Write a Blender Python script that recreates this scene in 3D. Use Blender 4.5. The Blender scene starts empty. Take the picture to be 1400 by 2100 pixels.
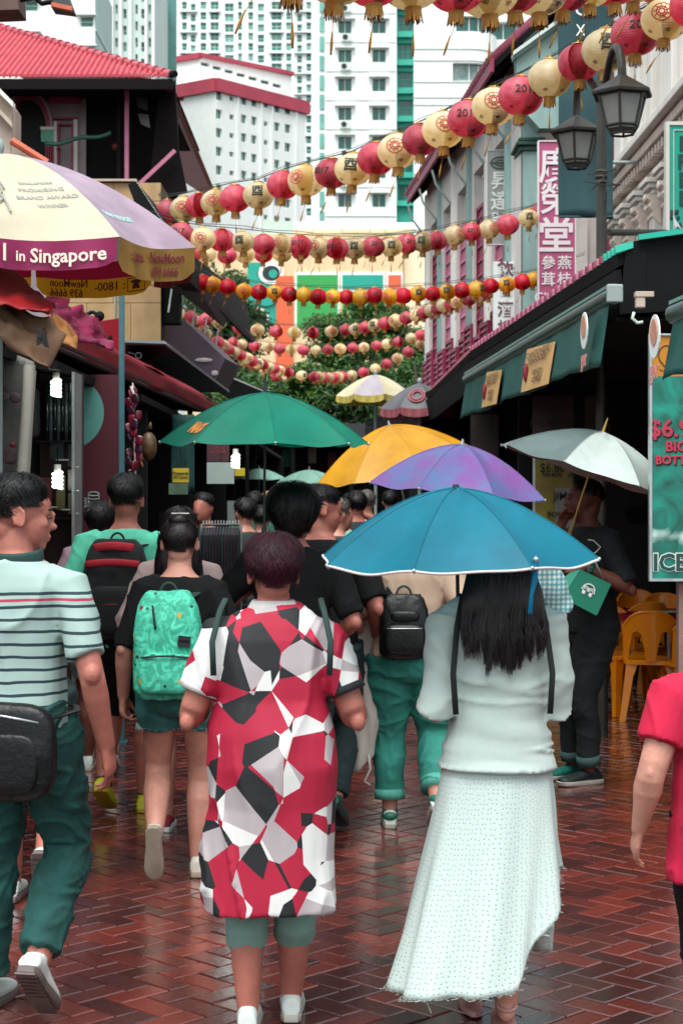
import bpy, bmesh, math, random
import numpy as np
from mathutils import Vector, Matrix
rnd = random.Random(11)
scene = bpy.context.scene
COL = scene.collection
# ---------------------------------------------------------------- camera, sky, sun, exposure
F, CX, HY, CH = 3500.0, 700.0, 1020.0, 1.63        # focal length / principal column / horizon row in photo pixels, eye height
cam_data = bpy.data.cameras.new("camera")
cam = bpy.data.objects.new("camera", cam_data)
COL.objects.link(cam)
scene.camera = cam
cam.location = (0, 0, CH)
cam.rotation_euler = (math.radians(90), 0, 0)
cam_data.sensor_fit = 'HORIZONTAL'
cam_data.sensor_width = 24.0
cam_data.lens = 60.0
cam_data.shift_y = -30.0 / 1400.0
cam_data.clip_start = 0.1
cam_data.clip_end = 3000
cam_data.dof.use_dof = True
cam_data.dof.focus_distance = 6.4
cam_data.dof.aperture_fstop = 9.0
SUN_EL, SUN_AZ = math.radians(66), math.radians(192)   # azimuth measured from +Y clockwise: the light comes from behind the camera
world = bpy.data.worlds.new("World")
scene.world = world
world.use_nodes = True
wn, wl = world.node_tree.nodes, world.node_tree.links
wn.clear()
w_out = wn.new('ShaderNodeOutputWorld')
w_bg = wn.new('ShaderNodeBackground')
w_bg.inputs['Strength'].default_value = 0.115
w_sky = wn.new('ShaderNodeTexSky')
w_sky.sky_type = 'NISHITA'
w_sky.sun_disc = False
w_sky.sun_elevation = SUN_EL
w_sky.sun_rotation = SUN_AZ
w_sky.air_density = 1.0
w_sky.dust_density = 2.0
w_sky.ozone_density = 1.0
w_hs = wn.new('ShaderNodeHueSaturation')                # a rain cloud greys the blue out
w_hs.inputs['Saturation'].default_value = 0.22
w_hs.inputs['Value'].default_value = 1.0
w_tint = wn.new('ShaderNodeMixRGB')
w_tint.blend_type = 'MULTIPLY'
w_tint.inputs[0].default_value = 1.0
w_tint.inputs[2].default_value = (0.95, 1.02, 1.0, 1)
wl.new(w_sky.outputs[0], w_hs.inputs['Color'])
wl.new(w_hs.outputs[0], w_tint.inputs[1])
wl.new(w_tint.outputs[0], w_bg.inputs['Color'])
wl.new(w_bg.outputs[0], w_out.inputs[0])
sun_data = bpy.data.lights.new("sun", 'SUN')
sun_data.energy = 1.5
sun_data.angle = math.radians(45)
sun_data.color = (1.0, 0.97, 0.93)
sun = bpy.data.objects.new("sun", sun_data)
COL.objects.link(sun)
_d = Vector((math.sin(SUN_AZ) * math.cos(SUN_EL), math.cos(SUN_AZ) * math.cos(SUN_EL), math.sin(SUN_EL)))
sun.rotation_euler = (-_d).to_track_quat('-Z', 'Y').to_euler()
sun.location = (0, -20, 40)
vs = scene.view_settings
vs.view_transform = 'Standard'
vs.look = 'None'
vs.gamma = 1.0
vs.use_curve_mapping = False
vs.exposure = 1.42
scene.cycles.max_bounces = 6
scene.cycles.diffuse_bounces = 4
scene.cycles.glossy_bounces = 3
scene.cycles.transmission_bounces = 4
scene.cycles.caustics_reflective = False
scene.cycles.caustics_refractive = False
# ---------------------------------------------------------------- helpers
TS = bpy.data.scenes.new('workbench')                   # meshes are evaluated here so that the big scene is not re-evaluated each time
def eval_mesh(o):
 TS.collection.objects.link(o)
 vl = TS.view_layers[0]
 vl.update()
 me = bpy.data.meshes.new_from_object(o.evaluated_get(vl.depsgraph))
 bpy.data.objects.remove(o)
 return me
def P(px, py, Y):
 return Vector(((px - CX) * Y / F, Y, CH - (py - HY) * Y / F))
def GY(py):
 return F * CH / (py - HY)
def PX(px, Y):
 return (px - CX) * Y / F
def PZ(py, Y):
 return CH - (py - HY) * Y / F
def V(*a):
 return Vector(a)
def hexc(h):
 h = h.lstrip('#')
 out = []
 for i in (0, 2, 4):
  c = int(h[i:i + 2], 16) / 255
  out.append(c / 12.92 if c <= .04045 else ((c + .055) / 1.055) ** 2.4)
 return tuple(out)
MATS = {}
def newmat(name):
 m = bpy.data.materials.new(name)
 m.use_nodes = True
 nt = m.node_tree
 return m, nt, nt.nodes, nt.links, nt.nodes['Principled BSDF']
def mat(name, col=None, rough=.6, metal=0., var=.12, vs=6., bump=0., bs=60., spec=.5, trans=0., emit=0., sheen=0., stretch=(1, 1, 1), coat=0., alt=None, dirt=0.):
 if name in MATS:
  return MATS[name]
 if isinstance(col, str):
  col = hexc(col)
 m, nt, N, L, b = newmat(name)
 b.inputs['Roughness'].default_value = rough
 b.inputs['Metallic'].default_value = metal
 b.inputs['Specular IOR Level'].default_value = spec
 if sheen:
  b.inputs['Sheen Weight'].default_value = sheen
 if coat:
  b.inputs['Coat Weight'].default_value = coat
  b.inputs['Coat Roughness'].default_value = .15
 tc = N.new('ShaderNodeTexCoord')
 mp = N.new('ShaderNodeMapping')
 mp.inputs['Scale'].default_value = stretch
 L.new(tc.outputs['Object'], mp.inputs[0])
 src = None
 if var:
  nz = N.new('ShaderNodeTexNoise')
  nz.inputs['Scale'].default_value = vs
  nz.inputs['Detail'].default_value = 5
  nz.inputs['Roughness'].default_value = .65
  L.new(mp.outputs[0], nz.inputs['Vector'])
  rp = N.new('ShaderNodeValToRGB')
  rp.color_ramp.elements[0].position = .3
  rp.color_ramp.elements[1].position = .7
  a = alt if alt else tuple(max(0, c * (1 - var)) for c in col)
  c2 = col if alt else tuple(min(1, c * (1 + var)) for c in col)
  rp.color_ramp.elements[0].color = (*(hexc(a) if isinstance(a, str) else a), 1)
  rp.color_ramp.elements[1].color = (*c2, 1)
  L.new(nz.outputs[0], rp.inputs[0])
  src = rp.outputs[0]
  if dirt:
   nz2 = N.new('ShaderNodeTexNoise')
   nz2.inputs['Scale'].default_value = 1.7
   nz2.inputs['Detail'].default_value = 8
   mp2 = N.new('ShaderNodeMapping')
   mp2.inputs['Scale'].default_value = (3, 3, .35)
   L.new(tc.outputs['Object'], mp2.inputs[0])
   L.new(mp2.outputs[0], nz2.inputs['Vector'])
   r2 = N.new('ShaderNodeValToRGB')
   r2.color_ramp.elements[0].position = .38
   r2.color_ramp.elements[0].color = (1 - dirt, 1 - dirt, 1 - dirt, 1)
   r2.color_ramp.elements[1].position = .6
   L.new(nz2.outputs[0], r2.inputs[0])
   mx = N.new('ShaderNodeMixRGB')
   mx.blend_type = 'MULTIPLY'
   mx.inputs[0].default_value = 1
   L.new(src, mx.inputs[1])
   L.new(r2.outputs[0], mx.inputs[2])
   src = mx.outputs[0]
  L.new(src, b.inputs['Base Color'])
 else:
  b.inputs['Base Color'].default_value = (*col, 1)
 if bump:
  nb = N.new('ShaderNodeTexNoise')
  nb.inputs['Scale'].default_value = bs
  nb.inputs['Detail'].default_value = 4
  L.new(mp.outputs[0], nb.inputs['Vector'])
  bp = N.new('ShaderNodeBump')
  bp.inputs['Strength'].default_value = bump
  bp.inputs['Distance'].default_value = .01
  L.new(nb.outputs[0], bp.inputs['Height'])
  L.new(bp.outputs[0], b.inputs['Normal'])
 if emit:
  b.inputs['Emission Color'].default_value = (*col, 1)
  b.inputs['Emission Strength'].default_value = emit
 if trans:
  tr = N.new('ShaderNodeBsdfTranslucent')
  if src:
   L.new(src, tr.inputs['Color'])
  else:
   tr.inputs['Color'].default_value = (*col, 1)
  ms = N.new('ShaderNodeMixShader')
  ms.inputs[0].default_value = trans
  L.new(b.outputs[0], ms.inputs[1])
  L.new(tr.outputs[0], ms.inputs[2])
  L.new(ms.outputs[0], N['Material Output'].inputs[0])
 MATS[name] = m
 return m
def tag(o, label=None, cat=None, group=None, kind=None):
 if label: o['label'] = label
 if cat: o['category'] = cat
 if group: o['group'] = group
 if kind: o['kind'] = kind
 return o
def thing(name, label, cat, loc=(0, 0, 0), group=None, rotz=0):
 o = bpy.data.objects.new(name, None)
 o.empty_display_size = .1
 COL.objects.link(o)
 o.location = loc
 o.rotation_euler = (0, 0, rotz)
 return tag(o, label, cat, group)
def rootloc(p):
 v = Vector((0, 0, 0))
 while p is not None:
  v = v + p.location
  p = p.parent
 return v
def link(name, me, parent=None, loc=None):
 o = bpy.data.objects.new(name, me)
 COL.objects.link(o)
 o.parent = parent
 if loc is not None:
  o.location = loc
 return o
def perp(t):
 t = t.normalized()
 a = Vector((0, 0, 1)) if abs(t.z) < .9 else Vector((0, 1, 0))
 u = a.cross(t).normalized()
 return u, t.cross(u).normalized()
class MB:
 def __init__(s):
  s.v, s.f, s.m = [], [], []
 def add(s, vs, fs, mi=0):
  o = len(s.v)
  s.v.extend([tuple(p) for p in vs])
  s.f.extend([tuple(i + o for i in f) for f in fs])
  s.m.extend([mi] * len(fs))
  return s
 def quad(s, a, b, c, d, mi=0):
  return s.add([a, b, c, d], [(0, 1, 2, 3)], mi)
 def box(s, c, d, mi=0, M=None):
  c = Vector(c)
  x, y, z = d[0] / 2, d[1] / 2, d[2] / 2
  vs = [Vector((sx * x, sy * y, sz * z)) for sz in (-1, 1) for sy in (-1, 1) for sx in (-1, 1)]
  if M is not None:
   vs = [M @ v for v in vs]
  vs = [v + c for v in vs]
  return s.add(vs, [(0, 2, 3, 1), (4, 5, 7, 6), (0, 1, 5, 4), (2, 6, 7, 3), (0, 4, 6, 2), (1, 3, 7, 5)], mi)
 def bb(s, x0, x1, y0, y1, z0, z1, mi=0):
  return s.box(((x0 + x1) / 2, (y0 + y1) / 2, (z0 + z1) / 2), (abs(x1 - x0), abs(y1 - y0), abs(z1 - z0)), mi)
 def bar(s, a, b, w, h, mi=0, up=(0, 0, 1)):
  a, b = Vector(a), Vector(b)
  t = (b - a).normalized()
  u = t.cross(Vector(up))
  if u.length < 1e-4:
   u = Vector((1, 0, 0))
  u.normalize()
  n = u.cross(t)
  vs = []
  for p in (a, b):
   for sx, sz in ((-1, -1), (1, -1), (1, 1), (-1, 1)):
    vs.append(p + u * sx * w / 2 + n * sz * h / 2)
  return s.add(vs, [(3, 2, 1, 0), (4, 5, 6, 7), (0, 1, 5, 4), (1, 2, 6, 5), (2, 3, 7, 6), (3, 0, 4, 7)], mi)
 def rings(s, rings, cap=True, mi=0, closed=True):
  n = len(rings[0])
  o = len(s.v)
  for r in rings:
   s.v.extend([tuple(p) for p in r])
  fs = []
  for i in range(len(rings) - 1):
   for j in range(n if closed else n - 1):
    k = (j + 1) % n
    fs.append((o + i * n + j, o + i * n + k, o + (i + 1) * n + k, o + (i + 1) * n + j))
  if cap:
   fs.append(tuple(o + j for j in range(n))[::-1])
   fs.append(tuple(o + (len(rings) - 1) * n + j for j in range(n)))
  s.f.extend(fs)
  s.m.extend([mi] * len(fs))
  return s
 def tube(s, pts, r, n=8, cap=True, mi=0, u0=None, rnd_cap=False):
  pts = [Vector(p) for p in pts]
  k = len(pts)
  if not isinstance(r, (list, tuple)):
   r = [r] * k
  r = [x if isinstance(x, (list, tuple)) else (x, x) for x in r]
  rs = []
  u = None
  for i, p in enumerate(pts):
   t = (pts[min(i + 1, k - 1)] - pts[max(i - 1, 0)])
   if t.length < 1e-7:
    t = Vector((0, 0, 1))
   t.normalize()
   if u is None:
    u = Vector(u0) if u0 is not None else perp(t)[0]
   u = u - t * u.dot(t)
   if u.length < 1e-5:
    u = perp(t)[0]
   u.normalize()
   w = t.cross(u)
   rs.append([p + u * math.cos(a) * r[i][0] + w * math.sin(a) * r[i][1] for a in (2 * math.pi * j / n for j in range(n))])
   if rnd_cap and i in (0, k - 1):
    sg = -1 if i == 0 else 1
    ex = []
    for f, e in ((.72, .5), (.3, .8)):
     ex.append([p + t * sg * e * min(r[i]) + u * math.cos(a) * r[i][0] * f + w * math.sin(a) * r[i][1] * f for a in (2 * math.pi * j / n for j in range(n))])
    if i == 0:
     rs = ex[::-1] + rs
    else:
     rs += ex
  return s.rings(rs, cap, mi)
 def lathe(s, prof, n=16, c=(0, 0, 0), M=None, mi=0, cap=True):
  c = Vector(c)
  rs = []
  for r, z in prof:
   ring = [Vector((r * math.cos(2 * math.pi * j / n), r * math.sin(2 * math.pi * j / n), z)) for j in range(n)]
   if M is not None:
    ring = [M @ p for p in ring]
   rs.append([p + c for p in ring])
  return s.rings(rs, cap, mi)
 def ell(s, c, r, n=14, m=9, M=None, mi=0, e=1.0):
  c = Vector(c)
  rs = []
  def sp(x): return math.copysign(abs(x) ** e, x)
  for i in range(m + 1):
   th = math.pi * (.02 + .96 * i / m)
   ring = []
   for j in range(n):
    a = 2 * math.pi * j / n
    p = Vector((r[0] * sp(math.sin(th)) * sp(math.cos(a)), r[1] * sp(math.sin(th)) * sp(math.sin(a)), -r[2] * sp(math.cos(th))))
    ring.append((M @ p if M is not None else p) + c)
   rs.append(ring)
  return s.rings(rs, True, mi)
 def prism(s, pts, ext, mi=0):
  pts = [Vector(p) for p in pts]
  ext = Vector(ext)
  n = len(pts)
  vs = pts + [p + ext for p in pts]
  nrm = Vector((0, 0, 0))
  for i in range(n):
   nrm += pts[i].cross(pts[(i + 1) % n])
  fs = [tuple(range(n)), tuple(range(2 * n - 1, n - 1, -1))] + [(i, i + n, (i + 1) % n + n, (i + 1) % n) for i in range(n)]
  if nrm.dot(ext) > 0:
   fs = [f[::-1] for f in fs]
  return s.add(vs, fs, mi)
 def mesh(s, name, mats, smooth=False, off=None):
  me = bpy.data.meshes.new(name)
  v = s.v if off is None else [(p[0] - off[0], p[1] - off[1], p[2] - off[2]) for p in s.v]
  me.from_pydata(v, [], s.f)
  if not isinstance(mats, (list, tuple)):
   mats = [mats]
  for m in mats:
   me.materials.append(m)
  if any(s.m):
   me.polygons.foreach_set('material_index', s.m)
  if smooth:
   me.polygons.foreach_set('use_smooth', [True] * len(s.f))
   if smooth is not True:
    me.set_sharp_from_angle(angle=math.radians(smooth))
  me.update()
  return me
 def build(s, name, mats, parent=None, smooth=False, local=False, bevel=0):
  if parent is None or local:
   if parent is None and not local:
    vs = np.array(s.v)
    c = (vs.min(0) + vs.max(0)) / 2
    off = (float(c[0]), float(c[1]), float(vs[:, 2].min()))
    o = link(name, s.mesh(name, mats, smooth, off), None, off)
   else:
    o = link(name, s.mesh(name, mats, smooth), parent)
  else:
   o = link(name, s.mesh(name, mats, smooth, rootloc(parent)), parent)
  if bevel:
   b = o.modifiers.new('b', 'BEVEL')
   b.width = bevel
   b.segments = 2
   b.limit_method = 'ANGLE'
  return o
_ORD = ['first', 'second', 'third', 'fourth', 'fifth', 'sixth', 'seventh', 'eighth', 'ninth', 'tenth', 'eleventh', 'twelfth', 'thirteenth',
  'fourteenth', 'fifteenth', 'sixteenth', 'seventeenth', 'eighteenth', 'nineteenth', 'twentieth', 'twenty-first', 'twenty-second', 'twenty-third',
  'twenty-fourth', 'twenty-fifth', 'twenty-sixth', 'twenty-seventh', 'twenty-eighth', 'twenty-ninth', 'thirtieth', 'thirty-first', 'thirty-second',
  'thirty-third', 'thirty-fourth', 'thirty-fifth', 'thirty-sixth']
_TXT = {}
def text_mesh(body, size=1., bold=0., ext=.01, sx=1.0, lsp=1.0):
 key = (body, size, bold, ext, sx, lsp)
 if key in _TXT:
  return _TXT[key]
 cu = bpy.data.curves.new('t', 'FONT')
 cu.body = body
 cu.size = size
 cu.align_x = 'CENTER'
 cu.align_y = 'CENTER'
 cu.offset = bold
 cu.extrude = ext
 cu.resolution_u = 2
 cu.space_line = lsp
 o = bpy.data.objects.new('t', cu)
 me = eval_mesh(o)
 n = len(me.vertices)
 co = np.empty(n * 3)
 me.vertices.foreach_get('co', co)
 co = co.reshape(-1, 3)
 co[:, 0] *= sx
 faces = [tuple(p.vertices) for p in me.polygons]
 bpy.data.meshes.remove(me)
 _TXT[key] = (co, faces)
 return _TXT[key]
def text(name, body, size, o, xd, ud, m, parent, bold=0., ext=.002, sx=1.0, fn=None, lsp=1.0):
 """flat raised lettering; o centre, xd reading direction, ud up"""
 co, fs = text_mesh(body, size, bold, ext, sx, lsp)
 xd, ud = Vector(xd).normalized(), Vector(ud).normalized()
 nd = xd.cross(ud)
 o = Vector(o)
 if fn:
  vs = [fn(*c) for c in co]
 else:
  vs = [o + xd * c[0] + ud * c[1] + nd * c[2] for c in co]
 mb = MB()
 mb.add(vs, fs)
 return mb.build(name, m, parent)
def vnoise(p, seed=0):
 p = np.asarray(p, float)
 i = np.floor(p).astype(np.int64)
 f = p - i
 f = f * f * (3 - 2 * f)
 def h(a, b, c):
  n = (a * 374761393 + b * 668265263 + c * 2147483647 + seed * 144665) & 0xffffffff
  n = ((n ^ (n >> 13)) * 1274126177) & 0xffffffff
  n = (n ^ (n >> 16)) & 0xffff
  return n / 32767.5 - 1
 x, y, z = i[:, 0], i[:, 1], i[:, 2]
 r = 0
 for dx in (0, 1):
  wx = f[:, 0] if dx else 1 - f[:, 0]
  for dy in (0, 1):
   wy = f[:, 1] if dy else 1 - f[:, 1]
   for dz in (0, 1):
    wz = f[:, 2] if dz else 1 - f[:, 2]
    r = r + h(x + dx, y + dy, z + dz) * wx * wy * wz
 return r
def fuse(mb, voxel, smooth=3, disp=None, lo=None):
 """one continuous surface from overlapping lofts; disp(co, no) -> offset along normal"""
 me = mb.mesh('tmp', [])
 o = bpy.data.objects.new('tmp', me)
 r = o.modifiers.new('r', 'REMESH')
 r.mode = 'VOXEL'
 r.voxel_size = voxel
 r.use_smooth_shade = True
 if smooth:
  sm = o.modifiers.new('s', 'SMOOTH')
  sm.factor = .5
  sm.iterations = smooth
 out = eval_mesh(o)
 bpy.data.meshes.remove(me)
 n = len(out.vertices)
 if disp is not None and n:
  co = np.empty(n * 3)
  out.vertices.foreach_get('co', co)
  co = co.reshape(-1, 3)
  no = np.empty(n * 3)
  out.vertex_normals.foreach_get('vector', no)
  no = no.reshape(-1, 3)
  co = co + no * disp(co)[:, None]
  out.vertices.foreach_set('co', co.ravel())
 out.polygons.foreach_set('use_smooth', [True] * len(out.polygons))
 out.update()
 return out
class Face:
 def __init__(s, A, B, z0, z1):
  s.A, s.B = Vector((A[0], A[1])), Vector((B[0], B[1]))
  s.L = (s.B - s.A).length
  s.d = (s.B - s.A) / s.L
  s.n = Vector((s.d.y, -s.d.x))            # outward
  s.z0, s.z1 = z0, z1
  s.op = []
 def pt(s, u, z, out=0.):
  q = s.A + s.d * u + s.n * out
  return Vector((q.x, q.y, z))
 def uz(s, px, py):
  k = (px - CX) / F                        # ray x = k*y
  u = (k * s.A.y - s.A.x) / (s.d.x - k * s.d.y)
  y = s.A.y + s.d.y * u
  return u, PZ(py, y)
 def rect(s, px, py, w, h):
  """pixel-size opening centred on px,py -> u0,u1,z0,z1"""
  u0, z0 = s.uz(px - w / 2, py + h / 2)
  u1, z1 = s.uz(px + w / 2, py - h / 2)
  return (min(u0, u1), max(u0, u1), min(z0, z1), max(z0, z1))
 def wall(s, name, m, parent, reveal=.25, thick=None):
  us = sorted({0., s.L} | {x for o in s.op for x in o[:2] if 0 < x < s.L})
  zs = sorted({s.z0, s.z1} | {x for o in s.op for x in o[2:] if s.z0 < x < s.z1})
  mb = MB()
  for i in range(len(us) - 1):
   um = (us[i] + us[i + 1]) / 2
   col = [o for o in s.op if o[0] < um < o[1]]
   run = None
   for j in range(len(zs) - 1):
    zm = (zs[j] + zs[j + 1]) / 2
    solid = not any(o[2] < zm < o[3] for o in col)
    if solid and run is None:
     run = zs[j]
    if run is not None and (not solid):
     mb.quad(s.pt(us[i], run), s.pt(us[i + 1], run), s.pt(us[i + 1], zs[j]), s.pt(us[i], zs[j]))
     run = None
   if run is not None:
    mb.quad(s.pt(us[i], run), s.pt(us[i + 1], run), s.pt(us[i + 1], zs[-1]), s.pt(us[i], zs[-1]))
  for a, b, c, d in s.op:
   q = [(a, c), (b, c), (b, d), (a, d)]
   for k in range(4):
    p1, p2 = q[k], q[(k + 1) % 4]
    mb.quad(s.pt(*p2), s.pt(*p1), s.pt(*p1, -reveal), s.pt(*p2, -reveal))
  if thick:
   q = [(0, s.z0), (s.L, s.z0), (s.L, s.z1), (0, s.z1)]
   for k in range(4):
    p1, p2 = q[k], q[(k + 1) % 4]
    mb.quad(s.pt(*p1), s.pt(*p1, -thick), s.pt(*p2, -thick), s.pt(*p2))
   mb.quad(*[s.pt(*p, -thick) for p in q[::-1]])
  return mb.build(name, m, parent)
 def window(s, o, mf, mg, parent, reveal=.25, mull=(1, 1), fw=.06, name='window', sill=0., ms=None):
  a, b, c, d = o
  mb = MB()
  z = -reveal * .75
  mb.quad(s.pt(a, c, z), s.pt(b, c, z), s.pt(b, d, z), s.pt(a, d, z), 1)
  def strip(u0, u1, z0, z1, out, t):
   vs = [s.pt(u0, z0, out), s.pt(u1, z0, out), s.pt(u1, z1, out), s.pt(u0, z1, out)]
   bk = [s.pt(u0, z0, out - t), s.pt(u1, z0, out - t), s.pt(u1, z1, out - t), s.pt(u0, z1, out - t)]
   mb.add(vs + bk, [(0, 1, 2, 3), (1, 0, 4, 5), (2, 1, 5, 6), (3, 2, 6, 7), (0, 3, 7, 4)], 0)
  zf = z + fw * .8
  strip(a, a + fw, c, d, zf, fw); strip(b - fw, b, c, d, zf, fw)
  strip(a + fw, b - fw, c, c + fw, zf, fw); strip(a + fw, b - fw, d - fw, d, zf, fw)
  for i in range(1, mull[0]):
   u = a + (b - a) * i / mull[0]
   strip(u - fw / 2, u + fw / 2, c + fw, d - fw, zf - .003, fw)
  for i in range(1, mull[1]):
   q = c + (d - c) * i / mull[1]
   strip(a + fw, b - fw, q - fw / 2, q + fw / 2, zf - .006, fw)
  if sill:
   strip(a - sill, b + sill, d + .02, d + .02 + sill * .35, sill * 1.6, sill * 1.6)
  return mb.build(name, [mf, mg], parent)
# == ground: wet herringbone bricks
def brick_mat():
 m, nt, N, L, b = newmat('wet_brick')
 oi = N.new('ShaderNodeObjectInfo')
 ge = N.new('ShaderNodeNewGeometry')
 ad = N.new('ShaderNodeMath'); ad.operation = 'ADD'
 L.new(oi.outputs['Random'], ad.inputs[0]); L.new(ge.outputs['Random Per Island'], ad.inputs[1])
 fr = N.new('ShaderNodeMath'); fr.operation = 'FRACT'
 L.new(ad.outputs[0], fr.inputs[0])
 rp = N.new('ShaderNodeValToRGB')
 e = rp.color_ramp.elements
 e[0].position = 0; e[0].color = (*hexc('#4a2b29'), 1)
 e[1].position = 1; e[1].color = (*hexc('#7a3830'), 1)
 for p, c in ((.25, '#592e2c'), (.45, '#6d342e'), (.6, '#532e2c'), (.8, '#783730')):
  k = e.new(p); k.color = (*hexc(c), 1)
 L.new(fr.outputs[0], rp.inputs[0])
 nz = N.new('ShaderNodeTexNoise'); nz.inputs['Scale'].default_value = 2.2; nz.inputs['Detail'].default_value = 7
 L.new(ge.outputs['Position'], nz.inputs['Vector'])
 r2 = N.new('ShaderNodeValToRGB')
 r2.color_ramp.elements[0].position = .35; r2.color_ramp.elements[0].color = (.72, .69, .69, 1)
 r2.color_ramp.elements[1].position = .65; r2.color_ramp.elements[1].color = (1, 1, 1, 1)
 L.new(nz.outputs[0], r2.inputs[0])
 mx = N.new('ShaderNodeMixRGB'); mx.blend_type = 'MULTIPLY'; mx.inputs[0].default_value = 1
 L.new(rp.outputs[0], mx.inputs[1]); L.new(r2.outputs[0], mx.inputs[2])
 L.new(mx.outputs[0], b.inputs['Base Color'])
 n3 = N.new('ShaderNodeTexNoise'); n3.inputs['Scale'].default_value = .9; n3.inputs['Detail'].default_value = 5
 L.new(ge.outputs['Position'], n3.inputs['Vector'])
 r3 = N.new('ShaderNodeMapRange')
 r3.inputs[1].default_value = .35; r3.inputs[2].default_value = .68
 r3.inputs[3].default_value = .06; r3.inputs[4].default_value = .27
 L.new(n3.outputs[0], r3.inputs[0])
 L.new(r3.outputs[0], b.inputs['Roughness'])
 b.inputs['Specular IOR Level'].default_value = .8
 b.inputs['Coat Weight'].default_value = 1.; b.inputs['Coat IOR'].default_value = 1.33; b.inputs['Coat Roughness'].default_value = .17
 n4 = N.new('ShaderNodeTexNoise'); n4.inputs['Scale'].default_value = 45; n4.inputs['Detail'].default_value = 4
 L.new(ge.outputs['Position'], n4.inputs['Vector'])
 bp = N.new('ShaderNodeBump'); bp.inputs['Strength'].default_value = .28; bp.inputs['Distance'].default_value = .006
 L.new(n4.outputs[0], bp.inputs['Height']); L.new(bp.outputs[0], b.inputs['Normal'])
 return m
m_brick = brick_mat()
m_grout = mat('wet_grout', '#2b2324', rough=.12, var=.3, vs=9, bump=.1, bs=30)
m_far_ground = mat('far_paving', '#4a302e', rough=.3, var=.25, vs=3)
g = MB()
g.quad((-900, -60, 0), (900, -60, 0), (900, 1500, 0), (-900, 1500, 0))
ground = g.build('pavement', m_grout, local=True)
ground.location.z = -.007
tag(ground, kind='structure')
g = MB()
g.quad((-6, 21.0, 0), (6, 21.0, 0), (6, 70, 0), (-6, 70, 0))
tag(g.build('far_pavement', m_far_ground, local=True), kind='structure').location.z = -.002
def brick_geo(mb, cx, cy, ang, dz=0, tx=0, ty=0):
 hx, hy, c = .0965, .0465, .004
 ca, sa = math.cos(ang), math.sin(ang)
 vs = []
 for (x, y, z) in ((-hx, -hy, -.03), (hx, -hy, -.03), (hx, hy, -.03), (-hx, hy, -.03),
      (-hx, -hy, -c), (hx, -hy, -c), (hx, hy, -c), (-hx, hy, -c),
      (-hx + c, -hy + c, 0), (hx - c, -hy + c, 0), (hx - c, hy - c, 0), (-hx + c, hy - c, 0)):
  zz = z + dz + x * tx + y * ty
  vs.append((cx + x * ca - y * sa, cy + x * sa + y * ca, zz))
 fs = [(8, 9, 10, 11)]
 for k in range(4):
  j = (k + 1) % 4
  fs.append((k, j, 4 + j, 4 + k)); fs.append((4 + k, 4 + j, 8 + j, 8 + k))
 mb.add(vs, fs)
bm0 = MB(); brick_geo(bm0, 0, 0, 0)
brick_me = bm0.mesh('brick', m_brick)
A45 = math.radians(45)
cells = []
for i in range(-330, 330):
 for j in range(-330, 330):
  k = (i + j) % 4
  if k == 0:
   lx, ly, a = i * .1 + .1, j * .1 + .05, 0.
  elif k == 2:
   lx, ly, a = i * .1 + .05, j * .1 + .1, math.pi / 2
  else:
   continue
  x = (lx - ly) * math.cos(A45); y = (lx + ly) * math.sin(A45) + 12
  if -3.0 < x < 3.6 and 4.4 < y < 21.0:
   cells.append((x, y, a + A45))
inview = [c for c in cells if 0 <= CX + F * c[0] / c[1] <= 1400 and HY + F * CH / c[1] < 2112]
inview.sort(key=lambda c: c[1])
near = set(inview[:300])
rest = MB()
for c in cells:
 dz, tx, ty = rnd.uniform(-.0018, .0012), rnd.uniform(-.010, .010), rnd.uniform(-.016, .016)
 if c in near:
  o = link('brick', brick_me, ground)
  o.location = (c[0], c[1], .007 + dz)
  o.rotation_euler = (ty, tx, c[2])
 else:
  brick_geo(rest, c[0], c[1], c[2], .007 + dz, tx, ty)
ro = rest.build('brick_paving', m_brick, ground, local=True)
tag(ro, kind='stuff')
# == far towers
m_white = mat('tower_white', '#e4e9e6', rough=.8, var=.04, vs=.3, dirt=.05)
m_white2 = mat('tower_white_warm', '#eaece8', rough=.8, var=.04, vs=.4, dirt=.05)
m_grey_t = mat('tower_grey_green', '#a9bdb8', rough=.8, var=.08, vs=.3)
m_dteal = mat('tower_dark_teal', '#4f7f7a', rough=.7, var=.2, vs=.4)
m_frame_w = mat('window_frame_white', '#d6dcd8', rough=.6, var=.05)
m_g1 = mat('glass_teal', '#2c7a6d', rough=.18, var=.3, vs=.5)
m_g2 = mat('glass_teal_pale', '#6ba79b', rough=.3, var=.25, vs=.5)
m_g3 = mat('glass_dark_green', '#1f5d54', rough=.15, var=.35, vs=.8)
m_redband = mat('red_band', '#a83c4e', rough=.7, var=.12, vs=.5)
m_teal_paint = mat('teal_paint', '#2fa590', rough=.6, var=.12, vs=.5)
m_teal_dark = mat('teal_fence', '#0f6a5c', rough=.6, var=.2, vs=.6)
m_pale = mat('pale_concrete', '#c3cfca', rough=.8, var=.08, vs=.5)
def back_box(mb, f, depth, top=True):
 """side and roof faces behind a facade"""
 a, b = f.pt(0, f.z0), f.pt(f.L, f.z0)
 n = Vector((f.n.x, f.n.y, 0)) * -depth
 za, zb = f.z0, f.z1
 q = lambda p, z: Vector((p.x, p.y, z))
 mb.quad(q(b, za), q(b + n, za), q(b + n, zb), q(b, zb))
 mb.quad(q(a + n, za), q(a, za), q(a, zb), q(a + n, zb))
 if top:
  mb.quad(q(a, zb), q(b, zb), q(b + n, zb), q(a + n, zb))
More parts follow.
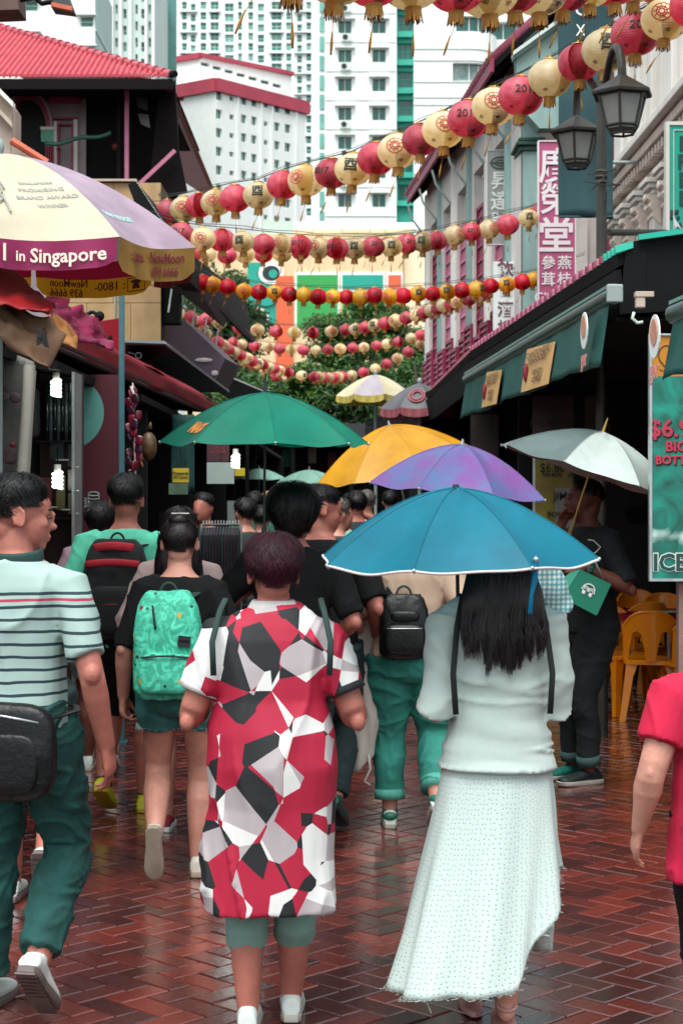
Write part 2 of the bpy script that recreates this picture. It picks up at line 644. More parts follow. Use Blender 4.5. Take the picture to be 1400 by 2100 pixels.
# --- slender tower with a grid of teal windows
Y = 320
t = thing('apartment_tower', 'tall white apartment tower with a dense grid of teal windows', 'building', (PX(510, Y), Y, 0))
f = Face((PX(358, Y), Y), (PX(652, Y), Y), 0, PZ(-70, Y))
cols = [(378, 10), (396, 10), (417, 12), (440, 17), (470, 18), (492, 8), (514, 10), (535, 13), (567, 21), (592, 11), (614, 10), (633, 10)]
wins = []
for ci, (cx, cw) in enumerate(cols):
 y = 10 + (4 if ci % 3 == 1 else 0)
 while y < 455:
  vis = (y < 165) if cx < 600 else (y < 205 or cx > 600)
  if cx >= 600 and y > 195 and cx < 605: vis = False
  if vis:
   wins.append((f.rect(cx, y, cw, 15 if cw < 16 else 16), ci))
  y += 21.2
f.op = [w[0] for w in wins]
f.wall('wall', m_white, t, .5)
for w, ci in wins:
 f.window(w, m_frame_w, rnd.choice([m_g1, m_g1, m_g1, m_g2]), t, .5, (2 if ci in (3, 4, 8) else 1, 2), .07)
mb = MB(); back_box(mb, f, 25); mb.build('side_wall', m_white, t)
for cx, cw in ((567, 30), (387, 36), (440, 24), (620, 34)):
 y = 23
 while y < 300:
  if cx > 600 or y < 150:
   u, z = f.uz(cx, y); hw = cw / 2 * Y / F
   mb = MB(); mb.bb(f.pt(u, z).x - hw, f.pt(u, z).x + hw, Y - .5, Y, z - .15, z + .15); mb.build('ledge', m_frame_w, t)
  y += 42.4
mb = MB()
for px in (655, 664):
 mb.bb(PX(px, Y) - .3, PX(px, Y) + .3, Y + .5, Y + 3, 0, PZ(-70, Y))
mb.build('corner_fin', m_white, t)
mb = MB(); mb.bb(PX(652, Y), PX(668, Y), Y + 3, Y + 3.4, 0, PZ(-70, Y)); mb.build('corner_glazing', m_g2, t)
# --- block with red parapet bands
t = thing('red_banded_block', 'white block with two pinkish red parapet bands and rows of small windows', 'building', (PX(480, 225), 225, 0))
Yc, Yl, Yr = 220., 226., 233.
zt = PZ(160, Yc)
bandh = 27 * Yc / F
cA, cB, cC = (PX(318, Yl), Yl), (PX(443, Yc), Yc), (PX(626, Yr), Yr)
fl = Face(cA, cB, 0, zt - bandh)
wl_ = [fl.rect(371, y, 12, 15) for y in (200, 237, 275, 313, 351)]
fl.op = wl_
fl.wall('wall', m_white2, t, .4)
m_pinkframe = mat('pink_window_frame', '#b9536a', rough=.6, var=.1)
for w in wl_:
 fl.window(w, m_pinkframe, m_g3, t, .3, (1, 1), .14)
fr_ = Face(cB, cC, 0, zt - bandh)
ws = []
for px, w, h, dy in ((449, 12, 16, 0), (475, 9, 8, 6), (500, 11, 15, 10), (521, 11, 15, 14), (545, 8, 8, 20), (568, 11, 15, 26), (590, 12, 15, 30)):
 for k in range(7):
  y = 195 + dy + 38.3 * k
  if px > 540 or y < 430:
   ws.append(fr_.rect(px, y, w, h))
fr_.op = ws
fr_.wall('wall', m_white2, t, .4)
for w in ws:
 fr_.window(w, m_frame_w, m_g3, t, .4, (2, 1), .06)
mb = MB()
for px in (486, 534, 556, 606):
 u, _ = fr_.uz(px, 300)
 a = fr_.pt(u - .15, 0, .0); b_ = fr_.pt(u + .15, 0, .0)
 mb.prism([fr_.pt(u - .15, 0, 0), fr_.pt(u + .15, 0, 0), fr_.pt(u + .15, 0, .25), fr_.pt(u - .15, 0, .25)], (0, 0, zt - bandh - .05))
mb.build('pilaster', m_white2, t)
def band(fA, z0, z1, out, name, m, x0=-.4, x1=.4):
 mb = MB()
 mb.prism([fA.pt(x0, z0, out), fA.pt(fA.L + x1, z0, out), fA.pt(fA.L + x1, z0, -.6), fA.pt(x0, z0, -.6)], (0, 0, z1 - z0))
 return mb.build(name, m, t)
band(fl, zt - bandh, zt, .5, 'parapet_band', m_redband, 0, .1)
band(fr_, zt - bandh, zt, .5, 'parapet_band', m_redband, -.12, .4)
Yb = 228.
uA, uB, uC = (PX(320, Yb + 4), Yb + 4), (PX(410, Yb), Yb), (PX(596, Yb + 10), Yb + 10)
f2 = Face(uA, uB, zt - 3, PZ(112, Yb)); f2.wall('roof_block_wall', m_white2, t)
f3 = Face(uB, uC, zt - 3, PZ(112, Yb))
ops = [f3.rect(420 + 24.6 * k, 131 + 7.3 * k, 17, 4) for k in range(7)]
f3.op = ops
f3.wall('roof_block_wall', m_white2, t, .5)
for o_ in ops:
 f3.window(o_, m_frame_w, m_g3, t, .5, (1, 1), .03, 'vent_slot')
band(f2, PZ(119, Yb), PZ(108, Yb), .4, 'roof_edge', m_redband, 0, .1)
band(f3, PZ(116, Yb), PZ(108, Yb), .4, 'roof_edge', m_redband, -.12, .3)
mb = MB(); back_box(mb, fr_, 20); back_box(mb, f3, 10); mb.build('side_wall', m_white2, t)
# --- slab block with air-conditioners and teal stair bay
Y = 140
t = thing('slab_block', 'white slab block with a teal stair bay and air conditioners under windows', 'building', (PX(750, Y), Y, 0))
f = Face((PX(667, Y), Y), (PX(813, Y), Y), 0, PZ(-60, Y))
wl2 = []
for k in range(9):
 y = -6 + 59.5 * k
 if y < 440:
  wl2 += [(f.rect(707, y, 28, 27), 0), (f.rect(777, y, 28, 27), 1)]
f.op = [w[0] for w in wl2]
f.wall('wall', m_white2, t, .35)
m_ac = mat('ac_white', '#c9d0cd', rough=.5, var=.05)
m_dark = mat('near_black', '#14181a', rough=.6, var=.2)
for w, c in wl2:
 f.window(w, m_frame_w, m_g3, t, .35, (2, 1), .05, sill=.28)
for k in range(9):
 y = 16 + 59.5 * k
 if k % 4 != 3 and y < 440:
  c = P(709 + rnd.uniform(-2, 2), y + 3, Y)
  mb = MB(); mb.box(c + V(0, -.3, 0), (.82, .5, .62))
  mb.lathe([(.22, 0), (.22, .02), (.18, .025), (.05, .01)], 14, c + V(-.12, -.56, 0), Matrix.Rotation(math.pi / 2, 4, 'X').to_3x3(), 1)
  mb.build('air_conditioner', [m_ac, m_dark], t)
for k in range(9):
 z = PZ(27 + 59.5 * k, Y)
 mb = MB(); mb.bb(PX(668, Y), PX(811, Y), Y - .06, Y, z, z + .07); mb.build('floor_line', m_pale, t)
fb = Face((PX(813, Y + 1), Y + 1), (PX(849, Y + 1), Y + 1), 0, PZ(-60, Y))
ws = [fb.rect(831, -12 + 58 * k, 31, 33) for k in range(9) if -12 + 58 * k < 440]
fb.op = ws
fb.wall('stair_bay_wall', m_teal_paint, t, .4)
for w in ws:
 fb.window(w, m_teal_paint, m_g3, t, .4, (rnd.choice([1, 2, 3]), rnd.choice([1, 2])), .06)
for k in range(9):
 z = PZ(12 + 58 * k, Y)
 mb = MB(); mb.bb(PX(812, Y), PX(849, Y), Y + .5, Y + 1, z - .05, z + .28); mb.build('bay_sill', m_teal_paint, t)
mb = MB(); mb.bb(PX(649, Y), PX(667, Y), Y + .6, Y + 6, 0, PZ(-60, Y)); mb.build('recessed_strip', m_white2, t)
mb = MB()
for k in range(12):
 y = 5 + 40 * k
 mb.bb(PX(655, Y), PX(664, Y), Y + .5, Y + .58, PZ(y + 15, Y), PZ(y - 15, Y))
mb.build('strip_glazing', m_g2, t)
mb = MB(); back_box(mb, f, 14); mb.build('side_wall', m_white2, t)
# --- rounded white building
Y = 112
t = thing('rounded_building', 'white building with a rounded corner and curved ribbon windows', 'building', (PX(930, Y), Y, 0))
def plan(inset):
 pts = [Vector((PX(848, Y) + inset * .0, Y + inset, 0))]
 cxr, r = PX(962, Y), 1.95 - inset
 for k in range(13):
  a = -math.pi / 2 + math.pi / 2 * k / 12
  pts.append(Vector((cxr + r * math.cos(a), Y + 1.95 + r * math.sin(a), 0)))
 pts.append(Vector((cxr + r, Y + 12, 0)))
 return pts
def ribbon(mb, pts, z0, z1, mi=0):
 for a, b in zip(pts[:-1], pts[1:]):
  mb.quad((a.x, a.y, z0), (b.x, b.y, z0), (b.x, b.y, z1), (a.x, a.y, z1), mi)
def sub(pts, x0):
 """polyline from x0 rightwards"""
 p0 = pts[0]; out = [Vector((x0, p0.y, 0))]
 return out + [p for p in pts[1:] if p.x > x0 + .02]
lv = [(-70, 32), (63, 128), (165, 322), (352, 1025)]
mb = MB()
po, pi_ = plan(0), plan(.35)
for a, b in lv:
 ribbon(mb, po, PZ(b, Y), PZ(a, Y))
wb = [(32, 63, 935), (128, 165, 928), (322, 352, 933)]
for a, b, px in wb:
 x0 = PX(px, Y)
 left = [po[0], Vector((x0, po[0].y, 0))]
 ribbon(mb, left, PZ(b, Y), PZ(a, Y))
 mb.quad((x0, Y, PZ(b, Y)), (x0, Y + .35, PZ(b, Y)), (x0, Y + .35, PZ(a, Y)), (x0, Y, PZ(a, Y)))
 for z in (PZ(b, Y), PZ(a, Y)):
  so, si = sub(po, x0), sub(pi_, x0)
  n = min(len(so), len(si))
  for k in range(n - 1):
   mb.quad(so[k], so[k + 1], si[k + 1], si[k]) if False else mb.add([(so[k].x, so[k].y, z), (so[k + 1].x, so[k + 1].y, z), (si[k + 1].x, si[k + 1].y, z), (si[k].x, si[k].y, z)], [(0, 1, 2, 3)])
mb.build('wall', m_white2, t)
for a, b, px in wb:
 mg = MB(); ribbon(mg, sub(pi_, PX(px, Y)), PZ(b, Y), PZ(a, Y))
 mg.build('ribbon_window', mat('ribbon_glass', '#1d4a48', rough=.08, var=.5, vs=.9, alt='#93a7a4') if px == 928 else m_g3, t, smooth=40)
 for k in range(4):
  q = sub(pi_, PX(px, Y))[min(k * 3 + 1, 9)]
  mm = MB(); mm.bb(q.x - .03, q.x + .03, q.y - .08, q.y - .01, PZ(b, Y), PZ(a, Y)); mm.build('mullion', m_frame_w, t)
for py in (100, 124, 168, 200, 215, 310, 262, 356):
 mb = MB(); pp = plan(-.05); ribbon(mb, pp, PZ(py, Y), PZ(py, Y) + .06)
 q = [(p.x, p.y, PZ(py, Y) + .06) for p in pp]; r_ = [(p.x, p.y, PZ(py, Y) + .06) for p in po]
 for k in range(len(q) - 1): mb.add([q[k], q[k + 1], r_[k + 1], r_[k]], [(0, 1, 2, 3)])
 mb.build('floor_groove', m_pale, t)
fw_ = Face((PX(1000, Y + 8), Y + 8), (PX(1200, Y + 8), Y + 8), 0, PZ(-70, Y + 8))
o_ = fw_.rect(1060, 62, 110, 36)
fw_.op = [o_]
fw_.wall('rear_wall', m_white2, t, .6)
fw_.window(o_, m_frame_w, m_g3, t, .6, (4, 1), .06)
# --- blocks at the far left
Y = 165
t = thing('corner_block', 'white block at the top left with hooded teal windows', 'building', (PX(80, Y), Y, 0))
f = Face((PX(-40, Y), Y), (PX(195, Y), Y), 0, PZ(-60, Y))
ws = [f.rect(64, 10, 26, 21), f.rect(178, 43, 26, 21), f.rect(62, 78, 30, 22), f.rect(178, 104, 30, 16), f.rect(64, -45, 26, 21), f.rect(178, -20, 26, 21)]
f.op = ws
f.wall('wall', m_white2, t, .4)
for w in ws:
 f.window(w, m_frame_w, m_g1, t, .4, (1, 2), .06, sill=.35)
fs_ = Face((PX(195, Y), Y), (PX(230, Y + 12), Y + 12), 0, PZ(-60, Y)); fs_.wall('side_wall', m_grey_t, t)  # shading of this side is put into the wall colour as grey
for py in (62, 64 + 62):
 mb = MB(); mb.prism([fs_.pt(0, PZ(py, Y), .1), fs_.pt(fs_.L, PZ(py, Y), .1), fs_.pt(fs_.L, PZ(py, Y), 0), fs_.pt(0, PZ(py, Y), 0)], (0, 0, .15)); mb.build('floor_line', m_pale, t)
Y = 200
t = thing('bay_tower', 'pale green tower with narrow vertical bays of dark windows', 'building', (PX(275, Y), Y, 0))
f = Face((PX(222, Y), Y), (PX(318, Y), Y), 0, PZ(-70, Y))
ws = []
for i, px in enumerate((239, 256, 280, 293, 307)):
 for k in range(8):
  y = -16 + (9 if i % 2 else 0) + 34 * k
  if y < 175: ws.append(f.rect(px, y, 7 if i % 2 else 5, 19))
f.op = ws
f.wall('wall', m_pale, t, .5)
for w in ws:
 f.window(w, m_frame_w, m_g3 if rnd.random() < .7 else m_g2, t, .5, (1, 2), .05)
for px in (231, 248, 268, 300, 315):
 mb = MB(); mb.bb(PX(px - 2.5, Y), PX(px + 2.5, Y), Y - .6, Y, 0, PZ(-70, Y)); mb.build('vertical_fin', m_white, t)
mb = MB(); back_box(mb, f, 15); mb.build('side_wall', m_pale, t)
Y = 215
t = thing('teal_slab', 'dark teal slab tower between the pale towers at the top left', 'building', (PX(338, Y), Y, 0))
f = Face((PX(314, Y), Y), (PX(362, Y), Y), 0, PZ(-70, Y)); f.wall('wall', m_dteal, t)
for k in range(9):
 z = PZ(-5 + 13 * k, Y)
 mb = MB(); mb.bb(PX(316, Y), PX(335 + (k % 3) * 4, Y), Y - .5, Y, z, z + .25); mb.build('balcony_ledge', m_g3 if k % 2 else m_grey_t, t)
# --- mural building with pipes on its roof
Y = 78
m_cream = mat('cream_wall', '#e2c59c', rough=.8, var=.08, vs=.8, dirt=.12)
m_cream2 = mat('cream_wall_pale', '#ead9b8', rough=.8, var=.08, vs=.8)
t = thing('mural_building', 'low cream building painted with green and teal squares behind the trees', 'building', (PX(650, Y), Y, 0))
mb = MB(); mb.bb(PX(380, Y), PX(826, Y), Y, Y + 12, 0, PZ(480, Y)); mb.build('wall', m_cream, t)
mb = MB(); mb.bb(PX(828, Y), PX(905, Y), Y + .4, Y + 12, 0, PZ(492, Y)); mb.build('annex_wall', m_cream2, t)
mb = MB(); mb.bb(PX(590, Y), PX(860, Y), Y + 2, Y + 6, PZ(482, Y), PZ(468, Y)); mb.build('roof_plinth', m_grey_t, t)
def panel(x0, x1, y0, y1, m, d=.12):
 mb = MB(); mb.bb(PX(x0, Y), PX(x1, Y), Y - d, Y - .003, PZ(y1, Y), PZ(y0, Y)); return mb.build('mural_panel', m, t)
m_mg = mat('mural_green', '#2f9a4a', rough=.6, var=.06); m_mt = mat('mural_teal', '#159a86', rough=.6, var=.06)
m_mo = mat('mural_orange', '#d8603a', rough=.6, var=.08); m_mw = mat('mural_white', '#e8ebe6', rough=.6, var=.04); m_mk = mat('mural_black', '#1c2728', rough=.6, var=.1)
panel(604, 696, 558, 670, m_mw, .06); panel(609, 692, 564, 670, m_mg)
panel(698, 790, 558, 600, m_mw, .06); panel(702, 785, 564, 592, m_mt)
panel(792, 826, 558, 600, m_mw, .06); panel(796, 822, 564, 592, m_mo)
panel(566, 601, 566, 770, m_mo); panel(702, 785, 598, 640, m_mg, .1); panel(796, 822, 600, 650, m_mo, .1)
def blob(c, rx, ry, m, d, a0=0, a1=2 * math.pi, n=22):
 pts = [P(c[0] + rx * math.cos(a0 + (a1 - a0) * k / n), c[1] + ry * math.sin(a0 + (a1 - a0) * k / n), Y) for k in range(n)]
 mb = MB(); mb.prism([Vector((p.x, Y - d, p.z)) for p in pts], (0, d - .003, 0)); mb.build('mural_shape', m, t)
panel(508, 566, 538, 662, m_mt, .05)
blob((556, 560), 26, 24, m_mw, .09); blob((556, 560), 18, 15, m_mk, .12); blob((560, 562), 9, 9, m_mt, .15)
blob((530, 655), 22, 26, m_mw, .09); blob((532, 655), 15, 19, m_mk, .12)
blob((545, 610), 24, 18, m_mt, .15)
mb = MB(); mb.bb(PX(636, Y), PX(849, Y), Y + 3.0, Y + 3.1, PZ(459, Y), PZ(442, Y)); mb.build('roof_fence', m_teal_dark, t)
for px in range(640, 850, 42):
 mb = MB(); mb.bb(PX(px, Y) - .03, PX(px, Y) + .03, Y + 2.9, Y + 2.99, PZ(476, Y), PZ(440, Y)); mb.build('fence_post', m_teal_paint, t)
mb = MB(); mb.tube([P(602, 467, Y + 1), P(702, 467, Y + 1)], .30, 18); mb.tube([P(702, 467, Y + 1), P(852, 467, Y + 1)], .245, 18); mb.build('roof_duct', m_white2, t, smooth=40)
for px in (607, 640, 700, 758, 790):
 c = P(px, 467, Y + 1)
 mb = MB(); mb.tube([c - V(.035, 0, 0), c + V(.035, 0, 0)], .315 if px < 705 else .262, 18); mb.build('duct_ring', m_pale, t, smooth=40)
mb = MB(); mb.bb(PX(536, Y), PX(600, Y), Y + 2, Y + 5, PZ(482, Y), PZ(438, Y)); mb.build('roof_hut', m_grey_t, t)
# == trees
def leaf_mat(name, a, b, c):
 m, nt, N, L, bs = newmat(name)
 ge = N.new('ShaderNodeNewGeometry')
 rp = N.new('ShaderNodeValToRGB')
 e = rp.color_ramp.elements
 e[0].color = (*hexc(a), 1); e[1].color = (*hexc(c), 1)
 k = e.new(.5); k.color = (*hexc(b), 1)
 L.new(ge.outputs['Random Per Island'], rp.inputs[0])
 L.new(rp.outputs[0], bs.inputs['Base Color'])
 bs.inputs['Roughness'].default_value = .45
 tr = N.new('ShaderNodeBsdfTranslucent'); L.new(rp.outputs[0], tr.inputs[0])
 ms = N.new('ShaderNodeMixShader'); ms.inputs[0].default_value = .3
 L.new(bs.outputs[0], ms.inputs[1]); L.new(tr.outputs[0], ms.inputs[2]); L.new(ms.outputs[0], N['Material Output'].inputs[0])
 return m
m_leaf = leaf_mat('leaves', '#1e4420', '#356229', '#668438')
m_leaf2 = leaf_mat('leaves_dark', '#18391d', '#2a5225', '#4a6e30')
m_bark = mat('bark', '#3b3029', rough=.9, var=.3, bump=.6, bs=12)
def tree(label, px, Y, top_py, base_z, crown, nleaf, m, seed, size=.16):
 r = random.Random(seed)
 X = PX(px, Y)
 t = thing('tree', label, 'tree', (X, Y, base_z), 'trees in front of the mural building')
 mb = MB()
 zt = PZ(top_py, Y)
 th = (zt - base_z) * .55
 mb.tube([(X, Y, base_z - .1), (X + .1, Y, base_z + th * .5), (X - .05, Y, base_z + th)], [.28, .2, .14], 10)
 for k in range(7):
  a = k * 2.4; c = crown[k % len(crown)]
  p0 = Vector((X, Y, base_z + th * (.45 + .07 * k)))
  p2 = P(c[0], c[1], Y + r.uniform(-1, 1))
  p1 = (p0 + p2) / 2 + Vector((0, 0, .2))
  mb.tube([p0, p1, p2], [.1, .07, .03], 7)
 mb.build('trunk', m_bark, t, smooth=True)
 mb = MB()
 tot = sum(c[2] * c[3] for c in crown)
 for c in crown:
  cc = P(c[0], c[1], Y)
  rx, rz = c[2] * Y / F, c[3] * Y / F
  clumps = []
  for q in range(max(6, int(26 * c[2] * c[3] / tot * len(crown) / 1.5))):
   d = Vector((r.gauss(0, 1), r.gauss(0, 1), r.gauss(0, 1))).normalized() * (r.random() ** .45)
   clumps.append((cc + Vector((d.x * rx, d.y * rx * .9, d.z * rz)), r.uniform(.32, .6) * min(rx, 2.2)))
  for q in range(int(nleaf * c[2] * c[3] / tot)):
   cl, cr = r.choice(clumps)
   d = Vector((r.gauss(0, 1), r.gauss(0, 1), r.gauss(0, 1))).normalized() * cr * (r.random() ** .4)
   p = cl + Vector((d.x, d.y, d.z * .75))
   n = (d.normalized() + Vector((r.gauss(0, .5), r.gauss(0, .5), r.gauss(0, .5) + .5))).normalized()
   u, w = perp(n)
   a = r.uniform(0, 6.28)
   u, w = u * math.cos(a) + w * math.sin(a), w * math.cos(a) - u * math.sin(a)
   s_ = size * r.uniform(.6, 1.25)
   mb.add([p - u * s_, p - w * s_ * .38 + n * .03, p + u * s_, p + w * s_ * .38 + n * .03], [(0, 1, 2, 3)])
 mb.build('crown', m, t)
tree('tall green tree at the left beside the mural', 455, 66, 530, 0, [(455, 600, 60, 62), (430, 650, 70, 60), (500, 690, 60, 60), (440, 720, 70, 60), (480, 780, 70, 50)], 15000, m_leaf2, 3, .12)
tree('broad green tree in front of the mural squares', 745, 62, 610, 0, [(700, 680, 70, 48), (770, 655, 75, 48), (820, 690, 60, 50), (735, 720, 85, 50), (850, 745, 60, 50)], 16000, m_leaf, 4, .12)
tree('low leafy tree below the lantern strings, left of centre', 590, 56, 755, 0, [(560, 800, 70, 45), (630, 795, 70, 42), (600, 840, 90, 42), (500, 820, 60, 45)], 13000, m_leaf, 5, .11)
tree('low leafy tree behind the far parasols', 770, 57, 760, 0, [(700, 800, 65, 45), (770, 785, 70, 45), (840, 790, 60, 50), (760, 845, 95, 40)], 13000, m_leaf2, 6, .11)
tree('bushy tree beside the far shuttered shophouse', 865, 52, 690, 0, [(850, 745, 42, 45), (855, 810, 50, 45), (835, 850, 45, 35)], 8000, m_leaf, 7, .1)
# == right-hand shophouses
m_plaster = mat('warm_plaster', '#d2cbc6', rough=.85, var=.08, vs=2, dirt=.15)
m_lilac = mat('lilac_panel', '#b9adaf', rough=.85, var=.08, vs=2, dirt=.1)
m_trim = mat('white_trim', '#dedad3', rough=.75, var=.06, vs=3, dirt=.1)
m_stucco = mat('carved_stucco', '#cdbfb2', rough=.85, var=.18, vs=9, bump=.3, bs=25)
m_maroon = mat('maroon_paint', '#8a2346', rough=.55, var=.15, vs=3)
m_pink = mat('pink_paint', '#b56a85', rough=.6, var=.15, vs=3)
m_greyteal = mat('grey_teal_plaster', '#8aa7a3', rough=.85, var=.12, vs=1.5, dirt=.25)
m_darkgreen = mat('dark_green_moulding', '#23493f', rough=.7, var=.2)
m_pipe = mat('grey_pipe', '#8d9998', rough=.5, var=.1)
m_shadewood = mat('shaded_timber', '#0f0a0b', spec=.15, rough=.85, var=.3, vs=4)  # near-black timber; the shade under the eaves is put into its colour
m_black = mat('black_canvas', '#06080a', rough=.75, spec=.2, var=.3, vs=5, bump=.15, bs=15)
m_iron = mat('lamp_iron', '#3a3833', rough=.5, metal=.3, var=.25, vs=12, bump=.15, bs=60)
# --- ornate near facade, plane X = 3.2
XF = 3.2
t = thing('ornate_shophouse', 'ornate cream shophouse with carved capitals and lilac panels at the right edge', 'building', (XF, 17, 0))
mb = MB(); mb.bb(XF + .12, XF + 3, 12.5, 20.2, 0, 9.2); mb.build('wall', m_plaster, t)
def ys(px): return XF * F / (px - CX)
for p0, p1 in ((1262, 1276), (1284, 1290), (1302, 1310), (1329, 1338), (1357, 1380)):
 y1, y0 = ys(p0), ys(p1)
 mb = MB(); mb.bb(XF - .02, XF + .15, y0, y1, 5.3, 9.2); mb.build('pilaster', m_trim, t, bevel=.01)
for p0, p1 in ((1276, 1284), (1290, 1302), (1310, 1329), (1338, 1357), (1380, 1420)):
 y1, y0 = ys(p0), ys(p1)
 mb = MB(); mb.bb(XF + .07, XF + .14, y0, y1, 5.3, 9.2); mb.build('recessed_panel', m_lilac, t)
 ym, hw = (y0 + y1) / 2, (y1 - y0) * .36
 mb = MB()
 for za, zb in ((5.42, 7.3), (7.5, 9.1)):
  mb = MB()
  mb.bb(XF + .03, XF + .069, ym - hw, ym + hw, zb - .05, zb); mb.bb(XF + .03, XF + .069, ym - hw, ym + hw, za, za + .06)
  mb.bb(XF + .03, XF + .069, ym - hw, ym - hw + .05, za + .06, zb - .05); mb.bb(XF + .03, XF + .069, ym + hw - .05, ym + hw, za + .06, zb - .05)
  mb.build('panel_moulding', m_trim, t)
for z, h, o in ((5.24, .09, .26), (5.13, .10, .18), (5.03, .09, .10), (4.93, .09, .05)):
 mb = MB(); mb.bb(XF - o, XF + .13, 12.5, 20.1, z - h / 2, z + h / 2 - .003); mb.build('cornice', m_stucco if o < .2 else m_trim, t, bevel=.012)
for yy in np.arange(12.7, 20.0, .17):
 mb = MB(); mb.bb(XF - .15, XF + .1, yy - .045, yy + .045, 4.98, 5.07); mb.build('dentil', m_stucco, t)
mb = MB(); mb.bb(XF + .04, XF + .14, 12.5, 20.1, 0, 4.88); mb.build('lower_wall', m_lilac, t)
for k, yc in enumerate((14.1, 14.85, 15.6, 16.35, 17.1, 17.85, 18.6, 19.35)):
 c = V(XF - .02, yc, 4.62)
 mb = MB()
 mb.box(c + V(0, 0, .16), (.34, .42, .05)); mb.box(c + V(0, 0, .11), (.28, .36, .05)); mb.box(c + V(.02, 0, .06), (.22, .30, .05))
 mb.build('capital', m_trim, t, bevel=.008)
 for sy in (-.11, 0, .11):
  pr = [(-.02, .04), (-.15, .03), (-.165, -.01), (-.13, -.05), (-.15, -.09), (-.11, -.15), (-.12, -.19), (-.05, -.26), (-.02, -.28)]
  mb = MB(); mb.prism([c + V(x + .02, sy - .03, z) for x, z in pr], (0, .06, 0)); mb.build('scroll_bracket', m_stucco, t, bevel=.008)
 mb = MB(); mb.ell(c + V(-.14, 0, .0), (.025, .045, .045), 10, 6); mb.build('rosette', m_stucco, t, smooth=True)
 mb = MB(); mb.bb(XF - .1, XF + .05, yc - .13, yc + .13, 0, 4.42); mb.build('column', m_plaster, t, bevel=.01)
 mb = MB(); mb.prism([(XF - .08, yc + .22, 4.60), (XF - .08, yc + .37, 4.88), (XF - .08, yc + .52, 4.60)], (.12, 0, 0)); mb.build('arch_spandrel', m_trim, t)
mb = MB(); mb.tube([(XF + .05, 20.35, 0), (XF + .05, 20.35, 9)], .09, 12); mb.build('downpipe', m_maroon, t, smooth=40)
mb = MB(); mb.bb(XF - .05, XF + .05, 20.25, 20.5, 5.3, 5.5); mb.build('pipe_collar', m_maroon, t)
mb = MB(); mb.bb(XF + .1, XF + 2, 20.2, 20.6, 0, 9); mb.build('party_wall', m_pink, t)
# --- grey-green party wall with pediment
t = thing('pedimented_shophouse', 'grey green shophouse pier with a pediment and dark green capital', 'building', (2.3, 21, 0))
Y = 20.8
mb = MB(); mb.bb(PX(1072, Y), PX(1106, Y), Y, Y + 1.2, 0, PZ(60, Y)); mb.build('pier', m_greyteal, t)
for k, (py, e) in enumerate(((282, .06), (291, .09), (301, .05))):
 mb = MB(); mb.bb(PX(1072, Y) - e, PX(1106, Y) + e, Y - e, Y + .6, PZ(py + 8, Y), PZ(py, Y) - .003); mb.build('capital', m_darkgreen, t, bevel=.012)
Y2 = 20.5
mb = MB(); mb.prism([P(1058, 100, Y2), P(1140, 42, Y2), P(1160, 30, Y2), P(1160, 262, Y2), P(1106, 262, Y2), P(1060, 210, Y2)], (0, .28, 0)); mb.build('pediment', m_greyteal, t)
for dy, e in ((0, .12), (9, .06)):
 mb = MB(); mb.prism([P(1052, 104 + dy, Y2 - e), P(1165, 22 + dy, Y2 - e), P(1165, 30 + dy, Y2 - e), P(1052, 112 + dy, Y2 - e)], (0, e + .1, 0)); mb.build('pediment_moulding', m_greyteal if dy else m_pale, t)
mb = MB(); mb.bb(PX(1106, 21.4), PX(1250, 21.4), 21.4, 21.9, 0, PZ(85, 21.4)); mb.build('end_wall', m_trim, t)
mb = MB(); mb.bb(PX(1180, 21.3), PX(1203, 21.3), 21.25, 21.39, 0, PZ(440, 21.3)); mb.build('white_strip', m_trim, t)
# --- far shuttered shophouse with overhanging eaves
A, B = (1.50, 30.0), (2.2, 20.9)
t = thing('shuttered_shophouse', 'long shophouse with pink louvred shutters under deep dark eaves', 'building', (2.2, 28, 0))
f = Face(A, B, 0, 7.3)
ops, kinds = [], []
for k in range(9):
 u0 = .5 + k * 1.62
 if u0 + 1.2 > f.L: break
 ops.append((u0, u0 + 1.3, 3.6, 6.3)); kinds.append(k)
f.op = ops
f.wall('wall', m_plaster, t, .2)
def louvre(f, a, b, c, d, out, m, parent, n=12, name='shutter'):
 mb = MB(); fw = .05
 def st(u0, u1, z0, z1, o0, o1):
  mb.prism([f.pt(u0, z0, o0), f.pt(u1, z0, o0), f.pt(u1, z0, o1), f.pt(u0, z0, o1)], (0, 0, z1 - z0))
 st(a, a + fw, c, d, out - .035, out); st(b - fw, b, c, d, out - .035, out)
 for zz in (c, (c + d) / 2 - fw / 2, d - fw): st(a + fw, b - fw, zz, zz + fw, out - .035, out - .002)
 mb.prism([f.pt(a + fw, c, out - .035), f.pt(b - fw, c, out - .035), f.pt(b - fw, c, out - .03), f.pt(a + fw, c, out - .03)], (0, 0, d - c))
 o = mb.build(name, m, parent)
 for k in range(n):
  z = c + fw + (d - c - 2 * fw) * (k + .5) / n
  ml = MB()
  ml.quad(f.pt(a + fw, z - .03, out - .003), f.pt(b - fw, z - .03, out - .003), f.pt(b - fw, z + .03, out - .028), f.pt(a + fw, z + .03, out - .028))
  ml.build('louvre', m, o)
 return o
for (a, b, c, d), k in zip(ops, kinds):
 m_ = m_maroon if k % 3 == 0 else m_pink
 louvre(f, a + .02, (a + b) / 2 - .01, c + .02, d - .5, -.03, m_, t, 10)
 louvre(f, (a + b) / 2 + .01, b - .02, c + .02, d - .5, -.03, m_, t, 10)
 f.window((a + .02, b - .02, d - .46, d - .02), m_trim, m_g3, t, .2, (4, 1), .05, 'transom_window')
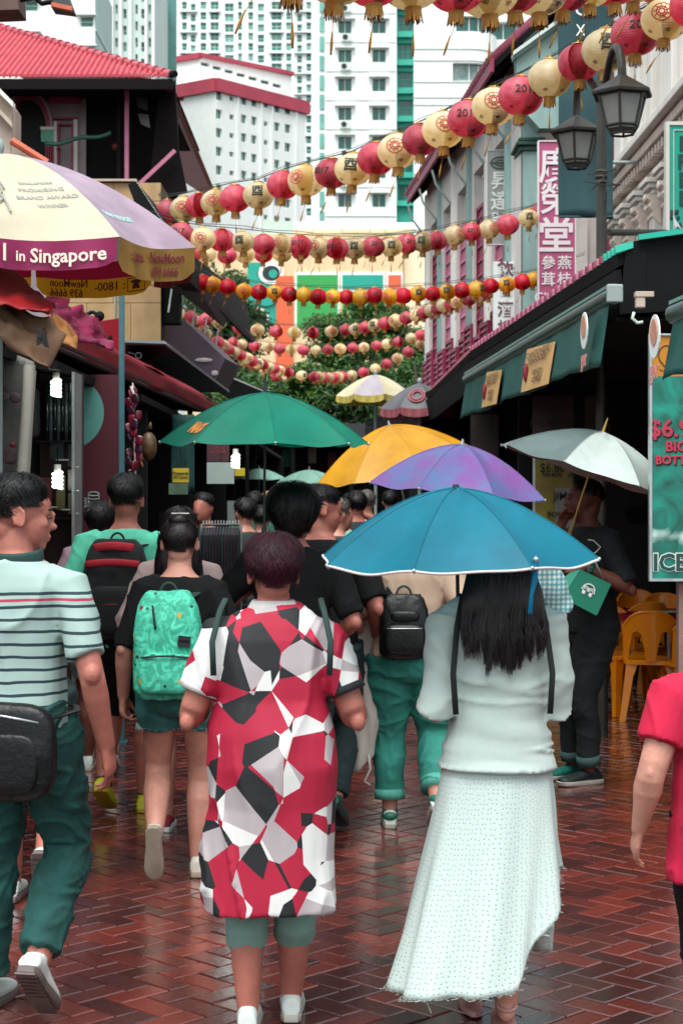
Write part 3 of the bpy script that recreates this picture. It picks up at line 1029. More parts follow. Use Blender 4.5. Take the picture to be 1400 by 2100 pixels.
for k in range(10):
 u = .22 + k * 1.62
 if u > f.L: break
 mb = MB(); mb.prism([f.pt(u - .07, 0, .06), f.pt(u + .07, 0, .06), f.pt(u + .1, 0, 0), f.pt(u - .1, 0, 0)], (0, 0, 6.9)); mb.build('pilaster', m_greyteal if k % 2 else m_trim, t)
 mb = MB(); mb.tube([f.pt(u, 6.2, .07), f.pt(u, 6.5, .3), f.pt(u, 6.72, .36)], .018, 8); mb.build('eave_bracket', m_pipe, t, smooth=40)
eo = [V(1.22, 30.6, 6.95), V(1.86, 20.7, 6.85)]
ei = [V(2.6, 30.6, 8.2), V(3.2, 20.7, 8.1)]
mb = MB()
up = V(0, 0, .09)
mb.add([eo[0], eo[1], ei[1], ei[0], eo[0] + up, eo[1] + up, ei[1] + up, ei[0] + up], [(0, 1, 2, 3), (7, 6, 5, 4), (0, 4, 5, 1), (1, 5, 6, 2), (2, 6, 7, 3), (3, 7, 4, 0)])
mb.build('eaves', m_shadewood, t)
m_mtile = mat('maroon_tile', '#7d2f45', rough=.6, var=.2)
for k in range(60):
 q = k / 60
 a = eo[0].lerp(eo[1], q) + up * 1.2; b_ = ei[0].lerp(ei[1], q) + up * 1.2
 mb = MB(); mb.tube([a - (b_ - a) * .03, b_], .09, 8); mb.build('roof_tile_row', m_mtile, t, smooth=True)
for k in range(30):
 q = (k + .5) / 30
 a = eo[0].lerp(eo[1], q); b_ = ei[0].lerp(ei[1], q)
 mb = MB(); mb.bar(a - V(0, 0, .04), b_ - V(0, 0, .04), .06, .08); mb.build('rafter', m_shadewood, t)
mb = MB(); mb.bar(eo[0] + V(-.03, 0, .03), eo[1] + V(-.03, 0, .03), .04, .16); mb.build('fascia', m_maroon, t)
mb = MB(); mb.prism([V(1.45, 30.3, 6.2), V(2.8, 30.3, 6.2), V(2.8, 30.3, 7.9), V(2.3, 30.3, 7.4)], (0, .2, 0)); mb.build('gable', m_trim, t)
# --- folded balcony shutters
t = thing('balcony_shutters', 'row of maroon louvred balcony shutters standing above the right stall roof', 'shutters', (1.7, 25, 2.4))
f = Face((1.39, 29.4), (1.99, 21.6), 2.4, 4.2)
n = 11
for k in range(n):
 u0 = f.L * k / n
 top = 4.05 - .10 * ((n - 1 - k) % 3)
 louvre(f, u0 + .01, u0 + f.L / n - .01, 2.4, top, .03 * (k % 2), m_maroon, t, 16)
# --- signs
def hanging_sign(name, label, px0, px1, py0, py1, Y, m, mf=None, frame=.02, thick=.08, arms=True):
 t = thing(name, label, 'sign', (PX((px0 + px1) / 2, Y), Y, PZ(py1, Y)))
 x0, x1, z0, z1 = PX(px0, Y), PX(px1, Y), PZ(py1, Y), PZ(py0, Y)
 mb = MB(); mb.bb(x0, x1, Y, Y + thick, z0, z1); mb.build('board', m, t, bevel=.004)
 if mf:
  for a, b, c, d in ((x0 - frame, x0, z0 - frame, z1 + frame), (x1, x1 + frame, z0 - frame, z1 + frame), (x0, x1, z1, z1 + frame), (x0, x1, z0 - frame, z0)):
   mb = MB(); mb.bb(a, b, Y - .012, Y + thick, c, d); mb.build('frame', mf, t)
 if arms:
  for z in (z0 + .15 * (z1 - z0), z1 - .1 * (z1 - z0)):
   mb = MB(); mb.tube([(x1 + .005, Y + thick / 2, z), (x1 + .85, Y + thick / 2, z)], .02, 6); mb.build('bracket', m_pipe, t)
 return t
def sgn(t, s_, px, py, Y, hpx, m, bold=0., sx=1., name='lettering', lsp=1.0):
 return text(name, s_, hpx * Y / F, P(px, py, Y - .006), (1, 0, 0), (0, 0, 1), m, t, bold * hpx * Y / F, .003, sx, lsp=lsp)
m_signpink = mat('sign_pink', '#a84a73', rough=.5, var=.08, vs=3)
m_signpale = mat('sign_lettering_pale', '#dcd3d6', rough=.5, var=.03)
m_ltr_white = mat('lettering_white', '#e6ece8', rough=.5, var=.02)
m_ltr_black = mat('lettering_black', '#101516', rough=.6, var=.1)
m_ltr_dkred = mat('lettering_dark_red', '#7c1c2c', rough=.6, var=.05)
t = hanging_sign('vertical_sign', 'tall pink vertical sign with white Chinese characters beside the lamp post', 1105, 1178, 290, 700, 17.5, m_signpink, m_signpale, .012)
sgn(t, '廣', 1142, 345, 17.5, 78, m_signpale, .012); sgn(t, '榮', 1142, 412, 17.5, 72, m_signpale, .012); sgn(t, '堂', 1140, 487, 17.5, 76, m_signpale, .02)
for c, x, y in (('參', 1124, 540), ('燕', 1157, 540), ('茸', 1124, 574), ('桂', 1157, 574)): sgn(t, c, x, y, 17.5, 30, m_signpale, .012)
sgn(t, 'CHONG', 1146, 610, 17.5, 27, m_signpale, .01)
m_signgrey = mat('sign_grey', '#9a9c98', rough=.45, metal=.2, var=.06)
t = hanging_sign('vertical_sign', 'grey metal vertical sign with an S emblem above white characters', 999, 1052, 308, 500, 22, m_signgrey, m_signpale, .012)
sgn(t, '昇', 1026, 372, 22, 40, m_ltr_white, .015); sgn(t, '達', 1026, 414, 22, 42, m_ltr_white, .015); sgn(t, '號', 1026, 456, 22, 40, m_ltr_white, .015)
m_embl = mat('emblem_dark_grey', '#4c504f', rough=.5, var=.05)
for rx, ry, r_ in ((20, 12, .008), (11, 6, .006)):
 mb = MB(); mb.tube([P(1026 + rx * math.cos(a), 333 + ry * math.sin(a), 21.985) for a in np.linspace(0.3 if rx < 15 else 0, 6.283 if rx > 15 else 5.4, 26)], r_, 6); mb.build('emblem', m_embl, t)
mb = MB(); mb.bar(P(1004, 333, 21.985), P(1048, 333, 21.985), .012, .014); mb.build('emblem', m_embl, t)
m_signwhite = mat('sign_white', '#d7dbd8', rough=.5, var=.05)
m_ltr_plum = mat('lettering_plum', '#6b4452', rough=.6, var=.1)
t = hanging_sign('vertical_sign', 'white vertical sign with dark plum characters below the grey sign', 1011, 1060, 536, 715, 21.4, m_signwhite, None)
for c, y in (('飲', 553), ('食', 594), ('酒', 636), ('樓', 674)): sgn(t, c, 1036, y, 21.4, 33, m_ltr_plum, .02)
m_banner = mat('dark_teal_cloth', '#1d4348', rough=.85, var=.14, vs=3, sheen=.2)
Y = 14.0
t = thing('hanging_banner', 'long dark teal cloth banner hanging behind the lamp post', 'banner', (PX(1200, Y), Y, PZ(445, Y)))
mb = MB()
nx, nz = 14, 30
g_ = []
for j in range(nz + 1):
 for i in range(nx + 1):
  u, v = i / nx, j / nz
  p = P(1145 + 112 * u, 445 - 520 * v, Y)
  p.y += .03 * math.sin(u * 9 + v * 2) * (1 - v * .6) + .02 * math.sin(v * 11)
  p.z += .012 * math.sin(u * 5) * (1 - v)
  g_.append(p)
fs = [(j * (nx + 1) + i, j * (nx + 1) + i + 1, (j + 1) * (nx + 1) + i + 1, (j + 1) * (nx + 1) + i) for j in range(nz) for i in range(nx)]
mb.add(g_, fs)
o = mb.build('cloth', m_banner, t, smooth=True)
sm = o.modifiers.new('s', 'SOLIDIFY'); sm.thickness = .004
sgn(t, 'X', 1190, 62, Y - .05, 34, m_ltr_white, .0, .8); sgn(t, 'C', 1190, 18, Y - .05, 44, m_ltr_white, .0, .8)
mb = MB(); mb.tube([P(1140, -78, Y), P(1262, -78, Y), V(3.3, Y, PZ(-78, Y))], .02, 8); mb.build('pole', m_iron, t)
mb = MB(); mb.tube([P(1145, 444, Y), P(1257, 444, Y)], .01, 6); mb.build('weight_bar', m_banner, t)
m_teal_sign = mat('teal_sign', '#0ba58e', rough=.4, var=.05)
m_ltr_dteal = mat('lettering_dark_teal', '#0b4540', rough=.5, var=.05)
Y = 14.3
t = hanging_sign('projecting_sign', 'bright teal sign with dark vertical letters at the right edge', 1372, 1440, 256, 500, Y, m_teal_sign, m_trim, .03, arms=False)
for c, y in (('F', 295), ('R', 333), ('E', 370), ('E', 408)): sgn(t, c, 1401, y, Y, 42, m_ltr_dteal, .03)
mb = MB(); mb.bar(P(1381, 266, Y - .006), P(1381, 480, Y - .006), .006, .006); mb.bar(P(1381, 266, Y - .006), P(1439, 266, Y - .006), .006, .006); mb.build('border_line', m_signpale, t)
mb = MB()
for c, r_ in (((1376, 440), (5, 11)), ((1386, 434), (6, 6)), ((1394, 462), (4, 7)), ((1390, 446), (4, 5))):
 mb.ell(P(c[0], c[1], Y - .004), (r_[0] * Y / F, .006, r_[1] * Y / F), 10, 6)
mb.build('bird_print', m_ltr_dteal, t)
mb = MB(); mb.prism([P(1379, 440, Y - .012), P(1386, 452, Y - .012), P(1398, 470, Y - .012), P(1388, 463, Y - .012), P(1384, 470, Y - .012)], (0, .006, 0)); mb.build('bird_print', m_signpale, t)
mb = MB(); mb.tube([P(1247, 476, 12.4), P(1366, 476, 14.3)], .025, 8); mb.build('support_pole', m_iron, t)
# == street lamps
m_lampglass = mat('lamp_glass', '#a9a9a4', rough=.35, var=.12, vs=6, trans=.35)
def lamp_head(parent, c, s_, n=6):
 """hexagonal lantern, c = bottom centre, total height about .34*s"""
 def ringp(r, z, off=0.26): return [c + V(r * s_ * math.cos(off + 2 * math.pi * k / n), r * s_ * math.sin(off + 2 * math.pi * k / n), z * s_) for k in range(n)]
 mb = MB(); mb.rings([ringp(.10, .012), ringp(.153, .222)], True); g_ = mb.build('glass', m_lampglass, parent)
 mb = MB()
 mb.rings([ringp(.205, .225), ringp(.21, .242), ringp(.20, .25), ringp(.045, .345), ringp(.03, .36), ringp(.03, .40), ringp(.02, .42)], True)
 mb.build('hood', m_iron, parent)
 mb = MB()
 lo, hi = ringp(.106, .03), ringp(.16, .225)
 for a, b in zip(lo, hi): mb.tube([a, b], .0095 * s_, 6)
 lo2 = ringp(.075, -.02)
 for k in range(n):
  mb.tube([lo[k], lo[(k + 1) % n]], .010 * s_, 6); mb.tube([hi[k], hi[(k + 1) % n]], .010 * s_, 6)
  mb.tube([lo[k], lo2[k]], .008 * s_, 6); mb.tube([lo2[k], lo2[(k + 1) % n]], .008 * s_, 6)
 mb.build('cage', m_iron, parent)
Y = 11.6
t = thing('street_lamp', 'tall iron street lamp with two hexagonal lanterns above the right stall roof', 'street lamp', (PX(1233, Y), Y, 0))
xb = PX(1233, Y)
mb = MB(); mb.tube([(xb, Y, 0), (xb, Y, PZ(420, Y)), (xb, Y, PZ(205, Y))], [.045, .036, .033], 14); mb.build('post', m_iron, t, smooth=40)
mb = MB(); mb.ell((xb, Y, PZ(200, Y)), (.05, .05, .045), 12, 8); mb.build('joint', m_iron, t, smooth=True)
lc, rc = P(1182, 338, Y + .9), P(1275, 268, Y - .7)
def arm(mid, end):
 mb = MB(); pts = []; ctrl = mid
 n = 26
 k = len(ctrl) - 1
 for i in range(n + 1):
  tt = i / n
  p = Vector((0, 0, 0))
  for j, cpt in enumerate(ctrl):
   p += cpt * (math.comb(k, j) * tt ** j * (1 - tt) ** (k - j))
  pts.append(p)
 mb.tube(pts, .027, 10); mb.build('arm', m_iron, t, smooth=40)
top = V(xb, Y, PZ(203, Y))
le, re_ = P(1182, 248, Y + .9), P(1276, 178, Y - .7)
arm([top, P(1222, 190, Y + .15), P(1205, 120, Y + .6), P(1176, 150, Y + .9), P(1182, 190, Y + .9), le], None)
arm([top, P(1245, 190, Y - .1), P(1248, 60, Y - .35), P(1272, 60, Y - .7), P(1276, 120, Y - .7), re_], None)
lamp_head(t, lc, 1.0); lamp_head(t, rc, 1.0)
mb = MB()
for k in range(3): mb.lathe([(.042, -.012), (.048, 0), (.042, .012)], 10, (xb, Y, PZ(352 + 11 * k, Y)))
mb.build('wire_wrap', m_iron, t)
mb = MB()
for a, b in (((1205, 356), (1262, 346)), ((1196, 370), (1270, 379)), ((1212, 388), (1246, 352)), ((1246, 360), (1240, 420)), ((1250, 372), (1272, 378))):
 mb.tube([P(*a, Y - .06), P((a[0] + b[0]) / 2, (a[1] + b[1]) / 2 + 3, Y - .08), P(*b, Y - .05)], .005, 5)
mb.build('loose_wire', m_iron, t)
Y = 31
t = thing('street_lamp', 'distant iron street lamp with a spike finial behind the yellow lanterns', 'street lamp', (PX(925, Y), Y, 0))
mb = MB(); mb.tube([P(924, 1200, Y), P(924, 700, Y), P(924, 668, Y)], [.06, .05, .045], 10); mb.build('post', m_iron, t, smooth=40)
mb = MB(); mb.tube([P(926, 625, Y - .3), P(927, 584, Y - .3)], [.05, .008], 6); mb.build('finial', m_iron, t)
mb = MB(); mb.tube([P(924, 690, Y), P(930, 678, Y - .3), P(930, 664, Y - .3)], .02, 6); mb.tube([P(924, 690, Y), P(914, 690, Y + .2), P(912, 676, Y + .3)], .02, 6); mb.build('arm', m_iron, t)
lamp_head(t, P(930, 663, Y - .3), .95); lamp_head(t, P(912, 676, Y + .3), .9)
# == left hall with the red tiled roof
m_rtile = mat('red_roof_tile', '#a8323e', rough=.5, var=.22, vs=3.5, bump=.15, bs=30)
m_rcap = mat('pale_red_ridge_tile', '#a8505a', rough=.55, var=.18, vs=5)
t = thing('tiled_hall', 'old hall with a red barrel tiled roof and dark open eaves at the upper left', 'building', (-5, 32, 0))
eY, eZ, hx = 30.0, PZ(160, 30.0), PX(350, 30.0)
slope = math.tan(math.radians(26.5))
sp = .104
for k in range(44):
 x = hx - .06 - k * sp
 m_ = (hx - x)
 Lr = min(m_, 4.6)
 mb = MB()
 rs = []
 nseg = max(2, int(Lr / .17))
 for i in range(nseg):
  for e, rr in ((0, .050), (.97, .043)):
   yy = (i + e) * Lr / nseg
   c = V(x, eY - .12 + yy, eZ + yy * slope)
   rs.append([c + V(rr * math.cos(a), 0, rr * 1.05 * math.sin(a)) for a in np.linspace(0, math.pi, 7)])
 mb.rings(rs, False, closed=False)
 mb.add(rs[0], [tuple(range(7))])
 mb.build('tile_row', m_rtile, t, smooth=35)
 mb = MB(); mb.quad((x - sp / 2 - .02, eY - .08, eZ - .012), (x - sp / 2 + .02, eY - .08, eZ - .012), (x - sp / 2 + .02, eY + Lr, eZ - .012 + Lr * slope), (x - sp / 2 - .02, eY + Lr, eZ - .012 + Lr * slope)); mb.build('pan_tile', m_rtile, t)
hl = 5.2
for k in range(34):
 a = k * .155
 c0 = V(hx - a + .03, eY + a - .1, eZ + a * slope + .05); c1 = V(hx - a - .155, eY + a + .125, eZ + (a + .165) * slope + .045)
 mb = MB(); mb.tube([c0, c1], [.075, .062], 10); mb.build('ridge_tile', m_rcap, t, smooth=40)
mb = MB(); mb.tube([V(hx + .1, eY - .2, eZ + .03), V(hx - .02, eY - .05, eZ + .06)], .06, 8); mb.build('ridge_end', m_shadewood, t)
mb = MB(); mb.bb(-9, hx + .05, eY - .14, eY - .06, eZ - .22, eZ - .04); mb.build('eave_board', m_shadewood, t)
mb = MB(); mb.add([(-9, eY - .05, eZ - .06), (hx + .02, eY - .05, eZ - .06), (hx + .02, eY + 6, eZ - .06), (-9, eY + 6, eZ - .06)], [(3, 2, 1, 0)]); mb.build('soffit', m_shadewood, t)
mb = MB(); mb.prism([V(hx, eY + .05, eZ - .1), V(hx - 6, eY + 6, eZ + 3.0), V(hx + .0, eY + 12, eZ - .1)], (-.1, 0, 0)); mb.build('far_roof_slope', m_rtile, t)
Yw = 31.2
m_wallshade = mat('hall_plaster', '#94878a', rough=.9, var=.18, vs=2, dirt=.2)
m_moul = mat('hall_maroon', '#7e1d3a', rough=.6, var=.15)
mb = MB(); mb.bb(PX(-60, Yw), PX(176, Yw), Yw, Yw + .3, 0, eZ - .07); mb.build('front_wall', m_wallshade, t)
m_arch_shade = mat('interior_shade', '#0b0d0f', rough=.9, var=.3)
def arch_pts(cx, cy, rx, ry, base, y):
 pts = [P(cx + rx * math.cos(a), cy - ry * math.sin(a), y) for a in np.linspace(0, math.pi, 20)]
 return [P(cx + rx, base, y)] + pts + [P(cx - rx, base, y)]
mb = MB(); mb.prism(arch_pts(56, 262, 38, 58, 420, Yw - .004), (0, .002, 0)); mb.build('arch_shade_panel', m_arch_shade, t)  # flat dark panel on the wall; an opening's shade put into its colour
for r0, w_, m_ in ((42, 8, m_moul), (50, 5, m_wallshade)):
 mb = MB()
 for k in range(20):
  a0, a1 = math.pi * k / 20, math.pi * (k + 1) / 20
  q = []
  for (r_, a) in ((r0, a0), (r0 + w_, a0), (r0 + w_, a1), (r0, a1)):
   q.append(P(56 + r_ * .95 * math.cos(a), 262 - r_ * 1.45 * math.sin(a), Yw - .1))
  mb.prism(q, (0, .095, 0))
 mb.build('arch_moulding', m_, t)
def hp(x0, x1, y0, y1, m_, d=.06, name='moulding'):
 mb = MB(); mb.bb(PX(x0, Yw), PX(x1, Yw), Yw - d, Yw - .003, PZ(y1, Yw), PZ(y0, Yw)); return mb.build(name, m_, t)
hp(104, 166, 202, 212, m_moul, .16); hp(110, 160, 242, 246, m_moul, .12)
hp(112, 118, 250, 400, m_plaster, .09, 'pilaster_edge'); hp(152, 160, 246, 400, m_plaster, .09, 'pilaster_edge')
for x in (119.5, 148): hp(x, x + 3.5, 254, 400, m_moul, .12)
hp(123, 148, 254, 258, m_moul, .12)
for x in (95, 100, 105, 110): hp(x, x + 2.5, 300, 400, m_moul, .12)
hp(86, 112, 268, 292, mat('jade_tile', '#2c7f63', rough=.4, var=.5, vs=20), .1, 'glazed_tile')
hp(85, 114, 262, 268, m_plaster, .12)
mb = MB(); mb.bb(PX(176, Yw), PX(362, Yw), Yw + .05, Yw + .3, 0, eZ - .07); mb.build('timber_wall', m_shadewood, t)
mb = MB(); mb.prism([P(330, 164, Yw - .6), P(359, 164, Yw - .6), P(366, 305, Yw - .6), P(384, 392, Yw - .6), P(300, 420, Yw - .6)], (0, .1, 0)); mb.build('side_screen', m_shadewood, t)
for x0, y0, x1, y1 in ((275, 178, 303, 226), (282, 232, 308, 262)):
 mb = MB(); mb.prism([P(x0, y0, Yw - .04), P(x1 - 4, y0 + 2, Yw - .04), P(x1, y1, Yw - .04), P(x0 + 7, y1 - 8, Yw - .04)], (0, .03, 0)); mb.build('skylight_pane', mat('dim_glass', '#5a5a5f', rough=.3, var=.2), t)
for x0, x1, y0, y1 in ((256, 264, 180, 420), (240, 248, 180, 420)):
 mb = MB(); mb.bb(PX(x0, 30.7), PX(x1, 30.7), 30.65, 30.75, PZ(y1, 30.7), PZ(y0, 30.7)); mb.build('post', m_pink if x0 == 256 else m_shadewood, t)
mb = MB(); mb.bar(P(285, 378, 30.4), P(359, 308, 30.4), .06, .07); mb.build('brace', m_pink, t)
mb = MB(); mb.tube([P(92 + 90 * q, 292 - 10 * q * q + 4 * math.sin(q * 6), 30.6) for q in np.linspace(0, 1.5, 12)], .04, 7); mb.build('green_pipe', mat('green_pipe', '#1f4d40', rough=.5, var=.2), t, smooth=True)
mb = MB()
for (x, y, r_) in ((28, 222, 10), (120, 305, 5), (238, 300, 9)):
 mb = MB(); mb.ell(P(x, y, 30.9), (r_ * .0088, r_ * .0088, r_ * .008), 10, 7); mb.build('hall_lantern', mat('dim_red', '#6e1626', rough=.6, var=.2), t, smooth=True)
# --- cream neighbour with stepped ledges and a small tiled hip
m_beige = mat('beige_plaster', '#b7a697', rough=.85, var=.12, vs=2, dirt=.2)
Y = 17
t = thing('beige_gable', 'beige gable end with stepped ledges and a short orange tiled edge at the left', 'building', (PX(-20, Y), Y, 0))
mb = MB(); mb.prism([P(-60, 140, Y), P(-10, 168, Y), P(24, 215, Y), P(22, 420, Y), P(-60, 420, Y)], (0, .5, 0)); mb.build('gable', m_beige, t)
mb = MB(); mb.bb(PX(-60, Y), PX(16, Y), Y + .05, Y + .45, 0, PZ(420, Y) + .0); mb.build('lower_wall', m_beige, t)
for a, b in (((-30, 150), (27, 208)), ((-30, 190), (25, 250))):
 mb = MB(); mb.prism([P(*a, Y - .12), P(*b, Y - .12), P(b[0], b[1] + 11, Y - .12), P(a[0], a[1] + 11, Y - .12)], (0, .117, 0)); mb.build('ledge', m_trim if a[1] < 160 else m_beige, t)
m_otile = mat('orange_tile', '#c05a3c', rough=.55, var=.2, vs=8)
for k in range(9):
 mb = MB(); mb.tube([P(24 + 8 * k, 288 + 5 * k, Y - .1), P(33 + 8 * k, 293.5 + 5 * k, Y - .1)], [.04, .036], 8); mb.build('hip_tile', m_otile, t, smooth=40)
mb = MB(); mb.prism([P(22, 292, Y), P(100, 342, Y), P(100, 420, Y), P(22, 420, Y)], (0, .2, 0)); mb.build('hip_wall', m_beige, t)
t = thing('eave_tip', 'dark eave tip with small tiles poking in at the top left corner', 'eave', P(40, -8, 12))
mb = MB(); mb.prism([P(-60, -40, 12), P(36, -25, 12), P(38, 18, 12), P(-60, 22, 12)], (0, .3, 0)); mb.build('board', mat('eave_brown', '#5a3f38', rough=.7, var=.2), t)
mb = MB(); mb.prism([P(100, -30, 12.2), P(135, -20, 12.2), P(149, 18, 12.2), P(104, 12, 12.2)], (0, .2, 0)); mb.build('tile_tip', mat('eave_tile_dark', '#33403f', rough=.6, var=.2), t)
mb = MB(); mb.bar(P(106, 9, 12.1), P(148, 18, 12.1), .05, .03); mb.build('tile_edge', m_otile, t)
mb = MB(); mb.tube([P(30, 0, 12.1), P(70, -6, 12.1), P(86, 6, 12.1), P(108, 2, 12.1)], .02, 6); mb.build('cable', m_black, t)
# == helpers for cloth and slabs
def slab(name, q, th, m, parent, bevel=0):
 q = [Vector(p) for p in q]
 n = (q[1] - q[0]).cross(q[3] - q[0]).normalized() * th
 mb = MB()
 mb.add(q + [p - n for p in q], [(0, 1, 2, 3), (7, 6, 5, 4), (0, 4, 5, 1), (1, 5, 6, 2), (2, 6, 7, 3), (3, 7, 4, 0)])
 return mb.build(name, m, parent, bevel=bevel)
def cloth(name, q, nx, ny, m, parent, wob=.02, fx=6., fy=3., seed=0, th=.004, edge=0.):
 q = [Vector(p) for p in q]
 n = (q[1] - q[0]).cross(q[3] - q[0]).normalized()
 pts = []
 for j in range(ny + 1):
  for i in range(nx + 1):
   u, v = i / nx, j / ny
   p = (q[0] * (1 - u) + q[1] * u) * (1 - v) + (q[3] * (1 - u) + q[2] * u) * v
   pts.append(p)
 k = np.array([[i / nx * fx, j / ny * fy, seed * 3.7] for j in range(ny + 1) for i in range(nx + 1)])
 d = vnoise(k, seed) * wob + vnoise(k * 2.3, seed + 5) * wob * .4
 d2 = vnoise(k * 1.7 + 9, seed + 2) * edge
 mb = MB()
 mb.add([p + n * float(a) + Vector((0, 0, float(b))) for p, a, b in zip(pts, d, d2)],
   [(j * (nx + 1) + i, j * (nx + 1) + i + 1, (j + 1) * (nx + 1) + i + 1, (j + 1) * (nx + 1) + i) for j in range(ny) for i in range(nx)])
 o = mb.build(name, m, parent, smooth=True)
 s_ = o.modifiers.new('s', 'SOLIDIFY'); s_.thickness = th
 return o
# == market parasols
def parasol(label, c, R, z_rim, z_apex, n, rot, cols, val, drop, mval, expo=1.8, name='market_parasol', pole=True, tilt=0.):
 """cols/mval: material per panel; returns thing and a surface function"""
 t = thing(name, label, 'parasol', (c[0], c[1], 0))
 C = V(c[0], c[1], 0)
 def dirv(k):
  a = rot + 2 * math.pi * k / n
  return V(math.cos(a), math.sin(a), 0)
 def zt(tt): return z_apex - (z_apex - z_rim) * tt ** expo
 def sp_(k, s_, tt, out=0.):
  d = dirv(k) * (1 - s_) + dirv(k + 1) * s_
  sag = 1 - .05 * math.sin(math.pi * s_) * tt
  p = C + d * R * tt * sag
  return V(p.x, p.y, tilt * (p.y - C.y) + zt(tt) - .03 * math.sin(math.pi * s_) * tt * (1 - .2 * tt) + out)
 for k in range(n):
  mb = MB(); nu, nv = 8, 12
  g_ = [sp_(k, i / nu, .015 + .985 * j / nv) for j in range(nv + 1) for i in range(nu + 1)]
  mb.add(g_, [(j * (nu + 1) + i, (j + 1) * (nu + 1) + i, (j + 1) * (nu + 1) + i + 1, j * (nu + 1) + i + 1) for j in range(nv) for i in range(nu)])
  mb.build('canopy_panel', cols[k % len(cols)], t, smooth=True)
  if drop:
   layers = mval[k % len(mval)]
   drop = val[k] if val else drop
   z0 = 0.
   for (m_, a, b) in layers:
    mb = MB(); nu = 16
    g_ = []
    for j in range(3):
     for i in range(nu + 1):
      p = sp_(k, .015 + .97 * i / nu, 1.)
      f_ = a + (b - a) * j / 2
      ed = math.sin(math.pi * i / nu)
      p = p + V(0, 0, -drop * f_ * (1 if b < .99 else (.75 + .25 * min(1, 4 * ed)))) - (dirv(k) + dirv(k + 1)).normalized() * .012 * math.sin(i * 1.3 + k) * f_
      g_.append(p)
    mb.add(g_, [(j * (nu + 1) + i, (j + 1) * (nu + 1) + i, (j + 1) * (nu + 1) + i + 1, j * (nu + 1) + i + 1) for j in range(2) for i in range(nu)])
    mb.build('valance', m_, t, smooth=True)
  mb = MB(); mb.tube([sp_(k, 0, q, -.015) for q in (.05, .3, .6, .98)], .008, 6); mb.build('rib', m_pipe, t)
 if pole:
  mb = MB(); mb.tube([(c[0], c[1], 0), (c[0], c[1], z_apex + .02)], .022, 10); mb.build('pole', m_pipe, t, smooth=40)
  mb = MB(); mb.ell((c[0], c[1], z_apex + .03), (.03, .03, .04), 10, 6); mb.build('finial', m_pipe, t, smooth=True)
 return t, sp_, dirv
m_pcream = mat('parasol_cream', '#bfb79f', rough=.6, var=.06, vs=4, trans=.15, dirt=.15)
m_plilac = mat('parasol_lilac', '#a58fa0', rough=.45, var=.15, vs=4, trans=.15, dirt=.2)
m_ppurple = mat('parasol_purple', '#8d1550', rough=.5, var=.12, vs=5, trans=.1)
m_ptan = mat('parasol_tan_valance', '#9c7430', rough=.6, var=.18, vs=6, trans=.2)
m_pyellow = mat('parasol_yellow_valance', '#e5a01c', rough=.6, var=.08, vs=6, trans=.35)
m_pred = mat('parasol_red_band', '#b5123f', rough=.6, var=.1, vs=5, trans=.3)
m_pdred = mat('parasol_dark_red', '#7a1227', rough=.6, var=.15, vs=5, trans=.2)
pc, pR = (-1.47, 7.3), .85
fullv = lambda m_: [(m_, 0., 1.)]
two = [(m_pred, 0., .48), (m_pyellow, .48, 1.)]
pt_, psurf, pdir = parasol('big cream and purple advertising parasol at the left with a printed valance', pc, pR, 2.70, 3.10, 8, -math.pi / 2,
 [m_pcream, m_plilac, m_plilac, m_pcream, m_pcream, m_pcream, m_pcream, m_pcream], [.115, .135, .135, .165, .165, .13, .115, .115], .165,
 [fullv(m_ppurple), fullv(m_ptan), fullv(m_pdred), two, two, fullv(m_ppurple), fullv(m_ppurple), fullv(m_ppurple)], tilt=.075)
EDGE = 2 * pR * math.sin(math.pi / 8)
def valtext(k, body, size, s0, zoff, m_, inside=False, bold=0., name='lettering', sx=1.0):
 a, b = psurf(k, 0, 1.), psurf(k, 1, 1.)
 n_ = (pdir(k) + pdir(k + 1)).normalized()
 d = (b - a)
 def fn(x, y, z):
  s_ = s0 + (-x if inside else x) / EDGE
  p = psurf(k, min(max(s_, .0), 1.), 1.)
  return p + V(0, 0, zoff + y) + n_ * ((-.016 if inside else .016) + (-z if inside else z))
 text(name, body, size, (0, 0, 0), (1, 0, 0), (0, 0, 1), m_, pt_, bold, .001, sx, fn)
m_txt_cream = mat('lettering_cream', '#e6d9c8', rough=.5, var=.02)
m_txt_brown = mat('lettering_brown_red', '#6e1d1f', rough=.6, var=.1)
valtext(0, '1', .095, .30, -.056, m_txt_cream, bold=.001)
valtext(0, 'in', .058, .40, -.064, m_txt_cream, bold=.001)
valtext(0, 'Singapore', .076, .69, -.062, m_txt_cream, bold=.0015)
valtext(1, 'NewMoon', .062, .64, -.042, m_txt_brown, bold=.001, sx=1.0)
valtext(1, '639 6666', .056, .62, -.098, m_txt_brown, bold=.001)
valtext(1, ': 1800-', .05, .24, -.06, m_txt_brown, bold=.001)
def backtext(k, body, size, s0, zoff, m_, bold=.001):
 n_ = (pdir(k) + pdir(k + 1)).normalized()
 def fn(x, y, z):
  p = psurf(k, min(max(s0 + x / EDGE, 0), 1), 1.)
  return p + V(0, 0, zoff + y) - n_ * (.018 + z)
 text('mirrored_lettering', body, size, (0, 0, 0), (1, 0, 0), (0, 0, 1), m_, pt_, bold, .001, 1., fn)
backtext(3, ': 1800-', .056, .31, -.118, m_txt_brown, .0005); backtext(3, 'NewMoon', .052, .66, -.10, m_txt_brown, .0005); backtext(3, '639 6666', .052, .68, -.145, m_txt_brown, .0005)
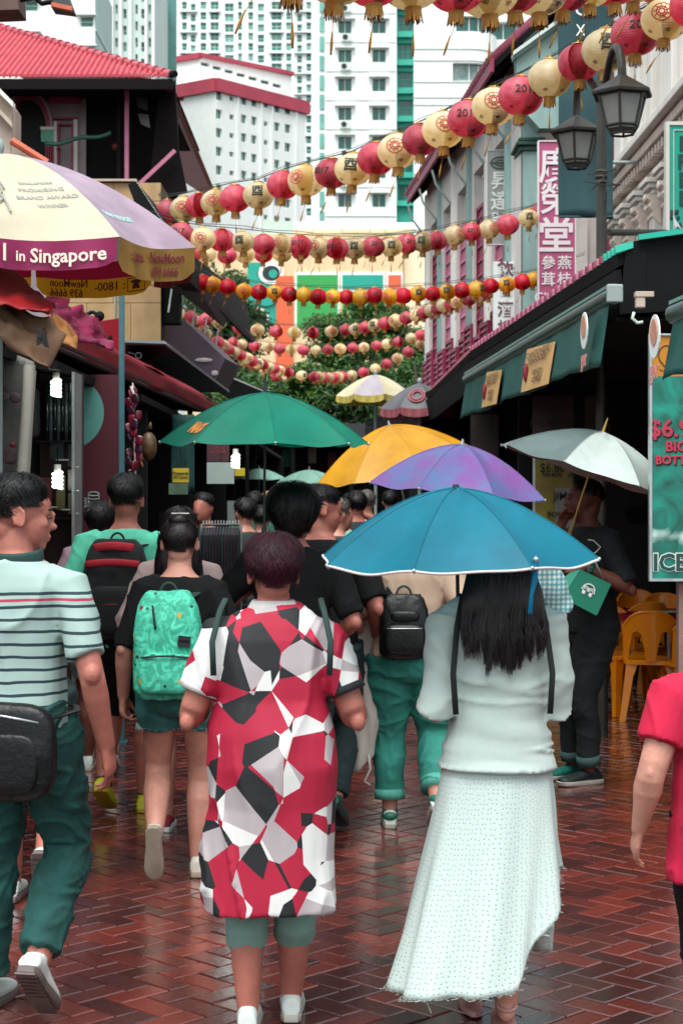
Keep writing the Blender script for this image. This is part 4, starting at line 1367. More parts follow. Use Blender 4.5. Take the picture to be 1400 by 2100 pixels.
def frame_on(k, s0, s1, za, zb, m_):
 n_ = (pdir(k) + pdir(k + 1)).normalized()
 q = [psurf(k, s0, 1.) + V(0, 0, za), psurf(k, s1, 1.) + V(0, 0, za), psurf(k, s1, 1.) + V(0, 0, zb), psurf(k, s0, 1.) + V(0, 0, zb)]
 mb = MB(); mb.tube([p - n_ * .018 for p in q + [q[0]]], .0025, 5); mb.build('telephone_mark', m_, pt_)
 c = sum((p for p in q), V(0, 0, 0)) / 4 - n_ * .02
 mb = MB(); e = (q[1] - q[0]).normalized()
 mb.prism([c + e * x + V(0, 0, z) for x, z in ((-.02, -.02), (.02, -.02), (.012, .006), (.024, .008), (.024, .018), (0, .024), (-.024, .018), (-.024, .008), (-.012, .006))], n_ * .002); mb.build('telephone_mark', m_, pt_)
frame_on(3, .05, .17, -.150, -.09, m_txt_brown)
m_txt_grey = mat('lettering_grey', '#8f8f88', rough=.6, var=.02)
def canopytext(k, body, size, s0, t0, m_):
 L_ = math.hypot(pR * math.cos(math.pi / 8), .4)
 def fn(x, y, z):
  tt = t0 - y / L_
  w_ = EDGE * tt
  return psurf(k, s0 + x / w_, tt, .004 + z)
 text('printed_award', body, size, (0, 0, 0), (1, 0, 0), (0, 0, 1), m_, pt_, .0005, .0005, 1., fn)
for i, (b_, sz) in enumerate((('SINGAPORE', .026), ('PROMISING', .036), ('BRAND AWARD', .034), ('WINNER', .030))):
 canopytext(0, b_, sz, .66 + .015 * i, .60 + .062 * i, m_txt_grey)
L_ = .9
mb = MB()
for k_ in range(2):
 mb.tube([psurf(0, .24 + .085 * math.cos(a) * (1 - .3 * k_), .70 + .09 * math.sin(a) * (1 - .35 * k_), .012) for a in np.linspace(.4 + k_, 6.0 + k_ * .5, 22)], .004, 5)
mb.tube([psurf(0, .24 + .1 * q, .74 - .1 * q + .16 * q * q, .014) for q in np.linspace(-.6, 1.2, 10)], .004, 5)
mb.build('award_emblem', m_txt_grey, pt_)
canopytext(1, 'new moon', .06, .36, .82, mat('lettering_mint', '#a8d6cc', rough=.5, var=.05))
m_fy = mat('parasol_pale_yellow', '#c9c2a2', rough=.6, var=.08, trans=.2); m_fg = mat('parasol_grey_lilac', '#a99fa8', rough=.6, var=.12, trans=.2)
m_fr = mat('parasol_pink_red', '#a85b62', rough=.6, var=.2, vs=8, trans=.2); m_fyv = mat('parasol_yellow_print', '#b5a54e', rough=.6, var=.2, vs=25)
Y = 23
parasol('pale yellow and grey parasol standing beyond the right stalls', (PX(770, Y), Y), 83 * Y / F, PZ(812, Y), PZ(768, Y), 8, .2, [m_fy, m_fg], None, .09, [fullv(m_fyv)], 1.6)
Y = 21
tp, sp2, dv2 = parasol('dark grey tilted parasol with a red oval print beyond the right stalls', (PX(840, Y) + .12, Y), 84 * Y / F, PZ(838, Y), PZ(786, Y), 8, .25, [mat('parasol_charcoal', '#5a5c60', rough=.5, var=.15, trans=.15)], None, .10, [fullv(m_fr)], 1.5)
mb = MB()
for k_ in (1.0, .7):
 mb.tube([sp2(5, .5 + .36 * k_ * math.cos(a), .66 + .2 * k_ * math.sin(a), .02) for a in np.linspace(0, 6.283, 24)], .012, 5)
mb.build('oval_print', m_fr, tp)
# == left stalls: shells
m_shell = mat('stall_shaded_boards', '#090b0d', spec=.2, rough=.8, var=.35, vs=5)  # near-black boards carry the shade of the stall interiors in their colour
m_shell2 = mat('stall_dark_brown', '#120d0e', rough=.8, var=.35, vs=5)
t = thing('stall_shell', 'shade-darkened shell of the stalls along the left side', 'stall', (-2.4, 20, 0))
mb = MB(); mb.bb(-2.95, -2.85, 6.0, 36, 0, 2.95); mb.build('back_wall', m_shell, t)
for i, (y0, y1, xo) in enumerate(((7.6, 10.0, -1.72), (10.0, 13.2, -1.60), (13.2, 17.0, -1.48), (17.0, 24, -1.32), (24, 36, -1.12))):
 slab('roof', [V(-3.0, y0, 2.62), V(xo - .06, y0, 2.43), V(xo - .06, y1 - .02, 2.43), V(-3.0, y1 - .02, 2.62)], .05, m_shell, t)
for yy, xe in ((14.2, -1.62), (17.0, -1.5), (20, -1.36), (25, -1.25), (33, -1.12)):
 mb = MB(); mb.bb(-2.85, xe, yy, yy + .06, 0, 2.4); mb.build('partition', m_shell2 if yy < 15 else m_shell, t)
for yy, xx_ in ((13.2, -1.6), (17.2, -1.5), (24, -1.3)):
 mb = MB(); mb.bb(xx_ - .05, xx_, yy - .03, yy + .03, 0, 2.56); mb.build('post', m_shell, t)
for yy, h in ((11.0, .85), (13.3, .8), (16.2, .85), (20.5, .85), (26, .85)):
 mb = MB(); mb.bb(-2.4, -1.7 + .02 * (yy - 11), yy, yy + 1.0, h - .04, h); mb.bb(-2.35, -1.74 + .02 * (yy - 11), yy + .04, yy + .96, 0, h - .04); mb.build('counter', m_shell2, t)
# --- tan block wall behind the parasol (kiosks further back)
m_tan = mat('tan_block', '#b3936a', rough=.85, var=.14, vs=4, bump=.2, bs=30, dirt=.2)
m_tanjoint = mat('tan_joint', '#5f4c38', rough=.9, var=.2)
Y = 19.5
t = thing('block_wall', 'tan block wall of a stall kiosk behind the advertising parasol', 'wall', (PX(250, Y), Y, 0))
mb = MB(); mb.bb(PX(92, Y), PX(329, Y), Y + .03, Y + .9, 0, PZ(373, Y)); mb.build('core', m_tanjoint, t)
rows = [374, 412, 470, 528, 585, 621, 705, 780]
for j in range(len(rows) - 1):
 xs_ = [92, 178, 268, 330] if j % 2 else [92, 140, 232, 330]
 for i in range(3):
  mb = MB(); mb.bb(PX(xs_[i] + .4, Y), PX(xs_[i + 1] - .4, Y), Y, Y + .0295, PZ(rows[j + 1] - .5, Y), PZ(rows[j] + .5, Y)); mb.build('block', m_tan, t, bevel=.003)
mb = MB(); mb.bb(PX(188, Y), PX(281, Y), Y - .06, Y + .95, PZ(373, Y) + .003, PZ(368, Y)); mb.build('coping', m_beige, t)
mb = MB(); mb.tube([P(237, 600, Y - .02), P(235, 660, Y - .02)], .01, 6); mb.build('conduit', m_pipe, t)
mb = MB(); mb.bb(PX(329.5, Y), PX(366, Y), Y + .1, Y + .4, PZ(660, Y), PZ(560, Y)); mb.build('dark_niche', m_shell, t)
# --- black tent roof with a dotted edge
_P = P
P = lambda x, y, Y: _P(x, y, Y * 1.62)
t = thing('tent_roof', 'black pitched canvas tent roof with a white stitched edge behind the parasol', 'tent', P(320, 560, 11))
Y = 11.0
mb = MB(); mb.prism([P(262, 378, Y), P(279, 371, Y), P(376, 520, Y), P(378, 566, Y), P(330, 560, Y)], (.05, 1.4, 0)); mb.build('canopy', m_black, t)
for k in range(34):
 q = k / 33
 c = P(279 + 97 * q, 370.5 + 149 * q, Y - .003)
 mb = MB(); mb.box(c, (.008, .006, .012)); mb.build('stitch', m_trim, t)
# --- dark roof slabs stepping down the street
t = thing('slat_awning', 'black corrugated awning with a bright metal end beside the tent roof', 'awning', P(450, 650, 13))
slab('sheet', [P(372, 505, 11.6), P(376, 560, 11.6), P(516, 702, 15.4), P(505, 610, 15.6)], .03, m_black, t)
slab('fascia', [P(350, 585, 11.55), P(377, 556, 11.55), P(470, 640, 13.9), P(455, 668, 13.9)], .03, mat('dull_purple', '#382c34', rough=.6, var=.2), t)
m_alu = mat('aluminium_edge', '#a9b0b0', rough=.35, metal=.7, var=.2, vs=20)
for k in range(3):
 slab('metal_edge', [P(458 + 5 * k, 612 + 2 * k, 14.6 + .1 * k), P(464 + 5 * k, 614 + 2 * k, 14.6 + .1 * k), P(523, 698 - 1 * k, 15.35 + .1 * k), P(516, 702 - 1 * k, 15.35 + .1 * k)], .02, m_alu if k != 1 else m_black, t)
for k in range(5):
 mb = MB(); mb.bar(P(352 + 24 * k, 592 + 20 * k, 12 + .6 * k), P(345 + 24 * k, 640 + 20 * k, 12 + .6 * k), .015, .02); mb.build('strut', m_alu, t)
t = thing('plum_awning', 'plum grey box awning with a pale printed figure', 'awning', P(400, 720, 13.5))
m_plum = mat('plum_awning', '#4a3a49', rough=.55, var=.15, vs=4)
mb = MB(); mb.prism([P(318, 660, 12.9), P(380, 658, 12.9), P(462, 735, 12.9), P(437, 790, 12.9), P(376, 745, 12.9), P(318, 742, 12.9)], (.1, 1.2, 0)); mb.build('box', m_plum, t)
mb = MB()
for c, r_ in (((418, 738), (30, 7)), ((440, 765), (12, 9))):
 mb.ell(P(c[0], c[1], 12.893), (r_[0] * 12.9 / F, .006, r_[1] * 12.9 / F), 12, 6)
mb.build('printed_figure', mat('faded_print', '#b7aeb0', rough=.6, var=.4, vs=15), t)
t = thing('black_awning', 'glossy black awning with a ghosted emblem below the plum awning', 'awning', P(330, 740, 11.5))
m_gblack = mat('glossy_black', '#070b0c', spec=.25, rough=.4, var=.4, vs=3)
slab('sheet', [P(256, 700, 10.6), P(340, 702, 10.6), P(470, 800, 13.6), P(256, 800, 12.6)], .03, m_gblack, t)
slab('rim', [P(256, 697, 10.58), P(338, 699, 10.58), P(341, 705, 10.58), P(256, 702, 10.58)], .02, mat('awning_rim', '#6c777a', rough=.4, var=.2), t)
slab('gutter', [P(300, 752, 10.9), P(308, 748, 10.9), P(440, 832, 13.4), P(432, 836, 13.4)], .02, mat('mint_gutter', '#6f9f98', rough=.4, var=.2), t)
mb = MB()
for k in range(2):
 mb.tube([P(284 + 6 * math.cos(a), 729 + 6 * math.sin(a), 10.72 - .1 * k) for a in np.linspace(0, 6.28, 13)], .006, 5)
mb.tube([P(262, 722, 10.75), P(276, 726, 10.75)], .012, 5)
mb.build('emblem', mat('faint_print', '#4a5558', rough=.6, var=.1), t)
for k in range(24):
 c = P(340 + 2.6 * k, 703 + 2.0 * k, 10.57 + .06 * k)
 mb = MB(); mb.box(c, (.006, .01, .02)); mb.build('rim_tooth', m_alu, t)
t = thing('end_awning', 'low black awning pointing into the street above the green umbrella', 'awning', P(490, 790, 17))
slab('sheet', [P(440, 800, 15.5), P(458, 768, 15.5), P(548, 806, 19.5), P(520, 850, 19.5)], .03, m_black, t)
slab('edge', [P(458, 765, 15.5), P(458, 769, 15.5), P(548, 807, 19.5), P(548, 804, 19.5)], .02, m_alu, t)
P = _P
# --- dark red awning, its covers and tarpaulins
m_dred = mat('dark_red_vinyl', '#7a0f20', spec=.15, rough=.6, var=.2, vs=4, bump=.1, bs=20)
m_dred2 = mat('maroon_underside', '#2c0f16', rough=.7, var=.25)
t = thing('red_awning', 'long dark red vinyl awning over the left stalls', 'awning', (-1.5, 14, 2.5))
a0, a1 = P(100, 645, 10.0), P(446, 829, 18.2)
b0, b1 = P(104, 705, 10.0), P(444, 852, 18.2)
cloth('front_fascia', [b0, b1, a1, a0], 40, 4, m_dred, t, .012, 12, 2, 3)
cloth('top_sheet', [a0 + V(0, 0, .003), a1 + V(0, 0, .003), a1 + V(-.9, 0, .5), a0 + V(-.9, 0, .5)], 24, 6, m_dred, t, .02, 8, 3, 4)
slab('underside', [b0 + V(0, 0, .02), b0 + V(-1.2, 0, .12), b1 + V(-1.2, 0, .12), b1 + V(0, 0, .02)], .02, m_dred2, t)
mb = MB(); mb.tube([b0 + V(-.02, 0, .0), b1 + V(-.02, 0, .0)], .02, 8); mb.build('front_bar', m_dred2, t)
t = thing('red_cover', 'bright dark red plastic cover sagging over the awning end at the left edge', 'tarpaulin', P(60, 600, 6.60))
cloth('sheet', [P(-30, 615, 6.50), P(98, 642, 6.55), P(117, 620, 6.90), P(-30, 525, 6.90)], 16, 8, mat('red_plastic', '#7a1015', spec=.2, rough=.5, var=.2, vs=4), t, .03, 4, 3, 6, .006)
t = thing('canvas_flap', 'stained tan canvas flap with a black sketch hanging under the red cover', 'tarpaulin', P(70, 680, 6.60))
m_canvas = mat('stained_canvas', '#4f3525', rough=.85, var=.35, vs=5, alt='#6b4f38', trans=.2)
cloth('flap', [P(-20, 668, 6.55), P(94, 762, 6.50), P(136, 690, 6.60), P(-10, 588, 6.70)], 18, 12, m_canvas, t, .04, 4, 4, 8, .006)
mb = MB()
for k in range(7):
 r_ = random.Random(k)
 pts = [P(88 + r_.uniform(-14, 14), 688 + r_.uniform(-18, 26), 6.50) for _ in range(4)]
 mb.tube(pts, .004, 5)
mb.build('sketch', m_ltr_black, t)
cloth('ear', [P(112, 700, 6.70), P(158, 715, 6.70), P(160, 690, 6.80), P(106, 632, 6.75)], 8, 8, mat('orange_canvas', '#a9713f', rough=.8, var=.25), t, .03, 4, 4, 9, .005)
t = thing('magenta_tarpaulin', 'crumpled magenta plastic tarpaulin lying on the red awning', 'tarpaulin', P(160, 660, 9.49))
cloth('sheet', [P(118, 670, 9.23), P(227, 722, 9.88), P(200, 655, 10.14), P(98, 598, 9.36)], 20, 14, mat('magenta_plastic', '#74103a', spec=.3, rough=.45, var=.3, vs=7, bump=.4, bs=14), t, .05, 7, 5, 12, .004)
mb = MB(); mb.tube([P(165 + 40 * q, 634 + 18 * q + 6 * math.sin(q * 7), 10.08) for q in np.linspace(0, 1, 12)], .012, 6); mb.ell(P(204, 648, 10.01), (.03, .03, .03), 8, 6); mb.build('rope', m_black, t)
t = thing('stall_sign_board', 'dull maroon board with a dark fitting behind the tarpaulin', 'board', P(225, 760, 11.31))
slab('board', [P(205, 790, 13.6), P(246, 790, 13.6), P(246, 652, 13.6), P(205, 658, 13.6)], .03, m_dred, t)
mb = MB(); mb.ell(P(226, 694, 13.55), (.018, .02, .03), 10, 7); mb.build('fitting', m_black, t)
# --- teal post
t = thing('teal_post', 'square teal steel post beside the maroon display board', 'post', (PX(249, 11.3), 11.3, 0))
mb = MB(); mb.bb(PX(243.5, 11.3), PX(254.5, 11.3), 11.3, 11.33, 0, PZ(602, 11.3)); mb.build('shaft', mat('teal_steel', '#2f5f66', rough=.5, var=.15), t, bevel=.003)
mb = MB(); mb.bb(PX(238, 11.3), PX(260, 11.3), 11.26, 11.37, 0, .012); mb.build('base_plate', mat('teal_steel'), t)
# --- printed tarpaulin wall and pipe at the left edge
t = thing('printed_tarpaulin', 'grey printed tarpaulin with fruit pictures hanging at the left edge', 'tarpaulin', P(20, 1000, 9.49))
m_tarp = mat('printed_tarp', '#6a6762', rough=.7, var=.2, vs=3, alt='#454a48', dirt=.3)
cloth('sheet', [P(-60, 1130, 9.43), P(46, 1130, 9.43), P(70, 742, 9.36), P(-60, 690, 9.36)], 14, 20, m_tarp, t, .02, 4, 3, 15, .004)
m_fruit = mat('fruit_print', '#4b3a40', rough=.7, var=.4, vs=20)
for c, r_ in (((8, 812), 11), ((31, 816), 11), ((12, 800), 9), ((20, 935), 17), ((26, 912), 6)):
 mb = MB(); mb.ell(P(c[0], c[1], 9.32), (r_ * 9.36 / F, .008, r_ * 9.36 / F), 12, 8); mb.build('fruit_print', m_fruit if c[1] != 912 else mat('lettering_dark_red'), t)
text('lettering', '人氣甜品', 13 * 9.36 / F, P(28, 745, 9.31), (1, 0, -.06), (0, 0, 1), m_ltr_black, t, 0, .001)
t = thing('white_pipe', 'thick off-white plastic downpipe leaning beside the tarpaulin', 'pipe', P(50, 1120, 9.23))
mb = MB(); mb.tube([P(61, 748, 9.23), P(55, 850, 9.23), P(44, 985, 9.23), P(38, 1130, 9.23)], .032, 12); mb.build('pipe', mat('old_white_pipe', '#9d9a90', rough=.5, var=.15, vs=5), t, smooth=40)
mb = MB(); mb.tube([P(70, 760, 9.26), P(64, 850, 9.26), P(56, 985, 9.26), P(48, 1130, 9.26)], .012, 8); mb.build('thin_pipe', mat('old_white_pipe'), t, smooth=40)
# --- lit souvenir cabinet
m_bulb = mat('lit_bulb', '#f4fff4', rough=.4, var=0, emit=3.5)
def bulb(label, c, s_=1.0, hang=.25):
 t = thing('light_bulb', label, 'bulb', c, 'lit bulbs in the left stalls')
 mb = MB()
 n = 60
 pts = [Vector(c) + V(.026 * s_ * math.cos(a), .026 * s_ * math.sin(a), -.05 * s_ + .10 * s_ * i / n) for i, a in ((i, i / n * 2 * math.pi * 4) for i in range(n + 1))]
 mb.tube(pts, .0095 * s_, 6); mb.build('spiral_tube', m_bulb, t, smooth=True)
 mb = MB(); mb.tube([Vector(c) + V(0, 0, .055 * s_), Vector(c) + V(0, 0, .10 * s_)], .022 * s_, 10); mb.build('socket', m_trim, t, smooth=40)
 mb = MB(); mb.tube([Vector(c) + V(0, 0, .10 * s_), Vector(c) + V(0, 0, .10 * s_ + hang)], .004, 5); mb.build('cord', m_black, t)
bulb('bright spiral bulb hanging at the top of the souvenir cabinet', P(115, 796, 10.2), .95, .12)
bulb('spiral bulb half hidden above the head of the striped shirt man', P(118, 985, 10.2), .95, .1)
bulb('spiral bulb hanging below the green umbrella', P(483, 946, 13.0), .95, .5)
t = thing('souvenir_cabinet', 'dark souvenir cabinet with framed goods lit by bulbs', 'cabinet', P(125, 1300, 10.6))
Y = 10.7
mb = MB(); mb.bb(PX(70, Y), PX(166, Y), Y + .05, Y + .12, .1, PZ(765, Y)); mb.build('back_panel', mat('cabinet_brown', '#3a1d1d', rough=.6, var=.3), t)
for x0, x1 in ((160, 165.5), (74, 79)):
 mb = MB(); mb.bb(PX(x0, Y), PX(x1, Y), Y - .25, Y + .049, .0, PZ(768, Y)); mb.build('side', mat('cabinet_grey', '#7d7f80', rough=.45, var=.2) if x0 > 100 else m_shell, t)
for py in (905, 1060, 1180):
 mb = MB(); mb.bb(PX(79.2, Y), PX(159.8, Y), Y - .22, Y + .049, PZ(py + 4, Y), PZ(py, Y)); mb.build('shelf', m_shell, t)
m_sleeve = mat('plastic_sleeve', '#6f7676', rough=.12, var=.4, vs=9, alt='#27393a')
for k in range(8):
 x = 96 + 8 * k
 mb = MB(); mb.tube([P(x, 785, Y - .14), P(x + 1, 850, Y - .13 + .02 * (k % 2)), P(x, 903, Y - .14)], [.012, .016, .011], 7); mb.build('hanging_sleeve', m_sleeve if k % 2 else mat('dark_sleeve', '#1c2326', rough=.15, var=.4, vs=9), t, smooth=True)
for i, (x, y, w, h) in enumerate(((156, 935, 12, 44), (156, 985, 12, 42), (156, 1032, 12, 42), (128, 925, 26, 36), (100, 1010, 34, 60), (135, 1010, 18, 70))):
 mb = MB(); mb.bb(PX(x - w / 2, Y), PX(x + w / 2, Y), Y - .2, Y - .17, PZ(y + h / 2, Y), PZ(y - h / 2, Y)); o = mb.build('framed_picture', mat('picture_%d' % (i % 3), ['#20282a', '#4a1f22', '#4a4426'][i % 3], rough=.3, var=.4, vs=12), t)
 mb = MB(); mb.bar(P(x - w / 2, y + h / 2, Y - .205), P(x + w / 2, y + h / 2, Y - .205), .012, .008); mb.build('frame_edge', m_alu, o)
mb = MB(); mb.bb(PX(70, Y), PX(95, Y), Y - .3, Y - .2, PZ(900, Y), PZ(800, Y)); mb.build('dark_garment', mat('dark_cloth', '#181c22', rough=.8, var=.3), t, bevel=.03)
mb = MB(); mb.bb(PX(71, Y), PX(79, Y), Y - .34, Y - .31, PZ(885, Y), PZ(815, Y)); mb.build('green_scarf', mat('green_scarf', '#0f6a50', rough=.8, var=.2), t, bevel=.01)
# --- maroon board with pale circle and banknote drawing
Y = 11.5
t = thing('display_board', 'maroon board with a pale teal circle and a white banknote drawing', 'sign', (PX(205, Y), Y, 0))
m_mboard = mat('maroon_board', '#4d1622', rough=.5, var=.12, vs=4)
mb = MB(); mb.bb(PX(168, Y), PX(244, Y), Y, Y + .04, .05, PZ(768, Y)); mb.build('board', m_mboard, t)
mb = MB(); mb.bb(PX(163.5, Y), PX(167.8, Y), Y - .02, Y + .05, .0, PZ(768, Y)); mb.build('edge_strip', mat('strip_grey', '#8b8f90', rough=.4, var=.15), t)
pts = [P(168, 846 + 69, Y - .004)] + [P(137 + 76 * math.cos(a), 846 + 76 * math.sin(a), Y - .004) for a in np.linspace(1.14, -1.14, 24)]
mb = MB(); mb.prism(pts, (0, .003, 0)); mb.build('circle', mat('pale_teal_print', '#5c9a92', rough=.55, var=.08), t)
m_line = mat('board_line_grey', '#9aa5a5', rough=.5, var=.05)
def ln(pts, r_=.004):
 mb = MB(); mb.tube([P(x, y, Y - .004) for x, y in pts], r_, 5); mb.build('banknote_drawing', m_line, t)
ln([(170, 1040), (216, 1028), (222, 1050), (174, 1062), (170, 1040)], .005); ln([(178, 1063), (226, 1052), (223, 1036)]); ln([(179, 1042), (212, 1034), (216, 1048), (180, 1056), (179, 1042)], .003)
for k in range(4): ln([(192 + 11 * math.cos(a), 1013 + 7 * k + 4 * math.sin(a)) for a in np.linspace(0 if k == 0 else .0, 6.28 if k == 0 else 3.14, 16)], .0045)
ln([(181, 1013), (181, 1034)]); ln([(203, 1013), (203, 1030)])
for k in range(3): ln([(170 + 7 * math.cos(a), 1024 + 6 * k + 3 * math.sin(a)) for a in np.linspace(-1.2, 1.5, 8)], .0045)
ln([(194 + 7 * math.cos(a), 1045 + 7 * math.sin(a)) for a in np.linspace(0, 6.28, 16)], .005)
text('lettering', '$', 14 * Y / F, P(194, 1045, Y - .006), (1, 0, 0), (0, 0, 1), m_line, t, .001, .001)
text('lettering', 'Cla', 17 * Y / F, P(193, 1075, Y - .004), (1, 0, 0), (0, 0, 1), m_line, t, .0, .001)
text('lettering', '0 •', 13 * Y / F, P(180, 1101, Y - .004), (1, 0, 0), (0, 0, 1), m_line, t, .0, .001)
# --- hanging goods and cards in the dim stalls
t = thing('hanging_packets', 'string of shiny dark red packets hanging beside the teal post', 'packets', P(280, 980, 12.2))
for k in range(22):
 r_ = random.Random(k + 40)
 c = P(270 + r_.uniform(-8, 16), 800 + k * 8.6, 12.2 + r_.uniform(-.06, .06))
 M_ = Matrix.Rotation(r_.uniform(-.5, .5), 3, 'Y') @ Matrix.Rotation(r_.uniform(-.6, .6), 3, 'Z')
 mb = MB(); mb.ell(c, (.028, .010, .036), 10, 6, M_, e=.55); mb.build('packet', mat('foil_%d' % (k % 3), ['#5e1628', '#7a2038', '#3a1a2a'][k % 3], rough=.15, var=.4, vs=20), t, smooth=True)
mb = MB(); mb.tube([P(272, 785, 12.2), P(278, 980, 12.2)], .006, 5); mb.tube([P(268, 792, 12.15), P(277, 815, 12.15)], [.012, .006], 6); mb.build('cord', m_trim, t)
t = thing('hanging_bag', 'brown netted bag hanging in the dim stall beside the red packets', 'bag', P(305, 945, 12.6))
mb = MB(); mb.ell(P(305, 915, 12.6), (.062, .06, .105), 12, 9); mb.tube([P(307, 880, 12.6), P(309, 866, 12.6)], [.02, .008], 7); mb.build('sack', mat('brown_net', '#4f3a22', rough=.5, var=.5, vs=25), t, smooth=True)
mb = MB(); mb.ell(P(288, 945, 12.3), (.008, .008, .05), 7, 6, Matrix.Rotation(-.4, 3, 'Y')); mb.build('orange_charm', mat('orange_charm', '#c0681a', rough=.4, var=.1), t)
m_card_y = mat('yellow_card', '#b09a18', rough=.6, var=.08); m_card_w = mat('pale_card', '#87938f', rough=.6, var=.08)
def card(name, label, x0, x1, y0, y1, Y, m_, txt=None, sz=10, mt=None):
 t = thing(name, label, 'sign', P((x0 + x1) / 2, y1, Y))
 mb = MB(); mb.bb(PX(x0, Y), PX(x1, Y), Y, Y + .008, PZ(y1, Y), PZ(y0, Y)); mb.build('card', m_, t)
 mb = MB(); mb.tube([P((x0 + x1) / 2, y0, Y), P((x0 + x1) / 2, y0 - 40, Y)], .002, 4); mb.build('string', m_black, t)
 if txt: text('lettering', txt, sz * Y / F, P((x0 + x1) / 2, (y0 + y1) / 2, Y - .004), (1, 0, 0), (0, 0, 1), mt or m_ltr_black, t, .0006, .001, .9, lsp=.9)
card('price_card', 'yellow price card reading 50 cents in the dim stall', 354, 387, 960, 989, 13.6, m_card_y, 'Postcards\n50 Cents', 9)
card('pale_card', 'pale green card pinned below the yellow price card', 346, 385, 991, 1014, 13.7, mat('green_card', '#5f7a62', rough=.6, var=.3, vs=12))
card('pale_notice', 'pale grey notice sheet left of the hanging bulb', 424, 480, 948, 992, 13.4, m_card_w)
card('small_price_card', 'small dark yellow card right of the hanging bulb', 481, 502, 960, 976, 13.7, m_card_y)
card('red_notice', 'dark red notice with faint text above the pale notice', 424, 470, 900, 946, 13.5, mat('red_notice', '#3b0f18', rough=.6, var=.2), '5 FOR\n10 ITEMS', 9, mat('dim_red_text', '#7c3038', rough=.6))
card('menu_card', 'grey notice with a green emblem beside the clothes rack', 466, 496, 1027, 1078, 14.5, mat('grey_notice', '#5d6765', rough=.6, var=.15))
t = thing('green_curtain', 'dark green cloth hanging at the back of the dim stall', 'cloth', P(375, 1000, 15))
cloth('cloth', [P(350, 1010, 15.2), P(398, 1010, 15.2), P(398, 850, 15.2), P(352, 850, 15.2)], 12, 10, mat('dark_green_cloth', '#0d3a38', rough=.8, var=.3), t, .04, 6, 2, 21, .005)
for i, (x0, x1, y0, y1, c) in enumerate(((512, 528, 838, 900, '#7a1a22'), (548, 590, 870, 905, '#3a1220'), (528, 548, 865, 905, '#5a1822'), (590, 625, 880, 910, '#20202a'))):
 t = thing('hanging_cloth', ['small bright red cloth hanging under the green umbrella', 'wide plum cloth hanging right of the umbrella shaft', 'dark red cloth hanging left of the umbrella shaft', 'dark cloth hanging beside the yellow umbrella'][i], 'cloth', P((x0 + x1) / 2, y1, 17 + i))
 cloth('cloth', [P(x0, y1, 17 + i), P(x1, y1, 17 + i), P(x1 - 2, y0, 17 + i), P(x0 + 2, y0, 17 + i)], 8, 6, mat('hang_cloth_%d' % i, c, rough=.8, var=.25), t, .03, 4, 2, 30 + i, .005)
Y = 12.2
t = thing('clothes_rack', 'chrome clothes rack hung with dark printed garments behind the women', 'rack', (PX(450, Y), Y, 0))
mb = MB(); mb.tube([P(412, 1076, Y), P(494, 1076, Y)], .009, 8); mb.build('rail', m_iron, t)
for x in (413, 493):
 mb = MB(); mb.tube([P(x, 1076, Y), V(PX(x, Y), Y, 0)], .012, 8); mb.build('upright', m_alu, t)
 mb = MB(); mb.bar(V(PX(x, Y), Y - .25, .015), V(PX(x, Y), Y + .25, .015), .03, .03); mb.build('foot', m_alu, t)
gc = ['#12181c', '#1d2a2c', '#2a1a26', '#14262a', '#301820', '#1a1c28']
for k in range(13):
 x = PX(417 + 6 * k, Y)
 mb = MB()
 h_ = .75 + .08 * ((k * 7) % 3)
 zt_ = PZ(1082, Y)
 mb.rings([[V(x + .018 * math.cos(a) * w_, Y + .19 * math.sin(a) * w2, z) for a in np.linspace(0, 6.283, 12, endpoint=False)] for z, w_, w2 in ((zt_, .4, .1), (zt_ - .05, .9, .9), (zt_ - .2, 1., 1.), (zt_ - h_, 1.2, 1.05))], True)
 o = mb.build('garment', mat('garment_%d' % (k % 6), gc[k % 6], rough=.7, var=.8, vs=22), t, smooth=40)
 mb = MB(); mb.tube([V(x, Y, zt_), V(x, Y, zt_ + .03), V(x, Y + .012, zt_ + .05)], .003, 5); mb.build('hanger', m_pipe, o)
# == right stalls
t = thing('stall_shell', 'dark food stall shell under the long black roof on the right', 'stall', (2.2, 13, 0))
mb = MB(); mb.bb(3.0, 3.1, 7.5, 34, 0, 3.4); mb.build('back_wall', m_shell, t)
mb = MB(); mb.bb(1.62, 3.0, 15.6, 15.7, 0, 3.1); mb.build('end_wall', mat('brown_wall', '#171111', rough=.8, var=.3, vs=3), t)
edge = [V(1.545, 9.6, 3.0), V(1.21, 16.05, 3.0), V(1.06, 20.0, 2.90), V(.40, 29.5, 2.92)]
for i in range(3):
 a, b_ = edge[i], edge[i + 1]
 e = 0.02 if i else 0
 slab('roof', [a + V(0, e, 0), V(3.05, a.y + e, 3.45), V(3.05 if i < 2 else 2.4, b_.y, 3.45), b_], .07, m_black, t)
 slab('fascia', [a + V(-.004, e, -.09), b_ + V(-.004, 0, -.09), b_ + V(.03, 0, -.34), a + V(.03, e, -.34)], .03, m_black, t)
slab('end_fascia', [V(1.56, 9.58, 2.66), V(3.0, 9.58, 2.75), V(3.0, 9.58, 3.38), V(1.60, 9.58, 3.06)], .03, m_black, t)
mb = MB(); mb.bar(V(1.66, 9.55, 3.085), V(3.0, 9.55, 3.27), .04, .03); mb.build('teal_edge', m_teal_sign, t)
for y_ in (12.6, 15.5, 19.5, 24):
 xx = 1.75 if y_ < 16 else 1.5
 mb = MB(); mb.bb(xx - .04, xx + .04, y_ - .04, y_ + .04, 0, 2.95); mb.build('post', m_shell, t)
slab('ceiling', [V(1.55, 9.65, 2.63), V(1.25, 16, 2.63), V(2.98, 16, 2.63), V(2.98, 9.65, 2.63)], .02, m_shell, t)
nt = 62
